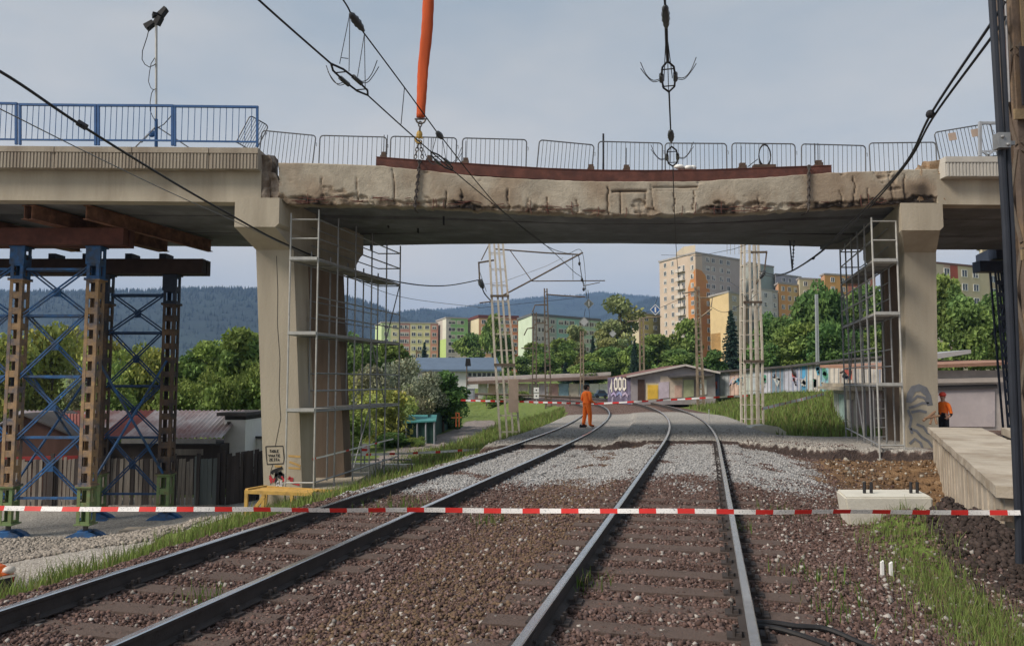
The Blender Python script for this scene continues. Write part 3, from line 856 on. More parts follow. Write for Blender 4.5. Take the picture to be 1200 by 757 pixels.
# box girders side by side under the deck: three spans
def zt_far(p): return np.interp(p, [325, 480, 720, 960, 1090], [289, 286, 283.5, 286, 289.5])
YF = 29.5
for k in range(5):
    y0 = 22.02 + k * (YF - 22.02) / 5; y1 = 22.02 + (k + 1) * (YF - 22.02) / 5 - .11
    w = (k + .5) / 5
    ps = np.linspace(330, 1090, 25)
    nb = np.array([Z(np.interp(p, BOTX, BOTY), BY) for p in ps]); fb = np.array([Z(zt_far(p), YF) for p in ps])
    m = MB(); ring = []
    for p, a, b in zip(ps, nb, fb):
        z0 = a * (1 - w) + b * w - (0 if k else -.06) - .07 * (k % 2); x = X(p, BY, 240); ring.append([(x, y0, z0), (x, y1, z0), (x, y1, z0 + .9), (x, y0, z0 + .9)])
    m.v = [q for r in ring for q in r]
    for i in range(len(ring) - 1):
        for a in range(4):
            b = (a + 1) % 4
            m.f.append((i * 4 + a, i * 4 + b, i * 4 + 4 + b, i * 4 + 4 + a)); m.m.append(0)
    m.f += [(3, 2, 1, 0), tuple(len(m.v) - 4 + j for j in range(4))]; m.m += [0, 0]
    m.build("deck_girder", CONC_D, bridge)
    for xa, xb, za, zb in ((X(-420, BY), X(296, BY), 6.90, 6.82), (X(1100, BY), X(1560, BY), 6.72, 6.70)):
        dz = -.03 * (k % 2) + .02 * k
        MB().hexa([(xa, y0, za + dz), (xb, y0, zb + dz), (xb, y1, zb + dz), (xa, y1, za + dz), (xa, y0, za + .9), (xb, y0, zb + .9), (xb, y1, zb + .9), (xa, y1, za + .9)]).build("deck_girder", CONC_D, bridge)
# deck slabs
def slab(pxs, tops, y0, y1, name="deck_slab"):
    m = MB(); ring = []
    for p, t in zip(pxs, tops):
        x = X(p, BY, 220); ring.append([(x, y0, t - .22), (x, y1, t - .22), (x, y1, t), (x, y0, t)])
    m.v = [q for r in ring for q in r]
    for i in range(len(ring) - 1):
        for a in range(4):
            b = (a + 1) % 4
            m.f.append((i * 4 + a, i * 4 + b, i * 4 + 4 + b, i * 4 + 4 + a)); m.m.append(0)
    m.f += [(3, 2, 1, 0), tuple(len(m.v) - 4 + j for j in range(4))]; m.m += [0, 0]
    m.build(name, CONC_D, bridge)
ps = np.linspace(332, 1085, 22)
slab(ps, [Z(np.interp(p, TOPX, TOPY), BY) - .08 for p in ps], 21.99, YF + .15)
slab([-420, 298], [8.05, 8.0], 22.0, YF + .15)
slab([1102, 1560], [7.75, 7.75], 22.0, YF + .15)
# smooth fascia beams of the side spans, with a small drip lip
def fascia(p0, p1, t0, t1, b0, b1, name="fascia_beam"):
    xa, xb = X(p0, BY, 220), X(p1, BY, 220)
    za, zb, ya, yb = Z(t0, BY), Z(t1, BY), Z(b0, BY), Z(b1, BY)
    m = MB().hexa([(xa, BY, ya + .12), (xb, BY, yb + .12), (xb, BY + .48, yb + .12), (xa, BY + .48, ya + .12), (xa, BY, za), (xb, BY, zb), (xb, BY + .48, zb), (xa, BY + .48, za)])
    m.hexa([(xa, BY - .03, ya), (xb, BY - .03, yb), (xb, BY + .45, yb), (xa, BY + .45, ya), (xa, BY - .03, ya + .118), (xb, BY - .03, yb + .118), (xb, BY + .45, yb + .118), (xa, BY + .45, ya + .118)])
    m.build(name, CONC, bridge)
fascia(-420, 306, 195, 198, 231.5, 237.5)
fascia(1098, 1560, 204, 206, 240, 243)
# ribbed cornice blocks
def cornice(p0, p1, t0, t1, b0, b1, mt, capw=.16):
    Y = BY - .28
    xa, xb = X(p0, Y, 180), X(p1, Y, 180)
    za, zb, ya, yb = Z(t0, Y), Z(t1, Y), Z(b0, Y), Z(b1, Y)
    m = MB().hexa([(xa, Y, ya), (xb, Y, yb), (xb, Y + .8, yb), (xa, Y + .8, ya), (xa, Y, za - capw), (xb, Y, zb - capw), (xb, Y + .8, zb - capw), (xa, Y + .8, za - capw)])
    m.hexa([(xa - .0, Y - .035, za - capw + .002), (xb, Y - .035, zb - capw + .002), (xb, Y + .8, zb - capw + .002), (xa, Y + .8, za - capw + .002), (xa, Y - .035, za), (xb, Y - .035, zb), (xb, Y + .8, zb), (xa, Y + .8, za)])
    x = xa + .04
    while x < xb - .06:
        f = (x - xa) / (xb - xa)
        m.box(x, x + .052, Y - .022, Y + .01, ya + (yb - ya) * f + .01, za + (zb - za) * f - capw - .005)
        x += .095
    m.build("cornice_block", mt, bridge)
ce = [-400, -310, -218, -126, -28, 64, 155, 245, 303]
for a, b in zip(ce[:-1], ce[1:]):
    f = lambda p: 171.6 + 2.2 * max(p, -100) / 303
    cornice(a + .5, b - .5, f(a), f(b), 197 + 1.5 * a / 303, 197 + 1.5 * b / 303, CORN)
for a, b in ((1107, 1183), (1183.5, 1260), (1260.5, 1360)):
    cornice(a, b, 184, 184, 207, 207, CORN_L)
# ragged ends at the two joints
def rag(name, p0, p1, y0, y1, dep, mt, seed, loc=True):
    bm = bmesh.new(); bmesh.ops.create_cube(bm, size=1)
    bmesh.ops.subdivide_edges(bm, edges=bm.edges[:], cuts=5, use_grid_fill=True)
    a, b = at(p0, y1, BY + .05), at(p1, y0, BY + .05)
    for v in bm.verts:
        w = Vector((a.x + (v.co.x + .5) * (b.x - a.x), BY + .05 + (v.co.y + .5) * dep, a.z + (v.co.z + .5) * (b.z - a.z)))
        k = Vector((float(vnoise(w.x * 5 + seed, w.y * 5, w.z * 5)), float(vnoise(w.x * 5, w.y * 5 + seed, w.z * 5)), float(vnoise(w.x * 5, w.y * 5, w.z * 5 + seed)))) * .11
        v.co = w + k - ORG[bridge.name]
    me = bpy.data.meshes.new(name); bm.to_mesh(me); bm.free(); me.materials.append(mt)
    o = bpy.data.objects.new(name, me); C.objects.link(o); o.parent = bridge; ORG[o.name] = ORG[bridge.name]
BRK = mat("broken concrete", (.24, .20, .165), .95, .35, 5, .8, 20, col2=(.12, .085, .06), amt2=.45, scale2=4)
BRKO = mat("broken orange concrete", (.36, .27, .185), .95, .3, 5, .8, 20, col2=(.20, .11, .05), amt2=.4, scale2=3)
rag("broken_edge", 304, 318, 180, 240, .6, BRK, 3)
rag("broken_edge", 316, 327, 205, 241, .5, BRK, 8)
rag("broken_edge", 1076, 1108, 196, 238, .45, BRKO, 5)
rag("broken_edge", 1090, 1112, 190, 203, .6, BRKO, 15)

# ------------------------------------------------------------------ piers: caps running back along the tracks, two columns each
TD = Vector((math.sin(math.atan(.2534)), math.cos(math.atan(.2534)), 0))
def along(p, dy): return p + TD * (dy / TD.y)
def pier(pcap, ycap, pcol_t, pcol_b, ybase, name):
    # cap: upper block and corbel underneath, prism along the track direction
    Y0 = BY - .06
    a, b = X(pcap[0], Y0, 250), X(pcap[1], Y0, 250)
    zt, zb = Z(ycap[0], Y0), Z(ycap[1], Y0)
    Yc = 22.35; zc = Z(ycap[2], Yc); ch = .1
    poly = [(a, Y0, zb), (b - ch, Y0, zb), (b, Y0, zb + ch), (b, Y0, zt), (a, Y0, zt)]
    MB().prism(poly, TD * (5.35 / TD.y)).build("pier_cap", CONC, bridge)
    c0, c1 = X(pcol_t[0], Yc, ycap[2]), X(pcol_t[1], Yc, ycap[2])
    # corbel: from the cap's lower edge back and down to the column
    off = TD * ((Yc - Y0) / TD.y)
    m = MB()
    e = TD * (5.35 / TD.y)
    v = [Vector((a, Y0, zb - .003)), Vector((b - ch, Y0, zb - .003)), Vector((c1, Yc, zc)), Vector((c0, Yc, zc))]
    w = [q + e for q in v[:2]] + [Vector((c1, Yc, zc)) + TD * (3.9 / TD.y), Vector((c0, Yc, zc)) + TD * (3.9 / TD.y)]
    m.hexa([v[3], v[2], w[2], w[3], v[0], v[1], w[1], w[0]])
    m.build("pier_corbel", CONC, bridge)
    out = None
    for dy, dep in ((0, .8), (2.6, .5)):
        z0 = Z(ybase, Yc) - .9
        t0, t1 = Vector((c0, Yc, zc)), Vector((c1, Yc, zc))
        b0, b1 = Vector((X(pcol_b[0], Yc, ybase), Yc, z0)), Vector((X(pcol_b[1], Yc, ybase), Yc, z0))
        if dy:
            sh = TD * (dy / TD.y); t0, t1, b0, b1 = t0 + sh, t1 + sh, b0 + sh, b1 + sh
        e = TD * (dep / TD.y)
        k = MB().hexa([b0, b1, b1 + e, b0 + e, t0, t1, t1 + e, t0 + e]).build("pier_column", CONC if dy == 0 else mat("pier shaded concrete", (.18, .135, .10), .9, .3, 1.5, .3, 14, col2=(.11, .085, .065), amt2=.4, scale2=1, streak=True), bridge)  # rear column: same concrete, the deck's shade put into a darker colour
        if dy == 0: out = (k, c0, c1, X(pcol_b[0], Yc, ybase), X(pcol_b[1], Yc, ybase), Yc)
    return out
LP = pier((275, 327), (232, 266, 293), (300, 344), (311, 356), 572, "left")
RP = pier((1056, 1105), (238, 270, 296), (1060, 1097), (1062, 1099), 533, "right")
# concrete footing of the left pier
z = Z(574, 22.1)
MB().box(X(308, 22.1), X(404, 22.1), 22.05, 26.5, z - .5, z).build("pier_footing", CONC, bridge)

# painted marks on the piers (flat paint, a few millimetres proud of the concrete)
INK = mat("black spray paint", (.02, .02, .022), .7, .2, 8, 0, 10)
RINK = mat("red spray paint", (.42, .04, .05), .7, .25, 8, 0, 10)
WINK = mat("pale spray paint", (.60, .60, .62), .7, .15, 8, 0, 10)
OINK = mat("orange spray paint", (.62, .17, .05), .7, .2, 8, 0, 10)
YINK = mat("ochre stain paint", (.45, .29, .11), .9, .25, 3, 0, 10)
GINK = mat("grey spray paint", (.155, .16, .175), .8, .25, 4, 0, 10)
def marks(col, mt, strokes, Yc, off=.006, w=.03):
    o = None
    for s_ in strokes: o = MB().ribbon([at(p[0], p[1], Yc - off) for p in s_], w).build("graffiti", mt, col)
    return o
YL = LP[5]
marks(LP[0], INK, [[(311.5, 523), (331.5, 522.5), (333, 537), (332, 543), (313, 544), (312, 534), (311.5, 523)]], YL, w=.028)
GL = {'T': [[(0, 0), (1, 0)], [(.5, 0), (.5, 1)]], 'A': [[(0, 1), (.5, 0), (1, 1)], [(.25, .6), (.75, .6)]], 'D': [[(0, 0), (0, 1), (.7, .9), (1, .5), (.7, .1), (0, 0)]], 'I': [[(.5, 0), (.5, 1)]],
      'E': [[(1, 0), (0, 0), (0, 1), (1, 1)], [(0, .5), (.8, .5)]], 'V': [[(0, 0), (.5, 1), (1, 0)]], 'M': [[(0, 1), (.1, 0), (.5, .7), (.9, 0), (1, 1)]], 'J': [[(.2, 0), (1, 0)], [(.7, 0), (.7, .9), (.1, 1)]],
      'L': [[(0, 0), (0, 1), (1, 1)]], 'Z': [[(0, 0), (1, 0), (0, 1), (1, 1)]], 'O': [[(.5, 0), (0, .5), (.5, 1), (1, .5), (.5, 0)]]}
st = []
for word, x0, x1, y0, y1 in (("TADLE", 316, 327, 527, 530), ("VMATE", 314.5, 329, 532.3, 535.2), ("ZEJTA", 315.5, 328, 537, 540)):
    n = len(word); wd = (x1 - x0) / n; m = MB()
    for i, ch in enumerate(word):
        for s_ in GL[ch]: m.ribbon([at(x0 + i * wd + a * wd * .7, y0 + b * (y1 - y0), YL - .006) for a, b in s_], .02)
    o = m.build("graffiti_word", INK, LP[0]); o["kind"] = "stuff"
marks(LP[0], INK, [[(331, 548), (325, 550), (320, 552), (318, 555)], [(321, 551), (326, 554), (330, 553)], [(324, 553), (323, 560), (325, 568)], [(327, 554), (333, 557), (333, 564)], [(322, 557), (331, 555)], [(326, 558), (333, 561)]], YL, .009, .085)
marks(LP[0], RINK, [[(316, 557), (319, 562), (322, 560), (320, 565)], [(330, 558), (334, 564), (331, 563)], [(337, 561), (343, 560), (342, 566), (347, 567), (351, 568)], [(316, 559), (318, 566)], [(339, 558), (341, 564)]], YL, .012, .05)
marks(LP[0], WINK, [[(324, 565), (328, 570), (331, 566)], [(326, 563), (324, 570)], [(329, 563), (330, 570)]], YL, .015, .04)
marks(LP[0], YINK, [[(338, 534), (352, 535)], [(339, 541), (345, 543), (352, 546)], [(338, 548), (352, 549)], [(322, 546), (330, 546.5)]], YL, .004, .06)
marks(LP[0], INK, [[(324, 300), (325.5, 340), (325, 380), (328, 420), (327, 460), (329, 490), (326, 505), (322.5, 523)], [(320, 543), (317, 553), (317, 568)]], YL, .003, .014)
marks(bridge, OINK, [[(374, 528), (378, 527), (377, 540), (375, 551)], [(371, 533), (376, 531)], [(373, 545), (377, 551)]], 25.6, .01, .12)
YR = RP[5]
arch = [[(1065, 472), (1066, 462), (1070, 455), (1077, 453), (1084, 456), (1088, 464), (1090, 475)]]
marks(RP[0], GINK, arch, YR, .004, .16)
marks(RP[0], GINK, [[(1067, 466), (1072, 458), (1079, 457), (1084, 462)], [(1068, 470), (1075, 464), (1083, 466), (1088, 473)], [(1065, 478), (1072, 476), (1081, 472), (1089, 473)],
                    [(1064, 480), (1068, 490), (1066, 500), (1069, 508)], [(1068, 483), (1078, 481), (1086, 483)], [(1067, 502), (1074, 505), (1080, 512), (1088, 517), (1093, 524)], [(1066, 520), (1072, 514), (1079, 519), (1082, 528)],
                    [(1074, 497), (1082, 500), (1087, 507), (1092, 508)], [(1070, 524), (1076, 530), (1088, 529)]], YR, .007, .075)

# ------------------------------------------------------------------ scaffolds along both piers
WPLANK = mat("scaffold deck board", (.30, .29, .27), .8, .2, 3, .2, 30)
WPL_D = mat("scaffold dark board", (.10, .09, .08), .85, .25, 3, .2, 30)
TARP = mat("dark debris net", (.03, .033, .04), .85, .3, 3, .3, 30)
def scaffold(name_label, pin, pout, Y0, ratio, n, levels, zb, ztop, side, tarp=None):
    o = thing("scaffold", name_label, "scaffold", (X(pout, Y0), Y0, zb))
    base_i, base_o = Vector((X(pin, Y0), Y0, 0)), Vector((X(pout, Y0), Y0, 0))
    T = [Y0 * (r - 1) for r in np.linspace(1, ratio, n)]
    LI = [along(base_i, t) for t in T]; LO = [along(base_o, t) for t in T]
    r = .026
    up = Vector((0, 0, 1))
    for L, nm in ((LI, 0), (LO, 1)):
        for i, p in enumerate(L):
            g = H(p.x, p.y) - .04
            top = ztop + (.1 if nm else 0) - (0 if (i == 0 or nm) else .9)
            MB().tube([(p.x, p.y, g), (p.x, p.y, top)], r, 7).box(p.x - .07, p.x + .07, p.y - .07, p.y + .07, g, g + .045).build("post", GALV_W if i == 0 else GALV, o)
    for k, zl in enumerate(levels):
        for i in range(n - 1):                          # platform boards, bay by bay
            a, b, c, d = LI[i], LI[i + 1], LO[i + 1], LO[i]
            for s_ in range(2):
                f0, f1 = s_ / 2 + .02, (s_ + 1) / 2 - .02
                p = [a.lerp(d, f0), b.lerp(c, f0), b.lerp(c, f1), a.lerp(d, f1)]
                MB().hexa([q + up * (zl - .05) for q in p] + [q + up * zl for q in p]).build("deck_board", WPLANK, o)
        m = MB().bar(LI[0] + up * (zl - .03) - TD * .05, LO[0] + up * (zl - .03) - TD * .05, .045, .09)
        m.build("toe_board", GALV_W, o)
        for L in (LI, LO):
            MB().tube([L[0] + up * (zl - .08), L[-1] + up * (zl - .08)], .024, 6).build("ledger", GALV, o)
        for i in range(n):
            MB().tube([LI[i] + up * (zl - .09), LO[i] + up * (zl - .09)], .022, 6).build("transom", GALV_W if i == 0 else GALV, o)
        hs = (.55, 1.1) if zl == max(levels) else (.5, 1.0)
        for h_ in hs:
            MB().tube([LI[1] + up * (zl + h_), LI[-1] + up * (zl + h_)], .019, 6).build("guard_rail", GALV, o)
        for h_ in hs:
            MB().tube([LO[0] + up * (zl + h_), LO[-1] + up * (zl + h_)], .022, 6).build("guard_rail", GALV, o)
            if zl == max(levels):
                MB().tube([LI[0] + up * (zl + h_), LO[0] + up * (zl + h_)], .024, 6).build("end_rail", GALV_W, o)
                MB().tube([LI[-1] + up * (zl + h_), LO[-1] + up * (zl + h_)], .022, 6).build("end_rail", GALV, o)
    lv = sorted(levels + [zb + .25])
    for k in range(len(lv) - 1):
        i = (2 + k) % (n - 1)
        a, b = (i, i + 1) if k % 2 == 0 else (i + 1, i)
        MB().tube([LO[a] + up * lv[k], LO[b] + up * lv[k + 1]], .022, 6).build("diagonal_brace", GALV, o)
    MB().tube([LI[0] + up * (zb + .22), LO[0] + up * (zb + .22)], .026, 6).build("transom", GALV_W, o)
    MB().tube([LO[0] + up * (zb + .22), LO[-1] + up * (zb + .4)], .024, 6).build("ledger", GALV, o)
    return o, LI, LO
sca, LI, LO = scaffold("tall galvanised scaffold wrapped along the left bridge pier, with graffiti-marked column beside it", 337, 370, 21.75, 1.27, 6, [Z(302, 21.75), Z(389, 21.75), Z(479, 21.75)], Z(575, 21.75), Z(250, 21.75), 1)
up = Vector((0, 0, 1))
scb, LI2, LO2 = scaffold("galvanised scaffold wrapped along the right bridge pier beside the grey swirl graffiti", 1057, 1028, 21.75, 1.24, 6, [Z(304, 21.75), Z(366, 21.75), Z(449, 21.75)], Z(531, 21.75), Z(259, 21.75), -1)
# ladder leaning inside the right scaffold
a, b = LO2[1] + up * Z(531, 22), LO2[1] + up * Z(452, 22)
lad = MB()
dx = (LI2[1] - LO2[1]).normalized() * .34
lad.tube([a + dx * .3, b + dx * .3], .02, 6).tube([a + dx * 1.3, b + dx * 1.3], .02, 6)
for k in range(7): lad.tube([a.lerp(b, (k + .5) / 7) + dx * .3, a.lerp(b, (k + .5) / 7) + dx * 1.3], .014, 5)
tag(lad.build("ladder", GALV, org=a), "narrow metal ladder standing inside the scaffold of the right pier", "ladder")

# ------------------------------------------------------------------ crowd barriers along the deck edge
barm = {}
def barrier(p0, y0, p1, y1, Y, label, h=1.1, n=13, mt=BARRIER, turn=0):
    a, b = at(p0, y0, Y), at(p1, y1, Y)
    L = (b - a).length; cen = (a + b) / 2
    o = thing("crowd_barrier", label, "barrier", (0, 0, 0), "steel crowd barriers standing along the bridge deck")
    r = .019; c = .1; x = L / 2
    pts = [(-x, 0, .12)]
    for cx, cz, a0 in ((-x + c, h - c, math.pi), (x - c, h - c, math.pi / 2)):
        pts += [(cx + c * math.cos(a0 - t * math.pi / 8), 0, cz + c * math.sin(a0 - t * math.pi / 8)) for t in range(5)]
    pts.append((x, 0, .12))
    MB().tube(pts, r, 7).tube([(-x, 0, .14), (x, 0, .14)], .017, 6).build("frame", mt, o)
    key = round(h, 2)
    if key not in barm: barm[key] = MB().tube([(0, 0, .14), (0, 0, h)], .0085, 5).mesh("bar", mt)
    for k in range(n):
        t = -x + L * (k + 1) / (n + 1)
        piece("bar", barm[key], o, (t, 0, 0))
    for s in (-1, 1):
        MB().tube([(s * (x - .25), -.28, 0), (s * (x - .25), -.1, .1), (s * (x - .25), 0, .15), (s * (x - .25), .1, .1), (s * (x - .25), .28, 0)], .017, 6).build("foot", mt, o)
    MB().tube([(x, 0, h * .8), (x + .05, 0, h * .8), (x + .05, 0, h * .8 - .1)], .009, 5).build("hook", mt, o)
    o.location = (cen.x, Y, cen.z - h)
    o.rotation_euler = (0, -math.atan2(b.z - a.z, b.x - a.x), turn)
    return o
BL = [(303, 153, 366, 159, "sloping crowd barrier beside the end of the blue railing"), (374, 159, 452, 161, "crowd barrier just left of where the brown girder starts"),
      (457, 160, 534, 162, "crowd barrier behind the chains of the orange sling"), (541, 162, 616, 164, "crowd barrier just right of the hanging orange sling"),
      (628, 164, 692, 170, "sloping crowd barrier standing left of the tall bare bridge rod"), (700, 166, 775, 168, "crowd barrier with the tall rod rising behind it"),
      (779, 168, 851, 168.5, "crowd barrier directly behind the hanging section insulator"), (857, 168, 931, 169, "crowd barrier with the cable coil hooked in front"),
      (938, 169, 1013, 171, "crowd barrier above the right end of the brown girder"), (1019, 168, 1097, 167, "crowd barrier standing above the bare right end of the crumbling beam")]
for p0, y0, p1, y1, lb in BL: barrier(p0, y0, p1, y1, 21.95, lb)
t = barrier(1102, 155, 1168, 144, 21.6, "tilted crowd barrier with two paper notices near the right mast", n=14)
NOTE = mat("weathered notice paper", (.42, .33, .27), .9, .1, 6, 0, 10)
for k in (-.35, .32): MB().box(k - .11, k + .11, -.035, -.022, .78, 1.0).build("notice", NOTE, t)
barrier(276, 131, 297, 140, 22.6, "crooked crowd barrier leaning behind the end of the blue railing", n=8, turn=.5)
# grey gate frame beside the right mast
g = thing("gate_frame", "grey box-section gate frame on braced feet beside the tilted barrier", "gate", at(1150, 183, 21.4))
pa, pb, pc = at(1148.5, 143, 21.4), at(1148.5, 183, 21.4), at(1185, 143, 21.4)
GREYP = mat("grey steel paint", (.30, .32, .35), .5, .15, 5, .05, 40)
MB().bar(pb, pa, .075).build("upright", GREYP, g)
MB().bar(pa + Vector((.04, 0, -.04)), pc + Vector((0, 0, -.04)), .07).build("top_rail", GREYP, g)
MB().bar(at(1149, 178, 21.4), at(1185, 176, 21.4), .05).build("bottom_rail", GREYP, g)
for q in ((1152, 178, 1160, 184), (1164, 177, 1156, 184)): MB().bar(at(q[0], q[1], 21.35), at(q[2], q[3], 21.35), .05).build("foot_brace", GREYP, g)

# ------------------------------------------------------------------ blue railing panels on the left cornice
rb = {}
for p0, p1, y0, y1, b0, b1, lb in ((-160, -70, 121, 121, 169, 169, "blue bridge railing panel at the far left, mostly outside the view"), (-66, 19, 121.5, 123, 169.5, 169.7, "blue bridge railing panel cut by the left edge of the photo"), (23.5, 112, 124, 125, 170, 170.5, "blue bridge railing panel second from the left edge"),
                                   (115.5, 202, 125, 125.5, 170.5, 171, "blue bridge railing panel with the floodlight mast behind it"), (205, 301.5, 126, 127, 171.5, 172.5, "last blue bridge railing panel with a crooked barrier behind it")):
    Y = BY - .05
    a, b, c, d = at(p0, b0, Y), at(p1, b1, Y), at(p1, y1, Y), at(p0, y0, Y)
    o = thing("railing_panel", lb, "railing", (a + b) / 2, "blue railing panels on the left cornice")
    MB().bar(a, d, .06).bar(b, c, .06).build("side_post", BLUE_R, o)
    MB().bar(d + Vector((-.03, 0, .03)), c + Vector((.03, 0, .03)), .075, .06).build("top_rail", BLUE_R, o)
    e0, e1 = a.lerp(d, .13), b.lerp(c, .13)
    MB().bar(e0 + Vector((.031, 0, 0)), e1 - Vector((.031, 0, 0)), .045).build("bottom_rail", BLUE_R, o)
    n = 12
    hgt = round((d - e0).length, 1)
    if hgt not in rb: rb[hgt] = MB().tube([(0, 0, 0), (0, 0, hgt)], .010, 5).mesh("bar", BLUE_R)
    for k in range(n):
        piece("bar", rb[hgt], o, e0.lerp(e1, (k + 1) / (n + 1)))

# ------------------------------------------------------------------ brown steel girder lying on the damaged beam
GT = [(441, 182.5), (500, 187), (560, 191), (640, 196), (700, 198), (760, 198.5), (830, 197.5), (900, 195), (974, 192.5)]
gp = np.linspace(441, 974, 31); gy_ = np.interp(gp, *interp_px(GT))
sth = np.array([Z(np.interp(p, TOPX, TOPY), BY) for p in gp]); gtz = np.array([Z(y_, BY - .02) for y_ in gy_])
gw = thing("steel_girder", "long reddish brown steel I-beam lying on top of the crumbling bridge edge", "steel girder", (X(441, BY), BY + .15, float(gtz[0])))
gx_ = [X(p, BY + .1, 195) for p in gp]
def sweep(prof):                                        # prof(i) -> list of (y, z)
    m = MB(); k = len(prof(0))
    for i in range(len(gp)):
        m.v += [(gx_[i], y_, z_) for y_, z_ in prof(i)]
    for i in range(len(gp) - 1):
        for a in range(k):
            b = (a + 1) % k
            m.f.append((i * k + a, i * k + b, i * k + k + b, i * k + k + a)); m.m.append(0)
    m.f += [tuple(range(k - 1, -1, -1)), tuple(len(m.v) - k + j for j in range(k))]; m.m += [0, 0]
    return m
yc = BY + .19
bot = lambda i: max(gtz[i] - .34, sth[i] + .01)
sweep(lambda i: [(yc - .13, gtz[i] - .022), (yc + .13, gtz[i] - .022), (yc + .13, gtz[i]), (yc - .13, gtz[i])]).build("top_flange", RUST, gw)
sweep(lambda i: [(yc - .115, bot(i) + .022), (yc + .115, bot(i) + .022), (yc + .115, gtz[i] - .023), (yc - .115, gtz[i] - .023)]).build("web", RUST, gw)
sweep(lambda i: [(yc - .13, bot(i)), (yc + .13, bot(i)), (yc + .13, bot(i) + .021), (yc - .13, bot(i) + .021)]).build("bottom_flange", RUST, gw)
# clamps with threaded rods standing on it
for p, rods, w, lb in ((448, (0, 4), 7, "rusty clamp with two thin rods at the girder's left end"), (502, (2,), 7, "rusty clamp on the girder just right of the sling chains"), (545, (0,), 8, "rusty clamp with a rod right of the sling"),
                       (693, (), 8, "rusty clamp without rod left of the tall bare rod"), (735, (0,), 8, "rusty clamp with a short rod between two middle barriers"), (872, (-1,), 9, "rusty clamp with a rod left of the cable coil"), (962, (-4, 0), 9, "rusty clamp with two rods at the girder's right end")):
    zt = float(np.interp(p, gp, gtz)); x = X(p, BY, 195); s = BY / FOC
    o = thing("beam_clamp", lb, "clamp", (x, yc, zt), "rusty clamps on the brown girder")
    MB().hexa([(x - w / 2 * s, yc - .1, zt), (x + w / 2 * s, yc - .1, zt), (x + w / 2 * s, yc + .1, zt), (x - w / 2 * s, yc + .1, zt), (x - w / 2 * s, yc - .1, zt + .06), (x + w / 2 * s, yc - .1, zt + .1), (x + w / 2 * s, yc + .1, zt + .1), (x - w / 2 * s, yc + .1, zt + .06)]).build("saddle", mat("clamp brown", (.09, .06, .045), .8, .3, 6, .3, 40), o)
    MB().box(x - w / 2 * s + .03, x + w / 2 * s - .02, yc - .06, yc + .06, zt + .085, zt + .17).build("wedge", mat("clamp brown", (.09, .06, .045)), o)
    for r_ in rods:
        MB().tube([(x + r_ * s, yc, zt + .1), (x + r_ * s + .01, yc, zt + .68)], .012, 6).build("rod", WIRE, o)
o = at(707, 213, 22.4)
tag(MB().tube([o, at(707, 157, 22.4)], .03, 7).build("bare_rod", WIRE, org=o), "tall dark bare rod sticking up behind the middle barriers", "rod")
o = thing("cable_coil", "coil of dark cable with a rag hooked on the girder before a barrier", "cable coil", (X(905, BY), yc, float(np.interp(905, gp, gtz))))
q = Vector(o.location)
m = MB()
for k in range(4):
    pts = [q + Vector((.17 * math.sin(t) + .01 * k, -.05 + .035 * k, .36 + (.30 + .02 * k) * math.cos(t))) for t in np.linspace(0, 2 * math.pi, 17)]
    m.tube(pts, .017, 5, cap=False)
m.build("loop", BLACK, o)
MB().box(q.x - .33, q.x + .3, q.y - .1, q.y + .1, q.z, q.z + .085).build("bracket", mat("clamp brown", (.09, .06, .045)), o)
MB().tube([q + Vector((-.2, -.05, .25)), q + Vector((-.4, -.05, .1)), q + Vector((-.5, -.05, .02))], .012, 5).build("loose_end", BLACK, o)
q = Vector((X(813, BY), yc, float(np.interp(813, gp, gtz))))
bm_ = MB()
for k in range(6): bm_.ball(q + Vector((random.uniform(-.3, .3), random.uniform(-.08, .08), .06 + random.uniform(0, .05))), random.uniform(.1, .18), .1, .07, 7, 5)
tag(bm_.build("white_rag", WHITE, org=q, smooth=True), "crumpled white rag lying on the brown girder", "rag")

# chains slung round the beam, below the orange crane sling
def chain(m, a, b, link=.11, r=.014):
    a, b = Vector(a), Vector(b); L = (b - a).length; n = max(2, int(L / (link * .78))); d = (b - a) / n
    for i in range(n):
        c = a + d * (i + .5); u = d.normalized()
        s1 = u.cross(Vector((0, 1, 0))) if i % 2 == 0 else u.cross(Vector((1, 0, .1)))
        s1.normalize()
        pts = [c + u * (link / 2 * math.cos(t)) + s1 * (link * .3 * math.sin(t)) for t in np.linspace(0, 2 * math.pi, 9)]
        m.tube(pts, r, 5, cap=False)
    return m
YS = BY - .12
sl_t = thing("lifting_sling", "orange fabric lifting sling hanging from a crane above the girder", "sling", at(493, 140, YS))
pts = [(505.5, -190), (503, -90), (502, 0), (499.5, 40), (496, 80), (495, 105), (493, 138)]
m = MB(); W = [.165, .165, .165, .165, .155, .145, .12]
ring = []
ptsd = []
for k in range(len(pts) - 1):
    for t_ in np.linspace(0, 1, 7, endpoint=False): ptsd.append((pts[k][0] + (pts[k + 1][0] - pts[k][0]) * t_, pts[k][1] + (pts[k + 1][1] - pts[k][1]) * t_, W[k] + (W[k + 1] - W[k]) * t_))
ptsd.append((pts[-1][0], pts[-1][1], W[-1]))
for j, (px_, py_, w_) in enumerate(ptsd):
    c = at(px_, py_, YS)
    for a_ in range(12):
        t_ = 2 * math.pi * a_ / 12
        k_ = 1 + .09 * math.sin(3 * t_ + py_ * .045) + .03 * math.sin(j * 1.7 + a_)
        ring.append(c + Vector((w_ * math.cos(t_) * k_, w_ * .5 * math.sin(t_) * k_, 0)))
m.v = [tuple(v) for v in ring]
for i in range(len(ptsd) - 1):
    for a_ in range(12):
        b_ = (a_ + 1) % 12; m.f.append((i * 12 + a_, i * 12 + b_, i * 12 + 12 + b_, i * 12 + 12 + a_)); m.m.append(0)
m.f.append(tuple(range(len(m.v) - 12, len(m.v)))); m.m.append(0)
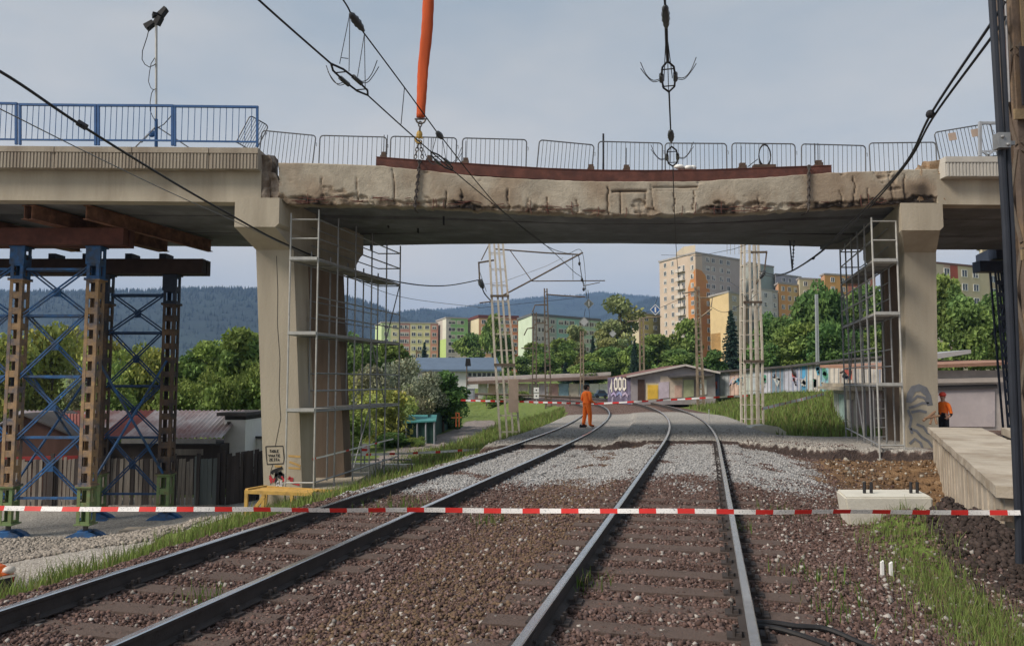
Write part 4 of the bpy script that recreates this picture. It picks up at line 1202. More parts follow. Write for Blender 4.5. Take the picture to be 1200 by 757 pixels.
m.build("fabric", ORANGE_S, sl_t, smooth=True)
m = MB(); c = at(493, 139, YS)
m.tube([c + Vector((.13 * math.cos(t_), 0, -.03 + .12 * math.sin(t_))) for t_ in np.linspace(math.pi, 2 * math.pi, 9)], .028, 7)
m.tube([c + Vector((-.17, 0, -.02)), c + Vector((.17, 0, -.02))], .026, 7)
m.build("shackle", CHAIN, sl_t)
ch_t = thing("lifting_chain", "steel chain with yellow hook wrapped round the beam below the orange sling", "chain", at(492, 190, YS))
m = MB(); chain(m, at(492.5, 143, YS), at(491.5, 160, YS), .16, .022); m.build("upper_links", CHAIN, ch_t)
m = MB().ball(at(491.5, 158, YS), .09, .06, .13); h_ = at(491, 163, YS)
m.tube([h_ + Vector((.1 * math.cos(t_), 0, .1 * math.sin(t_) - .02)) for t_ in np.linspace(.3, 2 * math.pi - .8, 10)], .03, 7)
m.build("hook", CHAIN_Y, ch_t)
m = MB(); chain(m, at(490.5, 165, YS), at(486.5, 186, YS), .13, .017); chain(m, at(492.5, 165, YS), at(495, 186, YS), .13, .017); m.build("lower_links", CHAIN, ch_t)
def strap(p_top, p_bot, y0, y1, label):
    a, b = at(p_top, y0, BY - .04), at(p_bot, y1, BY - .07)
    m = MB()
    chain(m, a, b, .13, .02)
    m.tube([a.lerp(b, t_) for t_ in (0, .5, 1)], .02, 5)
    z = b.z - .03
    m.tube([b, Vector((b.x, BY + .1, z - .03)), Vector((b.x + .02, BY + .5, z))], .024, 5)
    m.tube([a, Vector((a.x, BY + .2, a.z + .02)), Vector((a.x, BY + .5, a.z - .3))], .024, 5)
    tag(m.build("beam_chain", mat("rusty chain", (.06, .05, .045), .7, .3, 10, .1, 50), org=a), label, "chain")
strap(492, 486, 188, 243, "dark chain looped down the crumbling beam under the orange sling")
strap(948, 947.5, 194, 246, "dark chain looped over the girder's right end and round the beam")
# loose bars hanging below the deck
for p, y0, y1, Y, w in ((435, 283, 292, 29.3, .05), (520, 255, 263, 23.2, .03), (455, 262, 266, 24.5, .03), (490, 268, 272, 25.3, .03)):
    MB().tube([at(p, y0 - 6, Y), at(p, y1, Y), at(p + 1, y1 + 1, Y)], w, 5).build("hanging_rebar", WIRE, bridge)
h = thing("hanging_insulator", "pair of dark rods hanging from the deck to the right-hand cable", "insulator", at(928, 284, 24))
a, b, c = at(925.5, 282, 24), at(930.5, 282, 24), at(928.5, 317, 24)
MB().tube([a, c], .022, 6).build("rod", WIRE, h)
m = MB().tube([b, c], .016, 6)
for k in range(8): m.ball(b.lerp(c, (k + .6) / 8.5), .04, .04, .025, 8, 5)
m.build("ribbed_rod", INSUL, h)

# ------------------------------------------------------------------ floodlight mast on the deck
fl = thing("floodlight_mast", "slim floodlight mast with dark lamps on top, standing behind the blue railing", "floodlight mast", at(183, 172, 22.0))
MB().tube([at(183, 172, 22), at(183, 140, 22)], .05, 8).build("lower_mast", BLUE_R, fl)
MB().tube([at(183, 140, 22), at(183.2, 27, 22)], .036, 8).build("upper_mast", GALV_W, fl)
MB().tube([at(181.5, 30, 22), at(181.5, 20, 22), at(187, 20, 22)], .03, 6).build("lamp_bracket", GALV, fl)
def lamp(px_, py_, ang, w, L, tilt=0):
    c = at(px_, py_, 22)
    M = Matrix.Rotation(-ang, 4, 'Y') @ Matrix.Rotation(tilt, 4, 'Z')
    v = [(-L / 2, -.1, -w / 2), (L / 2, -.1, -w * .32), (L / 2, .1, -w * .32), (-L / 2, .1, -w / 2), (-L / 2, -.1, w / 2), (L / 2, -.1, w * .32), (L / 2, .1, w * .32), (-L / 2, .1, w / 2)]
    return MB().hexa([c + (M @ Vector(q)) for q in v])
for px_, py_, an, w_, L_, ti in ((175.5, 30, .75, .17, .28, .2), (186, 24.5, .9, .16, .26, -.2), (183, 18.5, .15, .12, .2, .6), (191.5, 14.5, .95, .15, .28, .1)):
    f = lamp(px_, py_, an, w_, L_, ti).build("lamp_head", BLACK, fl)
MB().tube([at(187, 23, 22), at(191, 15, 22)], .025, 6).build("lamp_bracket", GALV, fl)
cab = [(175, 33), (172, 45), (167, 60), (166.5, 70), (170, 76), (175, 79), (180, 77), (182.5, 75)]
MB().tube([at(a_, b_, 21.95) for a_, b_ in cab], .013, 5).build("cable", WIRE, fl)
MB().tube([at(a_, b_, 21.95) for a_, b_ in [(181.5, 68), (177, 75), (175, 86), (174, 96), (176.5, 103), (180, 106), (183, 104)]], .011, 5).build("cable", WIRE, fl)
MB().tube([at(a_, b_, 21.95) for a_, b_ in [(180, 105), (177.5, 110), (176, 120), (176, 130), (179, 137), (182, 142)]], .011, 5).build("cable", WIRE, fl)
for ang, r_ in ((.4, 1.0), (2.6, .9), (4.4, .8)):
    b_ = at(183, 170, 22); e_ = b_ + Vector((math.cos(ang) * r_, math.sin(ang) * r_ * .5, -.0)); e_.z = b_.z - .05
    MB().tube([at(183, 148, 22), e_], .02, 6).build("stay_leg", GALV, fl)
MB().tube([at(203, 131, 21.95), at(200, 137, 21.95), at(192, 146, 21.95), at(185, 150, 21.95)], .014, 5).build("cable", WIRE, fl)
MB().ball(at(178, 157, 22), .11, .05, .11).build("winch", BLUE_R, fl)
# ================================================================== SUPPORT TRESTLES under the left span
def trestle_column(o, px_b, Y, zt, zb, w, mats, nm="column"):
    """latticed box column: four corner plates, battens every 45 cm; painted head, middle and base sections"""
    x = X(px_b, Y, 600); foot_z = zb
    secs = [("column_base", zb + .42, zb + 1.55, mats[2]), ("column_section", zb + 1.57, zt - 1.02, mats[1]), ("column_head", zt - 1.0, zt, mats[0])]
    for nm, a, b, mt in secs:
        m = MB(); h = w / 2; t = .1
        for sx_ in (-1, 1):
            for sy_ in (-1, 1):
                m.box(x + sx_ * h - (t if sx_ > 0 else 0), x + sx_ * h + (t if sx_ < 0 else 0), Y + sy_ * h - (.015 if sy_ > 0 else 0), Y + sy_ * h + (.015 if sy_ < 0 else 0), a, b)
                m.box(x + sx_ * h - (.012 if sx_ > 0 else 0), x + sx_ * h + (.012 if sx_ < 0 else 0), Y + sy_ * (h - .017) - (t if sy_ > 0 else 0), Y + sy_ * (h - .017) + (t if sy_ < 0 else 0), a, b)
        n = max(1, round((b - a) / .47)); st = (b - a) / n
        for k in range(n + 1):
            z = a + k * st; z0, z1 = max(a, z - .1), min(b, z + .1)
            for sy_ in (-1, 1): m.box(x - h + t, x + h - t, Y + sy_ * (h - .014) - .006, Y + sy_ * (h - .014) + .006, z0, z1)
            for sx_ in (-1, 1): m.box(x + sx_ * (h - .012) - .006, x + sx_ * (h - .012) + .006, Y - h + t + .02, Y + h - t - .02, z0, z1)
        e = .05
        m.box(x - h - e, x + h + e, Y - h - e, Y + h + e, a - .012, a + .03)
        m.box(x - h - e, x + h + e, Y - h - e, Y + h + e, b - .03, b + .006)
        if nm == "column_head":
            m.box(x - h - .03, x + h + .03, Y - h - .03, Y - h - .005, zt - .55, zt - .004)
            for q in (-.17, .17):
                for z_ in (.12, .42): m.ball((x + q, Y - h - .035, zt - z_), .02, .015, .02, 6, 4)
        m.build(nm, mt, o)
    MB().tube([(x, Y, zb + .2), (x, Y, zb + .44)], .075, 10).build("jack_screw", CHAIN, o)
    m = MB()
    for dy in (-.32, .12):
        poly = [(x - .5, Y + dy, zb - .12), (x + .5, Y + dy, zb - .12), (x + .5, Y + dy, zb + .02), (x + .36, Y + dy, zb + .13), (x + .14, Y + dy, zb + .22), (x - .14, Y + dy, zb + .22), (x - .36, Y + dy, zb + .13), (x - .5, Y + dy, zb + .02)]
        m.prism(poly, (0, .22, 0))
    m.box(x - .16, x + .16, Y - .16, Y + .16, zb + .2, zb + .25)
    m.build("foot", BLUE, o)
    return x
def xpanel(o, xa, xb, Y, zs, mt):
    for z in zs:
        for dy in (-.06, .06): pass
        MB().bar((xa, Y - .07, z), (xb, Y - .07, z), .07, .07).build("horizontal_bar", mt, o)
        MB().bar((xa, Y + .07, z - .03), (xb, Y + .07, z - .03), .06, .06).build("horizontal_bar", mt, o)
    for a, b in zip(zs[:-1], zs[1:]):
        for p, q, dy in (((xa, a), (xb, b), -.13), ((xa, b), (xb, a), .13)):
            for e in (-.055, .055):
                MB().bar((p[0], Y + dy, p[1] + e), (q[0], Y + dy, q[1] + e),   .042, .042).build("diagonal_bar", mt, o)
        MB().box((xa + xb) / 2 - .11, (xa + xb) / 2 + .11, Y - .012, Y + .012, (a + b) / 2 - .13, (a + b) / 2 + .13).build("gusset_plate", mt, o)

YN, YR_ = 23.5, 26.6
zb = -2.98
tr = thing("support_trestle", "blue and ochre steel support trestle of lattice columns propping the left span", "support trestle", (X(60, 25, 600), 25, zb))
zt = Z(290, YN)
xN = [trestle_column(tr, p, YN, zt, zb, .385, (BLUE, RUSTO, GREENP)) for p in (-182, -88, 10.5, 101)]
NZ = [Z(y, YN) for y in (583, 512, 441, 370, 316)]
for a, b in zip(xN[:-1], xN[1:]): xpanel(tr, a + .22, b - .22, YN, NZ, BLUE)
zt2 = Z(323, YR_)
SHADED_C = mat("shaded rusty column", (.13, .085, .055), .8, .3, 4, .2, 40, col2=(.03, .035, .045), amt2=.45, scale2=1.2)  # rear columns: the front paint darkened for the shade under the deck
xR = [trestle_column(tr, p, YR_, zt2, zb, .42, (NAVY, SHADED_C, GREENP)) for p in (113, 193)]  # heads in navy instead of blue, shade put into the colour
RZ = [Z(y, YR_) for y in (578, 512, 452, 390, 346)]
for a, b in zip(xR[:-1], xR[1:]): xpanel(tr, a + .24, b - .24, YR_, RZ, mat("shaded blue steel", (.02, .05, .12), .6, .25, 3, .1, 40))  # rear braces: the front blue darkened for the deck's shade
for a, b in zip(xN[2:], xR):                                 # side bracing between near and far columns
    for z0, z1 in ((zb + 1.6, zb + 5.4), (zb + 5.4, zb + 1.6)):
        MB().bar((a, YN + .25, z0), (b, YR_ - .25, z1), .055).build("diagonal_bar", BLUE, tr)
def ibeam(o, name, a, b, h, w, mt, vert=(0, 0, 1)):
    a, b = Vector(a), Vector(b); u = Vector((0, 0, 1))
    m = MB().bar(a + u * (h / 2 - .012), b + u * (h / 2 - .012), w, .024).bar(a - u * (h / 2 - .012), b - u * (h / 2 - .012), w, .024).bar(a, b, .03, h - .05)
    return m.build(name, mt, o)
zh = zt + .01
for dy in (-.2, .2):
    MB().bar((X(-200, YN), YN + dy, zh + .27), (X(144.5, YN), YN + dy, zh + .27), .3, .52).build("header_beam", RUST, tr)
zh2 = zt2 + .01
for dy in (-.2, .2):
    MB().bar((X(-60, YR_), YR_ + dy, zh2 + .27), (X(238, YR_), YR_ + dy, zh2 + .27), .3, .52).build("header_beam", mat("shaded brown steel", (.045, .03, .028), .8, .25, 3, .2, 40), tr)  # rear headers: front brown darkened to paint in the deck's shade
RUSTB = mat("rusty beam end", (.22, .11, .07), .85, .3, 4, .3, 30, col2=(.10, .05, .035), amt2=.4, scale2=3)
for p, ww in ((33, .44), (-95, .44), (101, .2)):
    a = at(p, 247, 21.95); top = zh + .55
    a.z = 6.82 - .22
    L = 8.6
    for sx_ in ((-.11, .11) if ww > .3 else (0,)):
        c = a + Vector((sx_, 0, 0))
        ibeam(tr, "long_beam", c, along(c, 5.6), .42, .2, RUSTB)
for p in (20, 60, 100, 150, 190): MB().box(X(p, YR_) - .12, X(p, YR_) + .12, YR_ - .3, YR_ + .3, zh2 + .54, zh2 + .72).build("packing_block", NAVY, tr)

# right-hand trestle beyond the right pier
t2 = thing("support_trestle", "dark navy lattice prop with a square head beam beyond the right pier", "support trestle", (X(1178, 30), 30, -.6))
Y2 = 30.0
for p_t, p_b in ((1168, 1184), (1181, 1199)):
    a, b = at(p_b, 500, Y2), at(p_t, 318, Y2)
    for dx_ in (-.16, .16):
        for dy_ in (-.16, .16):
            MB().bar(a + Vector((dx_, dy_, -.7)), b + Vector((dx_, dy_, 0)), .06).build("leg_angle", NAVY, t2)
    n = 13
    for k in range(n):
        q0, q1 = a.lerp(b, k / n), a.lerp(b, (k + 1) / n)
        MB().bar(q0 + Vector((-.16, -.16, 0)), q0 + Vector((.16, -.16, 0)), .07, .16).build("batten", NAVY, t2)
    MB().box(a.x - .4, a.x + .4, Y2 - .4, Y2 + .4, a.z - .9, a.z - .6).build("foot", NAVY, t2)
for k in range(4):
    y0, y1 = 330 + k * 42, 372 + k * 42
    MB().bar(at(1171 + k * 3.6, y0, Y2), at(1187 + k * 3.6, y1, Y2), .07).build("diagonal_bar", NAVY, t2)
    MB().bar(at(1184 + k * 3.6, y0, Y2), at(1174 + k * 3.6, y1, Y2), .07).build("diagonal_bar", NAVY, t2)
a, b = at(1144, 313, Y2), at(1215, 313, Y2)
MB().bar(a, b, .5, .42).build("header_beam", NAVY, t2)
a = at(1172, 297, Y2); MB().bar(a, a + TD * 2 + Vector((0, 0, 0)), .5, .5).bar(at(1163, 297, Y2 + .02), at(1215, 297, Y2 + .02), .5, .46).build("top_beam", NAVY, t2)

# ================================================================== BARRIER TAPE in front, mast on the right edge
def tape(name, a, b, wid, per, label, sag=.05, duty=.45, cols=(REDT, WHITET), n=None, twist=0.0, sway=None):
    a, b = Vector(a), Vector(b); L = (b - a).length
    m = MB(); x = 0.0; red = True; segs = []
    while x < L:
        l = per * (duty if red else 1 - duty); segs.append((x, min(L, x + l), 0 if red else 1)); x += l; red = not red
    o = thing(name, label, "barrier tape", (a + b) / 2) if len(segs) <= 90 else thing(name, label, "barrier tape", (a + b) / 2)
    for s0, s1, c in segs:
        m = MB(); v = []
        k = 4
        for i in range(k + 1):
            t = (s0 + (s1 - s0) * i / k) / L
            p = a.lerp(b, t); p.z -= sag * 4 * t * (1 - t) - .003 * math.sin(t * 31)
            y_ = .01 * math.sin(t * 47); tw = twist + .5 * math.sin(t * 13)
            d = Vector((0, math.sin(tw), math.cos(tw))) * (wid / 2)
            v += [p + Vector((0, y_, 0)) + d, p + Vector((0, y_, 0)) - d, p + Vector((0, y_ + .003, 0)) + d, p + Vector((0, y_ + .003, 0)) - d]
        m.v = [tuple(q) for q in v]
        for i in range(k):
            o_ = i * 4
            for f in ((0, 1, 5, 4), (2, 6, 7, 3), (0, 4, 6, 2), (1, 3, 7, 5)): m.f.append(tuple(o_ + j for j in f)); m.m.append(0)
        m.build("red_band" if c == 0 else "white_band", cols[c], o)
    return o
YT = 7.6
tape("barrier_tape", at(-60, 595.5, YT + .15), at(1196, 600.5, YT), .047, 45.0 * YT / FOC, "red and white barrier tape stretched across both tracks in the foreground", .0)

YM = 8.0
mast = thing("catenary_mast", "brown lattice catenary mast with dark number plate at the right edge", "catenary mast", (X(1215, YM, 640), YM, H(X(1215, YM, 640), YM)))
def q8(px_, py_): return at(px_, py_, YM)
def mx_at(z): return 0
xL = X(1206, YM, 640)
zb_ = mast.location.z - .2
TOPZ = 8.6
wM = .62
for sx_ in (0, 1):
    for sy_ in (0, 1):
        x0 = X(1188, YM, 50) + sx_ * wM; y0 = YM + sy_ * .2
        m = MB().box(x0 - (.085 if sx_ else 0), x0 + (0 if sx_ else .085), y0, y0 + .012, zb_, TOPZ).box(x0 - (.012 if sx_ else 0), x0 + (0 if sx_ else .012), y0 + .013, y0 + .09, zb_, TOPZ)
        m.build("corner_angle", mat("mast edge brown", (.12, .09, .072), .75, .3, 3, .25, 40, col2=(.22, .15, .09), amt2=.3, scale2=2), mast)
x0 = X(1188, YM, 50)
nb_ = 9
for k in range(nb_):
    z0 = zb_ + .5 + k * 1.05; z1 = z0 + 1.0
    if z1 > TOPZ: break
    for yy_ in (YM - .01, YM + .21):
        MB().bar((x0 + .03, yy_, z0), (x0 + wM - .03, yy_, (z0 + z1) / 2), .05, .012, up=(0, 1, 0)).build("lacing_bar", MASTB, mast)
        MB().bar((x0 + wM - .03, yy_, (z0 + z1) / 2), (x0 + .03, yy_, z1), .05, .012, up=(0, 1, 0)).build("lacing_bar", MASTB, mast)
    for xx_ in (x0 - .008, x0 + wM + .008):
        MB().bar((xx_, YM + .03, z0), (xx_, YM + .17, (z0 + z1) / 2), .012, .05).build("lacing_bar", MASTB, mast)
        MB().bar((xx_, YM + .17, (z0 + z1) / 2), (xx_, YM + .03, z1), .012, .05).build("lacing_bar", MASTB, mast)
for py_ in (136, 300, 375):
    z = Z(py_, YM); MB().box(x0 - .06, x0 + wM + .04, YM - .05, YM - .022, z - .05, z + .06).build("band_plate", mat("mast band ochre", (.26, .19, .11), .75, .25, 3, .25, 40), mast)
zc = Z(25, YM); MB().box(x0 + .075, x0 + wM, YM - .03, YM - .013, Z(60, YM), TOPZ).build("face_plate", mat("mast band ochre", (.26, .19, .11)), mast)
m = MB().box(x0 + .01, x0 + .08, YM + .05, YM + .17, Z(60, YM), Z(-30, YM)); m.build("fitting", RUST, mast)
m = MB(); zq = Z(398, YM)
m.box(x0 - .03, x0 + .25, YM - .1, YM - .055, zq - .09, zq + .09).tube([(x0 + .0, YM - .13, zq), (x0 + .12, YM - .13, zq)], .03, 7)
m.build("clamp", RUST, mast)
PLATE = mat("number plate dark", (.035, .03, .035), .6, .15, 5, .05, 40)
DIG = mat("plate figures", (.62, .60, .56), .7, .1, 6, 0, 40)
pz0, pz1 = Z(126, YM), Z(58, YM); px0 = X(1191.5, YM, 90) + .02
px0 = X(1191.5, YM, 90)
plate = MB().box(px0, px0 + .21, YM - .075, YM - .055, pz0, pz1).build("number_plate", PLATE, mast)
SEG = {'3': [[(0, 0), (1, 0), (1, .45), (.35, .45)], [(1, .45), (1, 1), (0, 1)]], 'E': [[(1, 0), (0, 0), (0, 1), (1, 1)], [(0, .5), (.8, .5)]], 'J': [[(.2, 0), (1, 0), (1, .8), (.6, 1), (0, .8)]], '4': [[(.7, 1), (.7, 0), (0, .65), (1, .65)]], 'Z': [[(0, 0), (1, 0), (0, 1), (1, 1)]]}
for i, ch in enumerate("3ZEJ4"):
    m = MB(); hgt = (pz1 - pz0) / 5
    zt_ = pz1 - i * hgt - .022
    for s_ in SEG[ch]: m.ribbon([(px0 + .045 + a_ * .10, YM - .078, zt_ - b_ * (hgt - .045)) for a_, b_ in s_], .024)
    o_ = m.build("figure", DIG, mast)
    o_.parent = plate
pp = thing("cable_riser", "pair of dark cable risers with a grey clamp box beside the mast", "cable riser", (X(1197, YM - .35, 620), YM - .35, H(X(1197, YM, 620), YM - .35)))
Yp = YM - .35
for k, (a_, b_) in enumerate(((1162.5, 1194), (1172, 1199))):
    MB().tube([at(a_ - 5, -110, Yp), at(a_, 0, Yp), at(a_ + (b_ - a_) * .52, 270, Yp), at(b_, 620, Yp), at(b_ + .5, 660, Yp)], .035 if k == 0 else .026, 9).build("riser_pipe", mat("riser pipe", (.022, .026, .036), .45, .2, 3, .05, 40), pp)
c = at(1173, 166, Yp - .05); m = MB().box(c.x - .06, c.x + .06, c.y - .06, c.y + .04, c.z - .08, c.z + .075); m.ball((c.x - .02, c.y - .065, c.z + .03), .018).ball((c.x + .03, c.y - .065, c.z - .05), .018).box(c.x + .06, c.x + .13, c.y - .02, c.y + .02, c.z - .04, c.z)
m.build("clamp_box", GALV, pp)
MB().tube([at(1178, 0, YM), at(1183, 120, YM)], .012, 5).build("bright_rod", WIRE_L, pp)

# ================================================================== CATENARY WIRES
def wire(name, pts, r, label, mt=WIRE, cat="wire", group=None, n=None):
    o = MB().tube(pts, r, 5).build(name, mt, org=pts[0])
    return tag(o, label, cat, group)
def smooth(pts, n=8):
    P = [Vector(p) for p in pts]; out = []
    for i in range(len(P) - 1):
        p0, p1, p2, p3 = P[max(i - 1, 0)], P[i], P[i + 1], P[min(i + 2, len(P) - 1)]
        for k in range(n):
            t = k / n
            out.append(.5 * ((2 * p1) + (p2 - p0) * t + (2 * p0 - 5 * p1 + 4 * p2 - p3) * t * t + (3 * p1 - p0 - 3 * p2 + p3) * t ** 3))
    return out + [P[-1]]
insm = {}
def insulator(c, d, L, r, parent):
    c, d = Vector(c), Vector(d).normalized()
    m = MB(); n = 9
    pts = [c + d * (L * (k / n - .5)) for k in range(n + 1)]
    rr = [r * .35] + [r * (1.0 if k % 2 else .8) * (math.sin(math.pi * (k + .5) / (n)) * .5 + .55) for k in range(1, n)] + [r * .35]
    m.tube(pts, rr, 9)
    return m.build("insulator", INSUL, parent, smooth=True)
# left track: contact wire, messenger wire
W1 = [at(230, -72, 7.2), at(303, 0, 8.4), at(388, 75, 10.2), at(431, 112, 11.4)]
w1 = thing("contact_wire", "left overhead contact wire running from the upper left under the bridge", "wire", W1[1])
MB().tube(smooth(W1[:3]), .014, 5).build("wire_run", WIRE, w1)
W1b = [at(431, 112, 11.4), at(490, 165, 13.6), at(550, 216, 17), at(600, 257, 20.6), at(640, 288, 24.2), at(672, 318, 30.5), at(684, 331, 34), at(690, 362, 50), at(692, 385, 66)]
MB().tube(smooth(W1b), .012, 5).build("wire_run", WIRE, w1)
W2 = [at(340, -80, 8.8), at(402, 0, 10.8), at(412, 20, 11.2)]
w2 = thing("messenger_wire", "left overhead messenger wire with two insulators crossing before the orange sling", "wire", W2[1])
W2b = [at(425, 37, 11.5), at(472, 100, 12.8), at(512, 155, 14.3)]
W2c = [at(519, 163, 14.6), at(560, 215, 17.2), at(592, 250, 19.8), at(640, 288, 24.4), at(665, 297, 29.5), at(683, 298, 34), at(687, 350, 48)]
for W, r in ((W2, .013), (W2b, .012), (W2c, .012)): MB().tube(smooth(W), r, 5).build("wire_run", WIRE, w2)
insulator(at(418.5, 26.5, 11.3), W2b[0] - W2[2], .40, .068, w2)
insulator(at(515.5, 159, 14.4), W2c[0] - W2b[2], .30, .06, w2)
def section_insulator(name, A, B, label, vert):
    """two parallel skids between A and B with arcing horns, hung on thin wires"""
    o = thing(name, label, "section insulator", A)
    A, B = Vector(A), Vector(B); d = (B - A); s = Vector((d.y, -d.x, 0)).normalized(); L = d.length
    for sg in (-1, 1):
        w = [A, A + d * .18 + s * (.08 * sg), A + d * .5 + s * (.10 * sg), A + d * .84 + s * (.08 * sg), B]
        MB().tube(w, .016, 5).build("skid", WIRE, o)
        c = A + d * .5 + s * (.10 * sg)
        MB().tube([c - d * .1, c + d * .12], .034, 7).build("insulating_rod", INSUL, o)
        for k, up_ in enumerate((.27, .2)):
            p = c + d * (.02 + .05 * k)
            MB().tube(smooth([p, p + s * (.12 * sg) + Vector((0, 0, -.02)), p + s * (.22 * sg) + Vector((0, 0, .08)), p + s * (.30 * sg) + Vector((0, 0, up_))], 4), .0065, 5).build("arcing_horn", WIRE, o)
    for f in (.25, .8): MB().tube([A + d * f - s * .10, A + d * f + s * .10], .01, 5).build("spreader", WIRE, o)
    for V in vert:
        MB().tube(V, .006, 4).build("dropper", WIRE, o)
    return o
section_insulator("section_insulator", at(388, 75, 10.2), at(431, 112, 11.4), "section insulator with arcing horns in the left contact wire", [
    [at(410, 16, 11.1), at(398, 75, 10.5)], [at(410, 16, 11.1), at(409, 84, 10.8)], [at(427, 40, 11.6), at(419, 90, 11.0)], [at(427, 40, 11.6), at(428, 102, 11.3)], [at(400, 68, 10.6), at(408, 69, 10.7)]])
section_insulator("section_insulator", at(505, 178, 14.6), at(530, 200, 16), "small section insulator low on the left contact wire near the girder", [
    [at(512, 158, 14.3), at(506, 180, 14.7)], [at(519, 166, 14.7), at(524, 196, 15.8)]])
wire("dropper", [at(474, 103, 12.9), at(470, 146, 12.9)], .008, "thin dropper wire left of the orange sling")
# right track: contact wire and messenger seen end-on
Wr = [at(771, -150, 6.6), at(779, 0, 9.0), at(781.5, 70, 10.4)]
w3 = thing("contact_wire", "central overhead wire hanging straight down the picture over the right track", "wire", Wr[1])
MB().tube(smooth(Wr[:2] + [at(779.5, 12, 9.2)]), .016, 5).build("wire_run", WIRE, w3)
MB().tube([at(780.6, 30, 9.6), at(781.2, 50, 10), at(782.5, 72, 10.5)], .022, 6).build("wire_run", WIRE, w3)
insulator(at(780.2, 21, 9.4), at(780.6, 30, 9.6) - at(779.5, 12, 9.2), .62, .055, w3)
MB().tube(smooth([at(784, 108, 11.3), at(785.8, 152, 13)]), .014, 5).build("wire_run", WIRE, w3)
insulator(at(786.3, 160, 13.3), at(787, 168, 13.6) - at(786, 152, 13), .5, .06, w3)
MB().tube(smooth([at(788.5, 196, 15), at(790, 240, 18.8), at(793, 300, 26), at(797, 345, 36), at(798, 375, 52)]), .011, 5).build("wire_run", WIRE, w3)
section_insulator("section_insulator", at(782.5, 72, 10.5), at(784, 108, 11.3), "large section insulator with four upturned horns on the central overhead wire", [
    [at(780.8, 34, 9.7), at(778, 95, 10.9)], [at(780.8, 34, 9.7), at(788, 92, 10.9)], [at(782.5, 70, 10.5), at(783.5, 108, 11.3)]])
section_insulator("section_insulator", at(787, 172, 13.8), at(788.5, 195, 15), "smaller section insulator on the central overhead wire before the barriers", [
    [at(786.5, 166, 13.6), at(785.5, 190, 14.8)]])
# feeder cables on the left and right
wl = thing("feeder_cable", "thick dark feeder cable sagging across the left span to the leaning mast", "cable", at(95, 147, 13))
MB().tube(smooth([at(-120, 25, 9), at(0, 84, 11), at(95, 147, 13), at(200, 212, 16.5), at(270, 252, 19), at(330, 284, 21.4), at(400, 312, 25), at(470, 331, 28), at(520, 335, 30.5), at(562, 328, 34)]), .024, 6).build("cable_run", WIRE, wl)
c = at(95, 146, 13); MB().tube([c - Vector((.06, 0, -.04)), c + Vector((.07, .05, -.04))], .06, 7).build("joint_clamp", WIRE, wl)
wire("feeder_cable", smooth([at(-120, 70, 9), at(0, 128, 11), at(100, 178, 13.5), at(200, 226, 16.5), at(300, 271, 20), at(400, 320, 25), at(470, 348, 28), at(562, 360, 34)]), .010, "thin pale lower feeder wire sagging across the left span", WIRE_L, "cable")
wr = thing("feeder_cable", "twin dark feeder cables sagging from the right mast under the bridge", "cable", at(1092, 132, 10.5))
MB().tube(smooth([at(1178, 2, 7.9), at(1160, 30, 8.2), at(1092, 132, 10.5), at(1062, 190, 13), at(1020, 238, 17.5), at(985, 272, 21), at(960, 296, 24), at(930, 316, 27.5), at(910, 322, 30.5), at(890, 318, 34)]), .017, 6).build("cable_run", WIRE, wr)
MB().tube(smooth([at(1178, 20, 7.95), at(1162, 44, 8.3), at(1094, 137, 10.6), at(1064, 190, 13.1), at(1021, 241, 17.6), at(984, 276, 21.1), at(958, 299, 24), at(928, 318, 27.5), at(908, 324, 30.5), at(890, 321, 34)]), .016, 6).build("cable_run", WIRE, wr)
c = at(1090, 134, 10.5); MB().ball(c, .06, .06, .06).build("spacer_clamp", WIRE, wr)
c = at(953, 303, 24.5); MB().ball(c, .05, .09, .04).build("spacer_clamp", WIRE, wr)

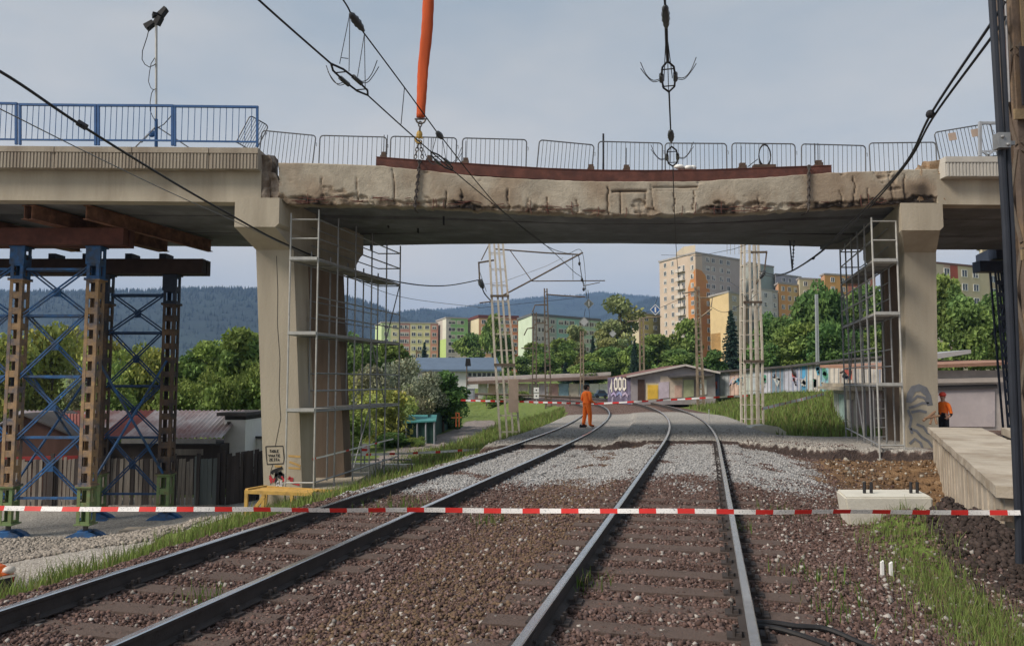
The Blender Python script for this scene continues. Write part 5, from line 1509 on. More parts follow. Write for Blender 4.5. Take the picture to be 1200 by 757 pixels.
# ================================================================== PALE LATTICE MASTS behind the bridge
def pale_mast(label, pb0, pb1, yb, pt0, pt1, yt, Y, plate=None):
    zb = H(X((pb0 + pb1) / 2, Y, yb), Y) - .25
    b0, b1, t0, t1 = at(pb0, yb, Y), at(pb1, yb, Y), at(pt0, yt, Y), at(pt1, yt, Y)
    o = thing("catenary_mast", label, "catenary mast", ((b0.x + b1.x) / 2, Y, zb))
    dep_b, dep_t = (b1.x - b0.x) * .8, (t1.x - t0.x) * .8
    leg = {}
    for i, (b, t) in enumerate(((b0, t0), (b0.lerp(b1, .36), t0.lerp(t1, .36)), (b0.lerp(b1, .68), t0.lerp(t1, .68)), (b1, t1))):
        for j in (0, 1):
            if i in (1, 2) and j: continue
            bb, tt = b + Vector((0, j * dep_b, 0)), t + Vector((0, j * dep_t, 0))
            bb = bb + (bb - tt).normalized() * max(0, (bb.z - zb) / max(.2, (tt - bb).normalized().z))
            mid = bb.lerp(tt, .42); 
            if i in (0, 3): mid.x += (.05 if i == 3 else -.05)
            MB().bar(bb, mid, .088).bar(mid, tt, .088).build("leg", MASTC, o)
            leg[(i, j)] = (bb, mid, tt)
    n = 15
    def P(i, j, f):
        bb, mid, tt = leg[(i, j)]
        return bb.lerp(mid, f / .42) if f < .42 else mid.lerp(tt, (f - .42) / .58)
    for k in range(n + 1):
        f = k / n
        MB().bar(P(0, 0, f) + Vector((0, .02, 0)), P(3, 0, f) + Vector((0, .02, 0)), .04, .025).build("batten", MASTC, o)
        MB().bar(P(0, 1, f), P(3, 1, f), .04, .025).build("batten", MASTC, o)
        for i in (0, 3): MB().bar(P(i, 0, f), P(i, 1, f), .04, .025).build("batten", MASTC, o)
    for f in (.34, .62, .98):
        c = P(0, 0, f).lerp(P(3, 0, f), .5); w = (P(3, 0, f).x - P(0, 0, f).x) / 2 + .06
        MB().box(c.x - w, c.x + w, c.y - .1, c.y - .045, c.z - .05, c.z + .05).build("band", MASTB, o)
    if plate:
        a, b = at(plate[0], plate[1], Y - .14), at(plate[2], plate[3], Y - .14)
        MB().box(a.x, b.x, Y - .2, Y - .12, b.z, a.z).build("plate_box", mat("mast plate beige", (.42, .33, .27), .8, .12, 4, .1, 40), o)
    zz = zb + .12
    MB().box(b0.x - .1, b1.x + .1, Y - .1, Y + dep_b + .1, zz - .5, zz + .02).build("footing", CONC_N, o)
    return o
m1 = pale_mast("leaning pale four-legged lattice mast left of the tracks with a beige plate", 586.5, 609, 516, 571, 585, 240, 34.0, (596, 444, 607.5, 483))
m2 = pale_mast("upright pale four-legged lattice mast right of the tracks", 874, 894.5, 505, 872.5, 887.5, 262, 34.5)
# cantilever of the left mast
ca = thing("cantilever_arm", "slender bracket arm holding the left track's wires on the leaning mast", "bracket arm", at(582, 292, 34))
MB().tube([at(580, 292, 34), at(600, 293.5, 34), at(640, 296.5, 34), at(680, 298.5, 34)], .035, 6).build("top_tube", MASTB, ca)
MB().tube([at(588, 347, 34), at(622, 329, 34), at(683, 296, 34)], .04, 6).build("stay_tube", MASTB, ca)
MB().tube([at(623, 329.5, 34), at(709, 329, 34)], .025, 6).build("registration_tube", MASTB, ca)
MB().tube([at(598, 294, 34), at(623, 329, 34)], .02, 5).build("strut", MASTB, ca)
MB().tube([at(684, 335, 34), at(703, 331, 34)], .018, 5).build("steady_arm", MASTB, ca)
MB().tube([at(671, 299, 34), at(671.5, 328, 34)], .012, 5).build("dropper", WIRE, ca)
MB().tube([at(678, 299, 34), at(681, 320, 34), at(684, 336, 34)], .018, 5).build("dropper", WIRE, ca)
for q in (679, 309), (682, 328), (684, 339): MB().ball(at(q[0], q[1], 34), .06, .06, .09).build("clamp", WIRE, ca)
MB().tube([at(660, 302, 34), at(640, 312, 34), at(588, 331, 34), at(560, 334, 34)], .009, 4).build("tie_wire", WIRE_L, ca)
ins = thing("jumper_bracket", "bracket with hanging insulator and jumper on the leaning mast's left side", "bracket", at(562, 307, 34))
MB().bar(at(579, 305, 34), at(561, 308, 34), .07).bar(at(561, 307, 34), at(562, 328, 34), .07).build("bracket_bar", MASTB, ins)
MB().tube([at(574, 285, 34), at(564, 305, 34)], .025, 5).build("stay", MASTB, ins)
insulator(at(564, 333, 34), at(566, 340, 34) - at(561, 328, 34), .45, .13, ins)
MB().tube(smooth([at(564, 327, 34), at(566, 340, 34), at(571, 348, 34), at(577, 354, 34)]), .03, 6).build("jumper", WIRE, ins)
MB().tube([at(562, 355, 34), at(576, 353.5, 34)], .03, 5).build("lower_bar", MASTB, ins)
MB().tube(smooth([at(562, 318, 34), at(566, 330, 34), at(570, 342, 34)]), .012, 5).build("jumper", WIRE, ins)
c2 = thing("cantilever_arm", "square bracket on the upright right mast holding a slanting insulator", "bracket arm", at(888, 296, 34.5))
MB().bar(at(880, 296, 34.5), at(899, 295.5, 34.5), .09).bar(at(898.5, 295, 34.5), at(895.5, 320, 34.5), .05).build("bracket_bar", MASTB, c2)
MB().tube([at(896, 316, 34.5), at(886, 333, 34.5)], .035, 6).build("stay", MASTB, c2)
insulator(at(893, 322, 34.5), at(886, 333, 34.5) - at(896, 316, 34.5), .5, .12, c2)
wire("stay_wire", smooth([at(886, 345, 34.5), at(876, 352, 33), at(868, 340, 36), at(855, 330, 40)]), .012, "thin curved wire at the upright right mast", WIRE)
wire("cross_wire", [at(883, 284, 34), at(860, 292, 34), at(820, 300, 40), at(775, 299, 46)], .012, "thin wire running left from the upright right mast's head", WIRE)

# far masts, narrower ladder-like lattices
def ladder_mast(label, px_b, yb, px_t, yt, Y, wb, wt, mt, arms=(), n=18):
    b, t = at(px_b, yb, Y), at(px_t, yt, Y); zb = H(b.x, Y) - .2
    b.z = min(b.z, zb)
    o = thing("catenary_mast", label, "catenary mast", b)
    s = Y / FOC
    L = []
    for sg in (-1, 1):
        for sy in (0, 1):
            p, q = b + Vector((sg * wb * s / 2, sy * wb * s * .8, 0)), t + Vector((sg * wt * s / 2, sy * wt * s * .8, 0))
            MB().bar(p, q, .07 + .0006 * Y).build("leg", mt, o)
            if sy == 0: L.append((p, q))
    for k in range(n):
        f = (k + .5) / n
        MB().bar(L[0][0].lerp(L[0][1], f), L[1][0].lerp(L[1][1], f), .06, .09).build("batten", mt, o)
    for a in arms:
        MB().tube([at(x_, y_, Y) for x_, y_ in a], .03 + .0005 * Y, 5).build("arm", mt, o)
    return o
ladder_mast("brown lattice mast with thin spike rising in front of the green block", 643, 466, 639.5, 338, 72, 7, 3, MASTB, [[(639.5, 345), (664, 347), (686, 348)], [(640, 357), (627, 357.5), (624, 366)], [(640, 378), (628, 379), (624, 384)], [(641, 388), (648, 382)]])
ladder_mast("slim lattice mast with side brackets against the pale green gable", 626, 462, 627, 366, 90, 5, 3, MASTB, [[(627, 384), (618, 385), (614, 393)], [(627, 408), (611, 408)]])
ladder_mast("ochre lattice mast below the diamond signs", 682, 446, 682, 388, 88, 3.5, 3, MASTO, [], 10)
ladder_mast("ochre lattice mast beside the blue diamond sign", 752.5, 436, 752, 372, 82, 5, 4, MASTO, [[(752, 375), (735, 377)], [(752, 373), (775, 371)]], 12)
ladder_mast("ochre lattice mast in front of the tower block", 822, 466, 817, 336, 60, 7, 4, MASTO, [[(817, 341), (800, 344)], [(818, 349), (835, 349), (833, 360)], [(818, 374), (834, 362)]], 20)
ladder_mast("grey street pole rising behind the graffiti garages", 958, 430, 957, 345, 78, 2, 1.6, GREYP, [], 4)
for a, b, c, lb in (((817, 341, 60), (775, 360, 64), (740, 372, 70), "thin far wire left of the tower block's mast"), ((834, 360, 60), (850, 366, 50), (880, 350, 36), "thin far wire between tower mast and right mast"), ((686, 348, 72), (650, 352, 70), (560, 361, 60), "thin far wire above the orange block")):
    wire("cross_wire", smooth([at(*a), at(*b), at(*c)]), .018, lb, WIRE)

# diamond signs hung in the overhead line
DSB = mat("sign blue", (.04, .12, .33), .5, .08, 5, 0, 40)
DSG = mat("sign grey", (.36, .38, .38), .6, .1, 5, 0, 40)
def diamond(px_, py_, r, Y, face, label, inner=None, hang=None):
    c = at(px_, py_, Y); s = r * Y / FOC
    o = thing("diamond_sign", label, "sign", c)
    MB().prism([c + Vector((-s, 0, 0)), c + Vector((0, 0, -s)), c + Vector((s, 0, 0)), c + Vector((0, 0, s))], (0, .04, 0)).build("panel", face, o)
    k = .84
    ring = MB()
    q = [Vector((-s, 0, 0)), Vector((0, 0, -s)), Vector((s, 0, 0)), Vector((0, 0, s))]
    for i in range(4):
        a, b = q[i], q[(i + 1) % 4]; u = Vector((0, -.012, 0))
        ring.add([c + a + u, c + b + u, c + b * k + u, c + a * k + u], [(0, 1, 2, 3)])
    ring.build("border", WHITE if face is DSB else mat("sign rim grey", (.22, .23, .23), .6, .1, 5, 0, 40), o)
    if inner: MB().box(c.x - s * .13, c.x + s * .13, c.y - .03, c.y - .008, c.z - s * .5, c.z + s * .5).build("symbol", inner, o)
    if hang:
        MB().tube([c + Vector((0, .02, s * .9)), at(hang[0], hang[1], Y)], .02, 5).build("hanger", WIRE, o)
    return o
diamond(768, 363, 6.5, 64, DSB, "small blue diamond sign hanging left of the tower block", WHITE, (770, 350))
diamond(690, 356, 6, 50, mat("sign dark grey", (.11, .13, .125), .6, .1, 5, 0, 40), "dark diamond sign hanging in the left overhead line", DSG, (689, 340))
diamond(684.5, 377, 6, 58, DSG, "pale grey diamond sign hanging below the dark diamond", None, (686, 362))
diamond(718, 391, 4.6, 62, DSG, "small grey diamond sign before the tall birch", None, (716, 378))

# ================================================================== CONCRETE on the right: block, wall slabs
bl = thing("concrete_block", "pale concrete block with four rebar stubs in the excavated soil", "concrete block", (X(1042, 11, 617), 11.2, -.5))
zb_ = Z(618, 10.9); zt_ = Z(582, 10.9)
x0_, x1_ = X(990.5, 10.9, 600), X(1094, 10.9, 600)
bm = bmesh.new(); bmesh.ops.create_cube(bm, size=1)
for v in bm.verts:
    v.co = Vector((x0_ + (v.co.x + .5) * (x1_ - x0_) + (.08 if v.co.x < 0 and v.co.z < 0 else 0) + .2534 * .75 * (v.co.y + .5), 10.9 + (v.co.y + .5) * .75, (zb_ - .15) + (v.co.z + .5) * (zt_ - zb_ + .15)))
bmesh.ops.bevel(bm, geom=bm.edges[:], offset=.025, segments=2, affect='EDGES')
for v in bm.verts: v.co -= ORG[bl.name]
me = bpy.data.meshes.new("body"); bm.to_mesh(me); bm.free(); me.materials.append(CONC_N)
ob = bpy.data.objects.new("body", me); C.objects.link(ob); ob.parent = bl; ORG[ob.name] = ORG[bl.name]
for p in (1013, 1021, 1067.5, 1075): 
    c = at(p, 580.5, 11.25); MB().tube([(c.x, c.y, zt_ - .05), (c.x + .005, c.y, zt_ + .16)], .022, 6).build("rebar_stub", WIRE, bl)

WALLC = mat("wall slab concrete", (.44, .39, .32), .92, .16, 1.2, .35, 14, col2=(.27, .22, .165), amt2=.38, scale2=1.0, streak=False)
wl_ = thing("retaining_wall", "long concrete wall slab with a projecting lip running towards the right mast", "wall", (X(1130, 14), 14, -.4))
ztp = .5
n0, n1 = Vector((X(1167, 9.0, 569), 9.0, 0)), Vector((X(1087, 20.6, 500), 20.6, 0))
dirw = (n1 - n0).normalized(); rt = Vector((dirw.y, -dirw.x, 0))
def wallpiece(name, o, a, b, w0, w1, z0, z1, za=0, zb2=0, mt=WALLC, rough=.006):
    """slab with many small segments so that its edges are chipped"""
    n = 40; m = MB(); ring = []
    for i in range(n + 1):
        p = a.lerp(b, i / n)
        k = [random.gauss(0, rough) for _ in range(4)]
        ring.append([p + rt * (w0 + k[0]) + up * (z0), p + rt * w1 + up * z0, p + rt * w1 + up * (z1 + k[1]), p + rt * (w0 + k[2]) + up * (z1 + k[3])])
    m.v = [tuple(q) for r in ring for q in r]
    for i in range(n):
        for c_ in range(4):
            d_ = (c_ + 1) % 4; m.f.append((i * 4 + c_, i * 4 + d_, i * 4 + 4 + d_, i * 4 + 4 + c_)); m.m.append(0)
    m.f += [(3, 2, 1, 0), tuple(len(m.v) - 4 + j for j in range(4))]; m.m += [0, 0]
    return m.build(name, mt, o)
wallpiece("top_slab", wl_, n0, n1, 0, 1.25, ztp - .13, ztp)
wallpiece("wall_face", wl_, n0 + dirw * .12, n1 - dirw * .02, .10, .45, -1.4, ztp - .132, mt=WALLC)
for k in range(20):
    p = n0 + dirw * (.4 + k * .62) + rt * .085
    MB().hexa([p + up * (-.9), p + dirw * .07 - up * .9, p + dirw * .07 + rt * .05 - up * .9, p + rt * .05 - up * .9, p + up * (ztp - .14), p + dirw * .07 + up * (ztp - .14), p + dirw * .07 + rt * .05 + up * (ztp - .14), p + rt * .05 + up * (ztp - .14)]).build("rib", WALLC, wl_)
m = MB()
for k in range(26):
    p = n0 + rt * random.uniform(.02, 1.2) + dirw * random.uniform(-.02, .06) + up * random.uniform(-.5, ztp - .15)
    s_ = random.uniform(.05, .16)
    m.hexa([p + Vector((random.uniform(-1, 1), random.uniform(-1, 1), random.uniform(-1, 1))) * .02 + Vector(q) * s_ * .5 for q in ((-1, -1, -1), (1, -1, -1), (1, 1, -1), (-1, 1, -1), (-1, -1, 1), (1, -1, 1), (1, 1, 1), (-1, 1, 1))])
o_ = m.build("broken_end", BRK, wl_); o_["kind"] = "stuff"
w2_ = thing("retaining_wall", "second concrete slab lying behind the lipped wall near the right mast", "wall", (X(1180, 16), 16, -.2))
a_, b_ = n0 + rt * 1.75 + dirw * 2.0, n1 + rt * 1.7 + dirw * .3
wallpiece("top_slab", w2_, a_, b_, 0, 1.6, ztp - .16, ztp + .02)
wallpiece("wall_face", w2_, a_, b_, .08, .5, -.9, ztp - .162)
# metal stand on the wall's far end and a small concrete pipe piece by the right mast
st_ = thing("pipe_stand", "small rusty tripod stand on the far end of the wall slab", "stand", at(1092, 497, 20.4))
for s_ in ((1082, 493, 1096, 482), (1090, 497, 1094, 483), (1098, 497, 1094, 484), (1084, 490, 1101, 487)): MB().tube([at(s_[0], s_[1], 20.3), at(s_[2], s_[3], 20.4)], .03, 6).build("strut", mat("rusty stand", (.20, .12, .075), .8, .2, 5, .2, 40), st_)
cp = at(898, 503, 30.5)
bm = MB()
bm.prism([(cp.x - .75, 30.4, -.6), (cp.x + .9, 30.4, -.6), (cp.x + .8, 30.4, -.28), (cp.x + .45, 30.4, -.06), (cp.x - .05, 30.4, .02), (cp.x - .5, 30.4, -.02), (cp.x - .75, 30.4, -.16)], (0, .7, 0))
tag(bm.build("concrete_stub", CONC_N, org=(cp.x, 30.4, -.5)), "low rounded concrete stub at the foot of the upright right mast", "concrete stub")
for (p, q, Y), lb in (((831, 497, 33), "short white marker peg in the grass left of the upright mast"), ((1033, 655, 8.0), "first of two short white pegs in the grass strip"), ((1043, 652, 8.0), "second of two short white pegs in the grass strip")):
    c = at(p, q, Y); z = H(c.x, Y)
    tag(MB().hexa([(c.x - .014, Y - .02, z - .1), (c.x + .014, Y - .02, z - .1), (c.x + .014, Y + .02, z - .1), (c.x - .014, Y + .02, z - .1), (c.x - .01, Y - .015, z + (.13 if Y < 10 else .6)), (c.x + .016, Y - .015, z + (.15 if Y < 10 else .62)), (c.x + .016, Y + .015, z + (.15 if Y < 10 else .62)), (c.x - .01, Y + .015, z + (.13 if Y < 10 else .6))]).build("marker_peg", WHITE, org=(c.x, Y, z)), lb, "peg")
# dark hoses by the right rail
hz_ = thing("rubber_hose", "pair of black rubber hoses crossing the ballast from the right rail", "hose", gnd(930, 745, -.2))
for pts in (((884, 741), (905, 741), (935, 744), (970, 747), (1010, 758), (1060, 775)), ((884, 745), (910, 748), (940, 755), (975, 768))):
    P = []
    for a_, b_ in pts:
        g_ = gnd(a_, b_, -.22); P.append(Vector((g_.x, g_.y, H(g_.x, g_.y) + .04)))
    MB().tube(smooth(P, 5), .022, 8).build("hose", BLACK, hz_)

# yellow timber frame and signs at the left pier
yf = thing("timber_frame", "yellow painted timber frame standing at the foot of the left pier", "frame", at(320, 600, 20.8))
YF_ = 20.8
P_ = lambda a, b, Y=YF_: at(a, b, Y)
for a_, b_, c_, d_, Y_ in ((289, 577, 287.5, 622, 20.8), (309, 577, 308, 604, 20.8), (342, 579, 342, 604, 20.8), (312, 572, 311, 592, 21.9)):
    MB().bar(P_(a_, b_, Y_), P_(c_, d_, Y_), .085).build("post", YELT, yf)
MB().bar(P_(287, 576), P_(366, 579), .09).build("rail", YELT, yf)
MB().bar(P_(292, 604), P_(310, 581), .09).build("brace", YELT, yf)
MB().bar(P_(289, 574), P_(312, 570, 22), .08).build("rail", YELT, yf)
MB().bar(P_(313, 571, 21.6), P_(400, 576, 21.6), .08).build("rail", YELT, yf)
for k in range(3): MB().bar(P_(290 + k * 3, 574.5 - k * 1.4, 20.9 + k * .3), P_(364 + k * 4, 577.5 - k * 1.5, 20.9 + k * .3), .2, .03).build("plank", YELT, yf)
rs = thing("round_sign", "round no-entry sign with red bar by the far end of the left scaffold", "sign", at(426, 528, 30))
c = at(427, 525.5, 29.5); s = 5.8 * 29.5 / FOC
MB().tube([c + Vector((0, .02, 0)), c + Vector((0, .05, 0))], s, 18).build("disc", WHITE, rs)
MB().box(c.x - s * .75, c.x + s * .55, c.y - .012, c.y + .01, c.z - .09, c.z - .0).build("red_bar", REDT, rs)
MB().box(c.x - s * .7, c.x + s * .5, c.y - .012, c.y + .01, c.z + .06, c.z + .11).build("red_bar", REDT, rs)
MB().tube([Vector((c.x, c.y + .06, H(c.x, c.y))), c + Vector((0, .06, .1))], .03, 6).build("post", GREYP, rs)
gr_ = thing("hoop_railing", "low grey hoop railing along the path behind the left scaffold", "railing", at(440, 545, 29))
for p0, p1, y0, y1 in ((398, 444, 538.5, 553), (448, 482, 538.5, 553)):
    a_, b_, c_, d_ = at(p0, y1, 29), at(p0, y0, 29), at(p1, y0, 29), at(p1, y1, 29)
    MB().tube([a_, b_, c_, d_], .03, 6).build("hoop", GALV, gr_)
cb = at(430, 548, 29.6); zz = H(cb.x, 29.6)
tag(MB().box(X(396, 29.6), X(446, 29.6), 29.5, 29.9, zz - .2, Z(543, 29.6)).build("kerb_block", CONC_N, org=(cb.x, 29.6, zz)), "low pale concrete block behind the left scaffold's far end", "concrete block")
cb = at(465, 548, 29.6)
tag(MB().box(X(450, 29.6), X(486, 29.6), 29.5, 29.9, zz - .2, Z(544, 29.6)).build("kerb_block", CONC_N, org=(cb.x, 29.6, zz)), "low concrete block right of the hoop railing beside the path", "concrete block")
ob_ = thing("path_barrier", "small orange cross-shaped barrier standing on the path by the bushes", "barrier", at(536, 498, 50))
for s_ in ((534.5, 483, 534.5, 500), (538, 484, 538, 500), (529, 489.5, 541, 489), (533.5, 484, 538.5, 484)): MB().bar(at(s_[0], s_[1], 50), at(s_[2], s_[3], 50), .055).build("plank", mat("faded orange paint", (.62, .16, .06), .7, .1, 5, .1, 40), ob_)
tape("barrier_tape", at(400, 533, 28.2), at(598, 523.5, 31), .09, .9, "pale barrier tape from the left scaffold to the leaning mast", .06, .22)
tape("barrier_tape", at(540, 469, 42), at(700, 473, 44), .10, .55, "red and white tape crossing behind the orange worker to the left", .0, .5)
tape("barrier_tape", at(700, 473, 44), at(876, 463.5, 46), .10, .9, "red and white tape across the curving tracks before the garages", .0, .45)
tape("barrier_tape", at(893, 479, 32), at(966, 461.5, 36), .13, .5, "white slanting tape from the upright mast to the low garage", .0, .12)
tape("barrier_tape", at(366, 538, 21.7), at(461, 514, 27), .05, 2.0, "pale slanting tape tied through the left scaffold", .0, .1)
# ================================================================== YARD: fence, sheds, car
fence = thing("board_fence", "long fence of worn grey and dark vertical boards behind the support trestle", "fence", at(150, 590, 29.6))
YFN = 29.6
bd = {}
def board(w, h, mt):
    k = (round(w, 2), round(h, 1), mt.name)
    if k not in bd: bd[k] = MB().hexa([(-w / 2, -.012, 0), (w / 2, -.012, 0), (w / 2, .012, 0), (-w / 2, .012, 0), (-w / 2, -.012, h - .03), (w / 2, -.012, h), (w / 2, .012, h), (-w / 2, .012, h - .03)]).mesh("board", mt)
    return bd[k]
x = X(-60, YFN, 560); xe = X(313, YFN, 560)
GRNB = mat("greenish grey boards", (.15, .17, .165), .9, .2, 3, .3, 30, streak=True)
while x < xe:
    p = 600 + (x * FOC) / YFN
    ytop = np.interp(p, [-60, 60, 130, 200, 231, 232, 254, 255, 284, 285, 313], [538, 538, 536, 538, 538, 536, 536, 530, 530, 527, 527]) + random.uniform(-2, 2)
    if p < 230: w, mt = .12, random.choice([WOODG, WOODG, WOODG, WOODD])
    elif p < 255: w, mt = .16, GRNB
    else: w, mt = .17, WOODD
    z0 = H(x, YFN) - .05
    zt_ = Z(ytop, YFN)
    o = piece("board", board(w, round(zt_ - z0, 1), mt), fence, (x + w / 2, YFN + random.uniform(-.02, .02), z0), (0, random.uniform(-.02, .02), random.uniform(-.08, .08)))
    x += w + random.choice([.01, .015, .03, .05]) if p < 230 else w + .008
for p in (0, 62, 128, 205, 233, 257, 284, 300):
    xx = X(p, YFN, 560); MB().box(xx - .06, xx + .06, YFN - .11, YFN - .03, H(xx, YFN), Z(531, YFN)).build("post", WOODD, fence)
for y_ in (548, 578): MB().bar(at(-60, y_, YFN + .06), at(313, y_, YFN + .06), .05, .08).build("rail", WOODD, fence)

CORR = mat("corrugated sheet", (.50, .46, .465), .65, .2, 2, .1, 40, col2=(.30, .17, .155), amt2=.38, scale2=.7, streak=False, metal=.15)
CORR_R = mat("rusty red sheet", (.23, .075, .065), .75, .25, 1.2, .1, 40, col2=(.16, .06, .05), amt2=.4, scale2=1)
def corrugated(o, name, a, b, c, d, mt, pitch=.18, amp=.035):
    """sheet a-b along the eaves, d-c along the ridge, waves running up the slope"""
    a, b, c, d = (Vector(q) for q in (a, b, c, d)); L = (b - a).length; n = int(L / pitch * 4); nv = (b - a).cross(d - a).normalized()
    m = MB(); v = []
    for i in range(n + 1):
        t = i / n; o_ = nv * amp * math.sin(i * math.pi / 2)
        for q in (a.lerp(b, t), d.lerp(c, t)): v += [q + o_, q + o_ - nv * .006]
    m.v = [tuple(q) for q in v]
    for i in range(n):
        k = i * 4
        for f in ((k, k + 4, k + 6, k + 2), (k + 1, k + 3, k + 7, k + 5), (k, k + 1, k + 5, k + 4), (k + 2, k + 6, k + 7, k + 3)): m.f.append(f); m.m.append(0)
    return m.build(name, mt, o)
YS_ = 32.0
shed = thing("garden_shed", "low dark shed with rusty corrugated roof behind the fence", "shed", at(200, 560, YS_))
zg = -3.1
MB().box(X(128, YS_, 540), X(258, YS_, 540), YS_, YS_ + 3.5, zg, Z(521, YS_)).build("wall", mat("tarred boards", (.05, .04, .036), .9, .3, 3, .3, 30, streak=True), shed)
z1, z2 = Z(513, YS_ - .3), Z(481, YS_ + 2.4)
e0, e1 = X(-20, YS_, 510), X(262, YS_, 510)
for i in range(10):
    xa, xb = e0 + (e1 - e0) * i / 10, e0 + (e1 - e0) * (i + 1) / 10
    zz = .012 * (i % 2)
    corrugated(shed, "roof_sheet", (xa - .03, YS_ - .35, z1 + zz), (xb + .03, YS_ - .35, z1 + zz), (xb + .03, YS_ + 2.4, z2 + zz), (xa - .03, YS_ + 2.4, z2 + zz), CORR if i not in (2, 5) else CORR_R)
MB().box(X(150, YS_), X(258, YS_), YS_ - .36, YS_ - .3, z1 - .22, z1 - .04).build("eaves_board", mat("pale eaves board", (.30, .29, .28), .85, .2, 3, .2, 30), shed)
MB().box(X(205, YS_), X(241, YS_), YS_ - .05, YS_ + .03, Z(533, YS_), Z(526, YS_)).build("plank", WOODG, shed)
hut = thing("brown_hut", "brown gabled hut with red sheet roof behind the blue trestle", "shed", at(50, 560, 31))
YH = 31.0
g0, gm_, g1 = at(-40, 520, YH), at(30, 486, YH), at(97, 514, YH)
zl = Z(536, YH)
MB().prism([(g0.x, YH, zg), (g1.x - .1, YH, zg), (g1.x - .1, YH, g1.z), (gm_.x, YH, gm_.z - .08), (g0.x, YH, g0.z)], (0, 3, 0)).build("wall", mat("brown hut boards", (.075, .04, .032), .9, .2, 3, .2, 30, streak=True), hut)
for a_, b_ in ((g0, gm_), (gm_, g1)):
    u = Vector((0, 0, .05))
    MB().hexa([a_ + Vector((0, -.25, 0)), b_ + Vector((0, -.25, 0)), b_ + Vector((0, 3.2, 0)), a_ + Vector((0, 3.2, 0)), a_ + Vector((0, -.25, .07)), b_ + Vector((0, -.25, .07)), b_ + Vector((0, 3.2, .07)), a_ + Vector((0, 3.2, .07))]).build("roof_slope", ROOFD, hut)
corrugated(hut, "roof_sheet", at(62, 503, YH + .5), at(100, 519, YH + .5), at(100, 485, YH + 2.0), at(62, 484, YH + 2.0), CORR_R, .14, .02)
MB().bar(at(-10, 538, YH - .1), at(92, 536, YH - .1), .1, .16).build("red_board", mat("red fascia", (.25, .03, .03), .7, .15, 4, .1, 40), hut)
wh = thing("white_hut", "small white-walled hut with flat dark roof beside the rusty-roofed shed", "shed", at(277, 550, 33))
MB().box(X(264.5, 33), X(289, 33), 33, 35.5, zg, Z(492, 33)).build("wall", WHITE, wh)
MB().box(X(259, 33), X(293, 33), 32.6, 35.8, Z(487, 33), Z(483, 33)).build("roof", ROOFD, wh)
MB().box(X(265, 33), X(289, 33), 32.98, 35.4, Z(492, 33) + .005, Z(487, 33) - .003).build("eaves_band", mat("dark band", (.05, .05, .05), .9, .2, 4, .1, 30), wh)
MB().box(X(268, 33), X(272, 33), 32.95, 33, Z(499, 33), Z(494, 33)).build("vent", WOODD, wh)
w2h = thing("white_hut", "lower pale outhouse half hidden behind the left pier", "shed", at(300, 550, 34.5))
MB().box(X(291, 34.5), X(330, 34.5), 34.5, 37, zg, Z(514, 34.5)).build("wall", WHITE, w2h)
MB().hexa([at(288, 512, 34.3), at(335, 516, 34.3), at(335, 514, 37.2), at(288, 510, 37.2), at(288, 510, 34.3), at(335, 514, 34.3), at(335, 512, 37.2), at(288, 508, 37.2)]).build("roof", ROOFD, w2h)
tag(MB().box(X(255, 23.6), X(300, 23.6), 23.5, 24.0, -2.9, -2.7).build("sleeper_block", CONC, org=at(230, 608, 24)), "pale concrete beam lying by the fence under the left span", "concrete beam")
cb = at(175, 632, 24)
tag(MB().box(X(148, 24.2), X(215, 24.2), 24.1, 24.7, -2.97, -2.86).build("ground_plank", mat("pale plank", (.45, .38, .30), .9, .15, 4, .2, 30), org=(cb.x, 24.2, -2.9)), "pale flat slab lying between the trestle's rear feet", "slab")

# front corner of a car at the left edge
CARP = mat("car paint orange", (.50, .10, .02), .25, .05, 2, 0, 10, spec=.6)
CHR = mat("chrome", (.62, .62, .62), .2, .05, 5, 0, 10, metal=1)
Yc_ = 17.0
car = thing("parked_car", "orange car whose front with chrome-framed grille shows at the left edge", "car", (X(20, Yc_, 690), Yc_, Z(716, Yc_)))
zc0 = Z(716, Yc_); xr = X(20, Yc_, 690); xc0 = xr - 1.82
def q_(f, y, z): return Vector((xc0 + f * 1.82, y, z))
def carshell(name, prof, mt, ins=0.0, inset_top=.12):
    m = MB(); n = len(prof); segs = (0, .03, .12, .5, .88, .97, 1)
    zt = max(p[1] for p in prof)
    for f in segs:
        bul = 1 - 4 * (f - .5) ** 2
        for (y, z) in prof:
            k = max(0, (z - (zc0 + .85)) / .7)
            ff = .5 + (f - .5) * (1 - .22 * k) * (1 - ins)
            yy = y - (.16 * bul if y < Yc_ + .8 else 0)
            m.v.append(tuple(q_(ff, yy, z - (.05 if f in (0, 1) else 0))))
    for i in range(len(segs) - 1):
        for a in range(n):
            b = (a + 1) % n
            m.f.append((i * n + a, i * n + b, i * n + n + b, i * n + n + a)); m.m.append(0)
    m.f += [tuple(range(n - 1, -1, -1)), tuple(len(m.v) - n + j for j in range(n))]; m.m += [0, 0]
    return m.build(name, mt, car, smooth=False)
S = zc0
carshell("body", [(Yc_ + .1, S + .28), (Yc_ + .02, S + .55), (Yc_ + .1, S + .82), (Yc_ + .35, S + .96), (Yc_ + 1.35, S + 1.06), (Yc_ + 2.0, S + 1.5), (Yc_ + 3.5, S + 1.52), (Yc_ + 4.4, S + 1.1), (Yc_ + 4.5, S + .4), (Yc_ + 4.4, S + .28)], CARP)
carshell("bumper", [(Yc_ - .06, S + .22), (Yc_ - .07, S + .48), (Yc_ + .2, S + .5), (Yc_ + .2, S + .2)], BLACK)
m = MB().box(xr - .52, xr - .16, Yc_ - .1, Yc_ - .05, S + .44, S + .78); m.build("grille", BLACK, car)
fr = MB()
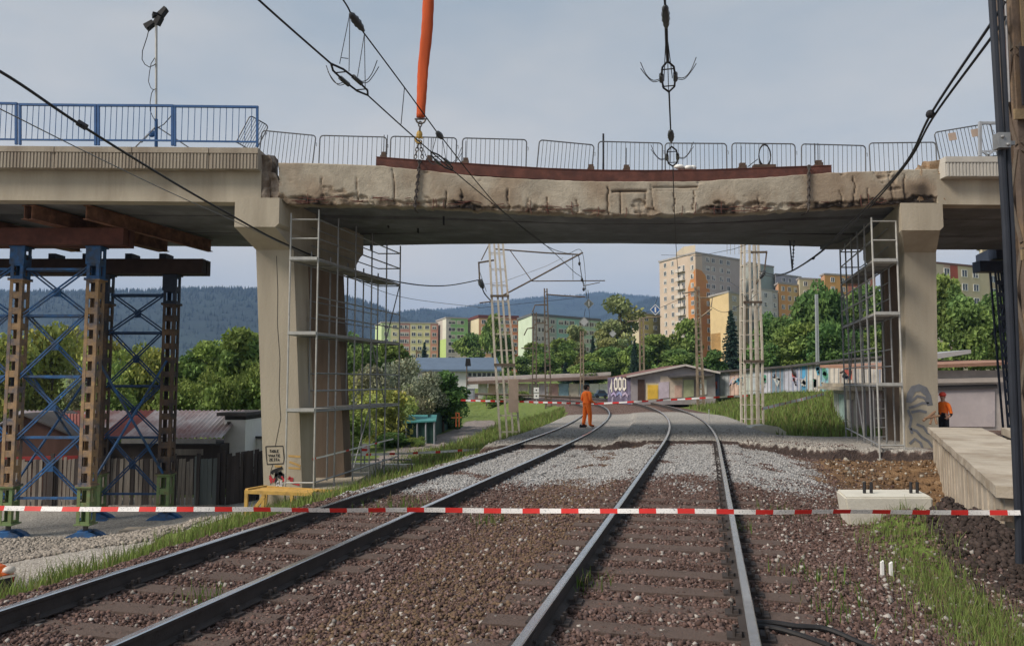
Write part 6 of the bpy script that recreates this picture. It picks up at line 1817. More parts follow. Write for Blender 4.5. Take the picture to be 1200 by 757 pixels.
for a_, b_ in (((xr - .54, S + .42), (xr - .14, S + .42)), ((xr - .14, S + .42), (xr - .1, S + .8)), ((xr - .1, S + .8), (xr - .54, S + .8)), ((xr - .54, S + .8), (xr - .54, S + .42))):
    fr.bar((a_[0], Yc_ - .1, a_[1]), (b_[0], Yc_ - .1, b_[1]), .045, .045)
fr.build("grille_frame", CHR, car)
m = MB().ball((xr - .12, Yc_ + .12, S + .88), .14, .12, .09); m.build("headlight", mat("headlight glass", (.55, .5, .45), .15, .05, 5, 0, 10), car, smooth=True)
MB().box(xr - .5, xr - .05, Yc_ + 1.5, Yc_ + 1.95, S + 1.15, S + 1.4).build("windscreen", GLASS, car)
for yw in (.85, 3.55):
    for xw in (xr - .24, xc0 + .04):
        w = MB().tube([(xw, Yc_ + yw, S + .31), (xw + .2, Yc_ + yw, S + .31)], .32, 18).build("wheel", BLACK, car)
        MB().tube([(xw + .195, Yc_ + yw, S + .31), (xw + .21, Yc_ + yw, S + .31)], .2, 14).build("rim", GALV, w)
car.rotation_euler.z = R(62)

# ================================================================== PATHSIDE: green-tarp lean-to, dark fences, signal, cabinets
TEAL = mat("teal tarpaulin", (.06, .22, .22), .6, .2, 2, .2, 20)
DGREEN = mat("dark green sheet fence", (.022, .06, .05), .7, .25, 2, .2, 20)
ln = thing("lean_to", "teal tarpaulin lean-to with dark green sides beside the path", "shed", at(487, 530, 43))
MB().hexa([at(477, 526, 43), at(509, 524, 43), at(512, 520, 46), at(482, 522, 46), at(475, 496, 43), at(507, 494, 43), at(510, 491, 46), at(478, 493, 46)]).build("side_sheet", DGREEN, ln)
MB().hexa([at(473, 496, 42.8), at(511, 494, 42.8), at(512, 488, 46.5), at(474, 488, 46.5), at(473, 494, 42.8), at(511, 492.5, 42.8), at(512, 486, 46.5), at(474, 486, 46.5)]).build("tarpaulin", TEAL, ln)
for p in (476, 489, 499, 509): MB().tube([at(p, 527, 42.9), at(p, 494, 42.9)], .05, 6).build("post", GREYP, ln)
pf = thing("sheet_fence", "dark green sheet fence along the bushes right of the teal lean-to", "fence", at(515, 518, 47))
for k in range(7):
    a_, b_ = at(501 + k * 4, 520 - k * 2.2, 45 + k * 2.2), at(505 + k * 4, 518 - k * 2.2, 47.2 + k * 2.2)
    MB().hexa([a_ + up * -.5, b_ + up * -.5, b_ + Vector((.04, .04, -.5)), a_ + Vector((.04, .04, -.5)), a_ + up * 1.7, b_ + up * 1.7, b_ + Vector((.04, .04, 1.7)), a_ + Vector((.04, .04, 1.7))]).build("panel", DGREEN, pf)
sg = thing("signal_post", "dark railway signal on a slim post before the white building", "signal", at(547, 460, 75))
MB().tube([at(547, 470, 75), at(547, 424, 75)], .07, 6).build("post", MASTB, sg)
MB().hexa([at(545, 429, 74.9), at(552, 429, 74.9), at(552, 429, 75.3), at(545, 429, 75.3), at(546, 420, 74.9), at(551, 420, 74.9), at(551, 420, 75.3), at(546, 420, 75.3)]).build("signal_head", BLACK, sg)
cbx = thing("relay_cabinet", "grey relay cabinet standing on the bank left of the leaning mast", "cabinet", at(551, 466, 60))
MB().box(X(547, 60), X(556, 60), 60, 60.5, Z(471, 60), Z(456, 60)).build("body", mat("cabinet grey", (.36, .38, .39), .6, .08, 4, .05, 30), cbx)
MB().box(X(546.5, 60), X(556.5, 60), 59.95, 60.55, Z(456, 60) + .002, Z(455, 60)).build("lid", GREYP, cbx)
MB().box(X(549, 60), X(555, 60), 59.975, 59.998, Z(469, 60), Z(457.5, 60)).build("door", GREYP, cbx)
kp = thing("distance_post", "white two-part marker board on a post beyond the grassy bank", "marker board", at(628.5, 470, 62))
for y0, y1 in ((460, 454), (467, 461)):
    MB().box(X(625.5, 62), X(631.5, 62), 62, 62.06, Z(y0, 62), Z(y1, 62)).build("board", WHITE, kp)
    MB().ball((X(628.5, 62), 61.99, Z((y0 + y1) / 2, 62)), .06, .012, .06, 8, 5).build("dot", BLACK, kp)
MB().box(X(628, 62), X(629, 62), 62.07, 62.14, Z(474, 62), Z(454, 62)).build("post", GREYP, kp)
pr = thing("pipe_rail", "long dark horizontal pipe run above the grassy bank", "pipe", at(600, 462, 66))
MB().tube([at(553, 461.5, 66), at(600, 462.5, 66), at(690, 466, 66)], .10, 6).build("pipe", MASTB, pr)
for p in (570, 600, 640, 668): MB().tube([at(p, 476, 66), at(p, 462.8, 66)], .06, 5).build("support", MASTB, pr)

# ================================================================== GARAGES with graffiti
def pmat(name, c): return mat(name, c, .85, .2, 1.5, .1, 20, col2=[min(1, q * 1.35) for q in c], amt2=.4, scale2=1.2)
def front(o, name, p0, p1, yb0, yb1, yt0, yt1, Ya, Yb, mt, th=.06, proud=0.0):
    """vertical panel between two photo columns, on the line from distance Ya to Yb"""
    a, b, c, d = at(p0, yb0, Ya - proud), at(p1, yb1, Yb - proud), at(p1, yt1, Yb - proud), at(p0, yt0, Ya - proud)
    e = Vector((0, th, 0))
    return MB().hexa([a, b, b + e, a + e, d, c, c + e, d + e]).build(name, mt, o)
GW = mat("garage grey plaster", (.34, .31, .32), .9, .12, 1.2, .2, 15, col2=(.24, .21, .21), amt2=.35, scale2=.8)
GMAUVE = mat("garage mauve plaster", (.36, .30, .285), .9, .14, 1.0, .2, 15, col2=(.26, .21, .20), amt2=.38, scale2=.7, streak=True)
# gabled workshop with the mural of figures
gb = thing("gabled_garage", "grey gabled workshop with numeral mural and yellow graffiti by the curve", "garage", at(775, 465, 64))
YG = 64.0
zB = Z(474, YG)
cr_ = at(739, 441, YG); pk = at(802, 428.5, YG); rt_ = at(838, 436.5, YG)
lf = at(712, 442.5, 70)
MB().prism([(cr_.x, YG, zB), (rt_.x, YG, zB), (rt_.x, YG, rt_.z), (pk.x, YG, pk.z - .1), (cr_.x, YG, cr_.z)], (0, 9, 0)).build("gable_wall", GW, gb)
w = MB(); a_, b_ = Vector((lf.x, 70, 0)), Vector((cr_.x - .01, YG + .02, 0)); e = Vector((.15, .1, 0))
w.hexa([a_ + up * zB, b_ + up * zB, b_ + e + up * zB, a_ + e + up * zB, a_ + up * lf.z, b_ + up * cr_.z, b_ + e + up * cr_.z, a_ + e + up * lf.z]); w.build("mural_wall", mat("mural dark violet", (.11, .095, .15), .85, .4, 1.3, .1, 15, col2=(.30, .28, .36), amt2=.3, scale2=1.2, soft2=.03), gb)
def onwall(f, z): p = a_.lerp(b_, f) + Vector((-.03, -.03, 0)); return Vector((p.x, p.y, Z(442.5, 70) * (1 - f) + cr_.z * f - z))
FIGW = mat("mural white", (.66, .63, .56), .8, .12, 2, 0, 10)
for i, f in enumerate((.2, .40, .58, .76)):
    m = MB(); nv = Vector((-.05, -.06, 0))
    if i == 0: L = [[onwall(f - .05, 1.05), onwall(f + .0, .2), onwall(f + .01, 1.3)]]
    else: L = [[onwall(f - .06, .95), onwall(f - .055, .25), onwall(f, .1), onwall(f + .055, .25), onwall(f + .06, .95), onwall(f, 1.1), onwall(f - .06, .95)]]
    for s_ in L: m.ribbon(s_, .24, (b_ - a_).cross(up).normalized(), .02)
    m.build("mural_figure", FIGW, gb)
for i, (f, z) in enumerate(((.3, 1.5), (.55, 1.45), (.8, 1.5))):
    MB().ribbon([onwall(f - .12, z + .1), onwall(f, z - .12), onwall(f + .1, z + .15)], .2, (b_ - a_).cross(up).normalized(), .025).build("mural_stroke", pmat("mural lilac %d" % i, ((.32, .27, .42), (.2, .22, .38), (.36, .3, .4))[i]), gb)
for A_, B_, nm in ((cr_, pk, 0), (pk, rt_, 1)):
    u = Vector((0, 0, .10)); o1 = Vector((0, -.35, 0)); o2 = Vector((0, 9.3, 0)); ext = (A_ - B_).normalized() * .4 if nm == 0 else (B_ - A_).normalized() * .35
    A2, B2 = (A_ + ext, B_) if nm == 0 else (A_, B_ + ext)
    MB().hexa([A2 + o1, B2 + o1, B2 + o2, A2 + o2, A2 + o1 + u, B2 + o1 + u, B2 + o2 + u, A2 + o2 + u]).build("roof_slope", mat("brick red roof felt", (.17, .085, .075), .9, .2, 1.5, .2, 15), gb)
    MB().bar(A2 + o1 * 1.06 + u * .4, B2 + o1 * 1.06 + u * .4, .05, .16).build("barge_board", mat("pale barge board", (.55, .50, .47), .8, .1, 3, .1, 20), gb)
front(gb, "door", 747.5, 755.5, 470, 470, 444.5, 444.5, YG, YG, mat("door brown", (.075, .045, .035), .8, .2, 3, .2, 30), .05, .06)
front(gb, "garage_door", 757, 773, 469, 468.5, 449, 449, YG, YG, pmat("graffiti cream yellow", (.50, .44, .30)), .05, .06)
front(gb, "graffiti_panel", 759, 771, 468, 467, 451, 451, YG, YG, pmat("graffiti yellow", (.62, .40, .06)), .03, .09)
front(gb, "graffiti_panel", 772, 784, 467.5, 466, 448, 447, YG, YG, pmat("graffiti lilac", (.46, .40, .46)), .03, .085)
front(gb, "garage_door", 774, 800, 467, 466, 440.5, 441.5, YG, YG, pmat("graffiti cream pink", (.50, .42, .35)), .05, .05)
front(gb, "graffiti_panel", 791, 799, 466.5, 465.5, 452, 451, YG, YG, pmat("graffiti salmon", (.50, .34, .28)), .03, .085)
front(gb, "garage_door", 801, 813, 466, 464.5, 445, 445, YG, YG, pmat("graffiti olive", (.34, .35, .22)), .05, .05)
front(gb, "garage_door", 813.5, 820, 464.5, 463, 445, 445, YG, YG, mat("door grey brown", (.14, .12, .11), .8, .2, 3, .2, 30), .05, .05)
front(gb, "garage_door", 820.5, 828, 463, 462, 445, 445, YG, YG, pmat("graffiti white", (.55, .53, .50)), .05, .05)
a_ = at(785, 443, YG - .6); b_ = at(836, 440.5, YG - .6)
MB().hexa([a_, b_, b_ + Vector((0, .7, .06)), a_ + Vector((0, .7, .06)), a_ + up * .13, b_ + up * .13, b_ + Vector((0, .7, .19)), a_ + Vector((0, .7, .19))]).build("canopy", ROOFD, gb)

# long garage row, each door its own colour
gr2 = thing("garage_row", "long row of graffiti-covered sheet garages on the grassy slope", "garage row", at(910, 455, 62))
row = [(828, 836, (.35, .36, .40)), (836, 843, (.25, .30, .45)), (843, 855, (.32, .34, .36)), (855, 866, (.45, .33, .28)), (866, 880, (.42, .45, .40)), (880, 893, (.38, .42, .44)), (893, 903, (.36, .37, .42)), (903, 918, (.14, .20, .26)), (918, 928, (.33, .34, .40)), (928, 938, (.30, .31, .36)),
       (938, 946, (.07, .25, .42)), (946, 952, (.40, .44, .44)), (952, 961, (.42, .40, .36)), (961, 971, (.18, .34, .38)), (971, 984, (.40, .37, .33)), (984, 1000, (.33, .31, .29)), (1000, 1030, (.34, .31, .28)), (1030, 1062, (.33, .3, .28))]
ytop = lambda p: np.interp(p, [828, 840, 880, 925, 960, 1000, 1060], [437.5, 436, 434, 430.5, 427, 422, 417])
ybot = lambda p: np.interp(p, [828, 880, 925, 960, 1000, 1060], [463, 460, 457, 457, 458, 460])
Yg = lambda p: np.interp(p, [828, 1060], [66, 50])
SPR = [(.62, .62, .6), (.04, .05, .09), (.1, .35, .5), (.5, .12, .1), (.55, .45, .12), (.1, .3, .2), (.55, .5, .6)]
for i, (p0, p1, c) in enumerate(row):
    wall = front(gr2, "garage_door", p0 + .15, p1 - .15, ybot(p0) + 2, ybot(p1) + 2, ytop(p0), ytop(p1), Yg(p0), Yg(p1), pmat("sheet door %d" % i, c), .08)
    n = max(2, int((p1 - p0) / 2.2))
    for k in range(n):                               # standing seams of the sheet
        p = p0 + (k + .5) * (p1 - p0) / n
        a_, b_ = at(p, ybot(p) + 1.5, Yg(p) - .02), at(p, ytop(p) + .5, Yg(p) - .02)
        if k % 2 == 0: MB().bar(a_, b_, .05, .05).build("seam", pmat("sheet seam %d" % (i % 4), [q * .85 for q in c]), gr2)
    if i % 3 != 2 and p1 <= 1000:
        for k in range(2):
            m = MB(); cx, cy = random.uniform(p0 + 2, p1 - 2), random.uniform(ytop(p0) + 8, ybot(p0) - 7)
            pts = [at(cx + random.uniform(-.45, .45) * (p1 - p0), cy + random.uniform(-6, 6), Yg(cx) - .09 - .02 * k) for _ in range(6)]
            pts = [Vector((q.x, Yg(cx) - .12 - .02 * k, q.z)) for q in pts]
            m.ribbon(pts, random.choice([.14, .2, .28])); m.build("graffiti", pmat("tag colour %d" % ((i + k) % 7), SPR[(i * 2 + k) % 7]), gr2)
for p0, p1 in ((826, 880), (880, 927), (927, 1000), (1000, 1064)):
    a_, b_ = at(p0, ytop(p0), Yg(p0) - .35), at(p1, ytop(p1), Yg(p1) - .35); e = Vector((1.5, 5.5, .1))
    MB().hexa([a_, b_, b_ + e, a_ + e, a_ + up * .14, b_ + up * .14, b_ + e + up * .14, a_ + e + up * .14]).build("roof_slab", ROOFD, gr2)
MB().bar(at(927, 430, Yg(927) - .5), at(930.5, 439, Yg(927) - .5), .2, .1).build("loose_board", WOODD, gr2)
MB().bar(at(985, 437, Yg(985) - .5), at(996, 431, Yg(985) - .5), .3, .1).build("loose_board", WOODD, gr2)

# low garage behind the right scaffold, with concrete roof slab
lg = thing("low_garage", "low pinkish garage with thin concrete roof slab behind the right scaffold", "garage", at(1030, 515, 29.5))
zgr = -.75
a_, b_, c_ = at(978, 500, 40), at(1001, 515, 30.5), at(1065, 515, 32)
zr = Z(458, 30.5)
def vw(o, name, p, q, z0, z1, mt, th=.15):
    d = (q - p); d.z = 0; d.normalize(); n_ = Vector((d.y, -d.x, 0)) * -th
    p, q = Vector((p.x, p.y, 0)), Vector((q.x, q.y, 0))
    return MB().hexa([p + up * z0, q + up * z0, q + n_ + up * z0, p + n_ + up * z0, p + up * z1, q + up * z1, q + n_ + up * z1, p + n_ + up * z1]).build(name, mt, o)
vw(lg, "side_wall", a_, b_, zgr, zr, pmat("side wall faded", (.40, .38, .34)))
vw(lg, "front_wall", b_ + Vector((.004, -.004, 0)), c_, zgr, zr, GMAUVE)
for f0, f1, cc in ((.08, .35, (.34, .36, .34)), (.38, .72, (.24, .33, .31))):
    p, q = a_.lerp(b_, f0), a_.lerp(b_, f1); n_ = Vector((-.06, -.03, 0))
    vw(lg, "side_door", p + n_, q + n_, zgr + .3, zr - .2, pmat("side door %d" % int(f0 * 100), cc), .03)
for f in (.2, .42, .64, .86):
    p = b_.lerp(c_, f); MB().box(p.x - .02, p.x + .02, p.y - .03, p.y + .06, zgr, zr - .05).build("wall_joint", WOODG, lg)
o1, o2, o3, o4 = Vector((X(958, 39.5), 39.5, 0)), Vector((X(996, 29.8), 29.8, 0)), Vector((X(1066, 31.4), 31.4, 0)), Vector((X(1030, 42), 42, 0))
MB().hexa([q + up * (zr + .003) for q in (o1, o2, o3, o4)] + [q + up * (zr + .14) for q in (o1, o2, o3, o4)]).build("roof_slab", CONC, lg)
MB().hexa([q + up * (zr + .145) for q in (o1.lerp(o3, .06), o2.lerp(o4, .06), o3, o4)] + [q + up * (zr + .3) for q in (o1.lerp(o3, .06), o2.lerp(o4, .06), o3, o4)]).build("roof_kerb", CONC, lg)
MB().box(b_.x - .3, b_.x - .05, b_.y - .2, b_.y + .1, zr - .35, zr - .002).build("bracket", CONC, lg)
# wide grey garage right of the right pier
rg = thing("wide_garage", "wide grey garage with plain door and stepped roof edge right of the right pier", "garage", at(1130, 498, 37))
YW = 37.0; zw = -1.0
vw(rg, "wall", at(1060, 500, YW), at(1215, 500, YW), zw, Z(434, YW), mat("garage pale plaster", (.50, .46, .43), .9, .12, 1.2, .2, 15, col2=(.38, .34, .32), amt2=.35, scale2=.8), .3)
front(rg, "garage_door", 1096, 1166, 500, 500, 456, 454.5, YW, YW, mat("garage door lilac grey", (.50, .45, .455), .8, .1, 1.2, .1, 15, col2=(.42, .38, .40), amt2=.3, scale2=1.4), .05, .07)
MB().bar(at(1094, 454.5, YW - .1), at(1168, 452.5, YW - .1), .14, .2).build("door_header", ROOFD, rg)
front(rg, "band", 1096, 1176, 449, 447.5, 444, 442, YW, YW, mat("pale band", (.47, .42, .38), .85, .1, 2, .1, 20), .1, .3)
a_, b_ = at(1050, 433, YW - .5), at(1230, 426, YW - .5); e = Vector((0, 9, .25))
MB().hexa([a_, b_, b_ + e, a_ + e, a_ + up * .16, b_ + up * .16, b_ + e + up * .16, a_ + e + up * .16]).build("roof", mat("reddish roof edge", (.30, .17, .12), .9, .2, 2, .2, 20), rg)
a_, b_ = at(1096, 421, YW + 5), at(1138, 414, YW + 5)
MB().hexa([a_, b_, b_ + Vector((0, 3, 0)), a_ + Vector((0, 3, 0)), a_ + up * .3, b_ + up * .2, b_ + Vector((0, 3, .2)), a_ + Vector((0, 3, .3))]).build("roof_sheet", mat("grey roof sheet", (.33, .34, .35), .6, .1, 2, .05, 20), rg)
vw(rg, "dark_gate", at(1166, 500, YW + .5), at(1215, 500, YW + .5), zw, Z(470, YW), DGREEN, .1)

# far low garages across the tracks
fg = thing("flat_garages", "long row of low flat-roofed garages with coloured doors beyond the curve", "garage row", at(640, 460, 95))
YQ = 95.0
cols = [(.5, .48, .45), (.42, .30, .22), (.48, .50, .42), (.30, .42, .42), (.52, .46, .38), (.36, .40, .30), (.52, .50, .48), (.45, .30, .25), (.25, .38, .42), (.5, .45, .36), (.22, .30, .36), (.6, .58, .55), (.6, .58, .55)]
ps = np.linspace(560, 714, len(cols) + 1)
for i, c in enumerate(cols): front(fg, "garage_door", ps[i] + .3, ps[i + 1] - .3, 467, 467, 449.5, 449.5, YQ, YQ, pmat("far door %d" % i, c), .2)
for p0, p1, y0, y1, nm in ((548, 640, 450.5, 447, 0), (640, 716, 447, 444, 1)):
    a_, b_ = at(p0, y0, YQ - 1), at(p1, y1, YQ - 1); e = Vector((0, 7, .1))
    MB().hexa([a_, b_, b_ + e, a_ + e, a_ + up * .35, b_ + up * .35, b_ + e + up * .35, a_ + e + up * .35]).build("roof_edge", mat("brown roof edge", (.17, .12, .10), .9, .2, 1, .1, 10), fg)
    a_, b_ = at(p0, y0 - 4, YQ + 6), at(p1, y1 - 4.5, YQ + 6)
    MB().hexa([a_, b_, b_ + e, a_ + e, a_ + up * .4, b_ + up * .4, b_ + e + up * .4, a_ + e + up * .4]).build("rear_roof", mat("pale roof edge", (.42, .38, .36), .85, .15, 1, .1, 10), fg)
# cars by the mural
for p0, p1, y0, y1, cc, lb, YY in ((697, 712, 466.5, 457, (.03, .06, .10), "dark blue car parked left of the numeral mural", 80), (680, 694, 466, 459, (.30, .31, .33), "grey car parked behind the orange worker", 88)):
    xa, xb = X(p0, YY), X(p1, YY); zz0, zz1 = Z(y0, YY), Z(y1, YY); L = xb - xa; hh = zz1 - zz0
    o = thing("parked_car", lb, "car", ((xa + xb) / 2, YY, zz0))
    prof = [(xa, zz0 + hh * .2), (xa + L * .02, zz0 + hh * .55), (xa + L * .2, zz0 + hh * .62), (xa + L * .32, zz1), (xa + L * .75, zz1), (xa + L * .92, zz0 + hh * .62), (xb, zz0 + hh * .55), (xb, zz0 + hh * .2)]
    MB().prism([(x_, YY, z_) for x_, z_ in prof], (0, 1.6, 0)).build("body", mat("car paint %s" % lb[:9], cc, .3, .05, 2, 0, 10, spec=.6), o)
    MB().prism([(x_, YY - .02, z_) for x_, z_ in ((xa + L * .26, zz0 + hh * .63), (xa + L * .35, zz1 - hh * .07), (xa + L * .72, zz1 - hh * .07), (xa + L * .85, zz0 + hh * .63))], (0, .015, 0)).build("side_window", GLASS, o)
    for f in (.2, .8): MB().tube([(xa + L * f, YY - .03, zz0 + hh * .2), (xa + L * f, YY + .15, zz0 + hh * .2)], hh * .2, 12).build("wheel", BLACK, o)

# white building with blue roof
wb = thing("white_building", "low white building with dark blue roof and red band", "building", at(540, 450, 130))
YB = 130.0
MB().box(X(486, YB), X(584, YB), YB, YB + 14, -2, Z(435, YB)).build("wall", mat("white plaster", (.62, .62, .63), .85, .06, 1, .05, 10), wb)
a_, b_, c_, d_ = at(482, 435, YB - 1), at(588, 435, YB - 1), at(582, 421, YB + 7), at(488, 421, YB + 7)
MB().hexa([a_, b_, c_, d_, a_ + up * .3, b_ + up * .3, c_ + up * .3, d_ + up * .3]).build("roof", mat("blue roof sheet", (.10, .14, .20), .6, .12, 1, .05, 10), wb)
front(wb, "red_band", 547, 582, 447, 447, 442, 442, YB, YB, mat("red band paint", (.45, .09, .10), .7, .08, 2, 0, 10), .1, .12)
for k in range(6): front(wb, "window", 548.5 + k * 5.6, 552.5 + k * 5.6, 441, 441, 437, 437, YB, YB, GLASS, .05, .06)
front(wb, "entrance", 547, 549, 451, 451, 443, 443, YB, YB, ROOFD, .05, .13)

# ================================================================== APARTMENT BLOCKS
WIN = {}
CURT = mat("curtain cloth", (.42, .40, .36), .9, .15, .2, 0, 10)
def window_mesh(w, h):
    k = (round(w, 1), round(h, 1))
    if k not in WIN:
        m = MB().mi(0)
        t = .1
        m.box(-w / 2, w / 2, -.12, 0, 0, t).box(-w / 2, w / 2, -.12, 0, h - t, h).box(-w / 2, -w / 2 + t, -.12, 0, t + .002, h - t - .002).box(w / 2 - t, w / 2, -.12, 0, t + .002, h - t - .002).box(-.05, .05, -.1, 0, t + .002, h - t - .002)
        m.mi(1).box(-w / 2 + t + .002, -.052, -.05, -.01, t + .003, h - t - .003).box(.052, w / 2 - t - .002, -.05, -.01, t + .003, h - t - .003)
        n_ = len(m.v)
        var = [m.mesh("window", [WHITE, GLASS])]
        for a_, b_, t0 in ((-w / 2 + t, w / 2 - t, .55), (-w / 2 + t, -.06, .1), (.06, w / 2 - t, .35)):     # drawn curtains and half-lowered blinds behind the panes
            q = MB(); q.v, q.f, q.m = list(m.v), list(m.f), list(m.m)
            q.mi(2).box(a_ + .003, b_ - .003, -.056, -.052, t + (h - 2 * t) * t0, h - t - .004)
            var.append(q.mesh("window", [WHITE, GLASS, CURT]))
        WIN[k] = var
    return random.choice(WIN[k] + WIN[k][:1] * 2)
def apartment(label, A, B, Cc, ytop, secs, floors, gable, roof=None, z0=-2, fl_h=2.8, top_drop=2.2, cols=None, ww=1.7, wh_=1.5, gable_cols=0, name="apartment_block"):
    """A back-left gable end, B front corner, Cc right end of the facade: (px, distance); ytop photo row of the parapet at B"""
    P = [Vector((X(p, Y), Y, 0)) for p, Y in (A, B, Cc)]
    zt = Z(ytop, B[1])
    D = P[0] + P[2] - P[1]
    o = thing(name, label, "apartment block", (P[1].x, P[1].y, z0))
    core = mat("block core plaster", (.45, .43, .40), .9, .08, .3, .05, 5)
    MB().hexa([q + up * z0 for q in (P[0], P[1], P[2], D)] + [q + up * zt for q in (P[0], P[1], P[2], D)]).build("wall", core, o)
    d = (P[2] - P[1]); L = d.length; dn = d / L; out = Vector((dn.y, -dn.x, 0))
    g = (P[0] - P[1]); Lg = g.length; gn = g / Lg; gout = Vector((-gn.y, gn.x, 0))
    for f0, f1, zf0, zf1, col in secs:
        a, b = P[1] + d * f0, P[1] + d * f1
        za, zb_ = z0 + (zt - z0) * zf0, z0 + (zt - z0) * zf1
        t = out * .06
        MB().hexa([a + up * za, b + up * za, b + t + up * za, a + t + up * za, a + up * zb_, b + up * zb_, b + t + up * zb_, a + t + up * zb_]).build("facade_panel", pl(col), o)
    for f0, f1, zf0, zf1, col in gable:
        a, b = P[1] + g * f0, P[1] + g * f1
        za, zb_ = z0 + (zt - z0) * zf0, z0 + (zt - z0) * zf1
        t = gout * .06
        MB().hexa([a + up * za, b + up * za, b + t + up * za, a + t + up * za, a + up * zb_, b + up * zb_, b + t + up * zb_, a + t + up * zb_]).build("facade_panel", pl(col), o)
    MB().hexa([q + up * (zt + .003) for q in (P[0] + gout * .3 - out * .3, P[1] + gout * .3 + out * .3, P[2] + out * .3, D - out * .3)] + [q + up * (zt + (roof[1] if roof else .5)) for q in (P[0] + gout * .3 - out * .3, P[1] + gout * .3 + out * .3, P[2] + out * .3, D - out * .3)]).build("parapet", pl(roof[0] if roof else (.34, .32, .31)), o)
    ang = math.atan2(dn.y, dn.x)
    if cols is None: cols = [(i + .5) / max(1, int(L / 4)) for i in range(int(L / 4))]
    for f in cols:
        for k in range(floors):
            z = zt - top_drop - k * fl_h
            if z < z0 + .5: break
            piece("window", window_mesh(ww, wh_), o, P[1] + d * f + out * .065 + up * z, (0, 0, ang))
    gang = math.atan2(-gn.y, -gn.x)
    for i in range(gable_cols):
        f = (i + .5) / gable_cols
        for k in range(floors):
            piece("window", window_mesh(ww, wh_), o, P[1] + g * f + gout * .065 + up * (zt - top_drop - k * fl_h), (0, 0, gang))
    return o, P, d, out, zt, g, gout
PLM = {}
def pl(c):
    k = tuple(round(q, 3) for q in c)
    if k not in PLM: PLM[k] = mat("plaster %d" % len(PLM), c, .9, .07, .35, .05, 5, col2=[q * .86 for q in c], amt2=.25, scale2=.15)
    return PLM[k]
YEL, PINK, LIME, GRN, TEA, WHT, ORN, CRM, GRY = (.60, .55, .32), (.48, .24, .20), (.42, .55, .20), (.22, .42, .19), (.24, .42, .38), (.58, .60, .56), (.55, .32, .19), (.62, .54, .38), (.44, .42, .42)
apartment("five-storey block with yellow and brick-red stripes at the far left", (439, 318), (446.5, 300), (513, 305), 378.5,
          [(0, .16, 0, 1, (.45, .55, .30)), (.16, .30, 0, 1, YEL), (.30, .50, 0, 1, PINK), (.50, .86, 0, 1, YEL), (.60, .74, .2, .62, (.55, .30, .20)), (.86, 1, 0, 1, PINK)], 8, [(0, 1, 0, 1, (.50, .60, .33))], cols=(.08, .23, .36, .44, .56, .67, .8, .93))
apartment("lime green and white block with a bright lime gable", (511, 312), (522.5, 296), (548, 300), 373,
          [(0, .2, 0, 1, GRY), (.2, 1, .62, 1, GRN), (.2, 1, 0, .62, GRY)], 8, [(0, .55, 0, .72, LIME), (.55, 1, 0, .72, LIME), (0, .35, .72, 1, (.62, .60, .52)), (.35, 1, .72, 1, (.45, .40, .36))], cols=(.25, .65), ww=3.0)
apartment("orange block with cream gable under a dark red overhanging roof", (547.5, 306), (561, 288), (608, 292), 372.5,
          [(0, .3, 0, 1, ORN), (.3, .62, 0, 1, (.30, .34, .16)), (.62, 1, 0, 1, (.50, .21, .10))], 8, [(0, 1, 0, 1, CRM)], roof=((.13, .045, .04), 1.1), cols=(.12, .25, .4, .55, .7, .9))
apartment("long pale green block with white gable and grey corner strip", (607.5, 258), (623.5, 240), (704, 262), 370,
          [(0, .22, 0, 1, GRY), (.22, .34, 0, 1, (.30, .36, .34)), (.34, .68, 0, 1, TEA), (.68, 1, 0, 1, (.32, .46, .36))], 8, [(0, 1, 0, 1, (.55, .64, .50))], roof=((.12, .13, .14), .8), cols=(.08, .16, .28, .4, .48, .56, .7, .78, .86, .94), ww=2.2)
apartment("yellow low block between the birch and the tower", (742, 262), (750, 252), (790, 262), 368, [(0, 1, 0, 1, (.50, .42, .16)), (.4, .6, 0, 1, (.40, .36, .22))], 6, [(0, 1, 0, 1, CRM)], cols=(.2, .45, .7))
# cream tower: facade on the left, broad side on the right
CRT = (.52, .42, .335)
tw, P, d, out, zt, g, gout = apartment("tall cream tower block with balconies and an orange arched patch on its side", (775, 250), (817.5, 232), (870, 246), 297, [(0, .14, 0, 1, CRT), (.14, 1, 0, 1, (.40, .355, .325))], 12, [(0, 1, 0, 1, CRT)], cols=(.26, .38, .56, .72), ww=1.7, fl_h=2.72, name="tower_block")
hz0 = zt
gang = math.atan2(-gn.y, -gn.x) if False else math.atan2(-(g / g.length).y, -(g / g.length).x)
for f in (.08, .83, .62):
    for k in range(10):
        piece("window", window_mesh(1.5, 1.5), tw, P[1] + g * f + gout * .065 + up * (zt - 2.2 - k * 2.72), (0, 0, gang))
gl_ = g.length; gu = g / gl_
BALC = pl((.56, .51, .46)); SHAD = pl((.30, .23, .19))
for k in range(9):
    z = zt - 4.9 - k * 2.72
    a = P[1] + g * .27 + up * z; b = P[1] + g * .48 + up * z
    bo = MB().hexa([a + gout * .07, b + gout * .07, b + gout * 1.1, a + gout * 1.1, a + gout * .07 + up * .12, b + gout * .07 + up * .12, b + gout * 1.1 + up * .12, a + gout * 1.1 + up * .12]).build("balcony", BALC, tw)
    MB().hexa([a + gout * 1.02 + up * .125, b + gout * 1.02 + up * .125, b + gout * 1.1 + up * .125, a + gout * 1.1 + up * .125, a + gout * 1.02 + up * 1.05, b + gout * 1.02 + up * 1.05, b + gout * 1.1 + up * 1.05, a + gout * 1.1 + up * 1.05]).build("parapet", BALC, bo)
    for f in (.32, .43): piece("window", window_mesh(1.7, 1.9), tw, P[1] + g * f + gout * .068 + up * (z + .2), (0, 0, gang))
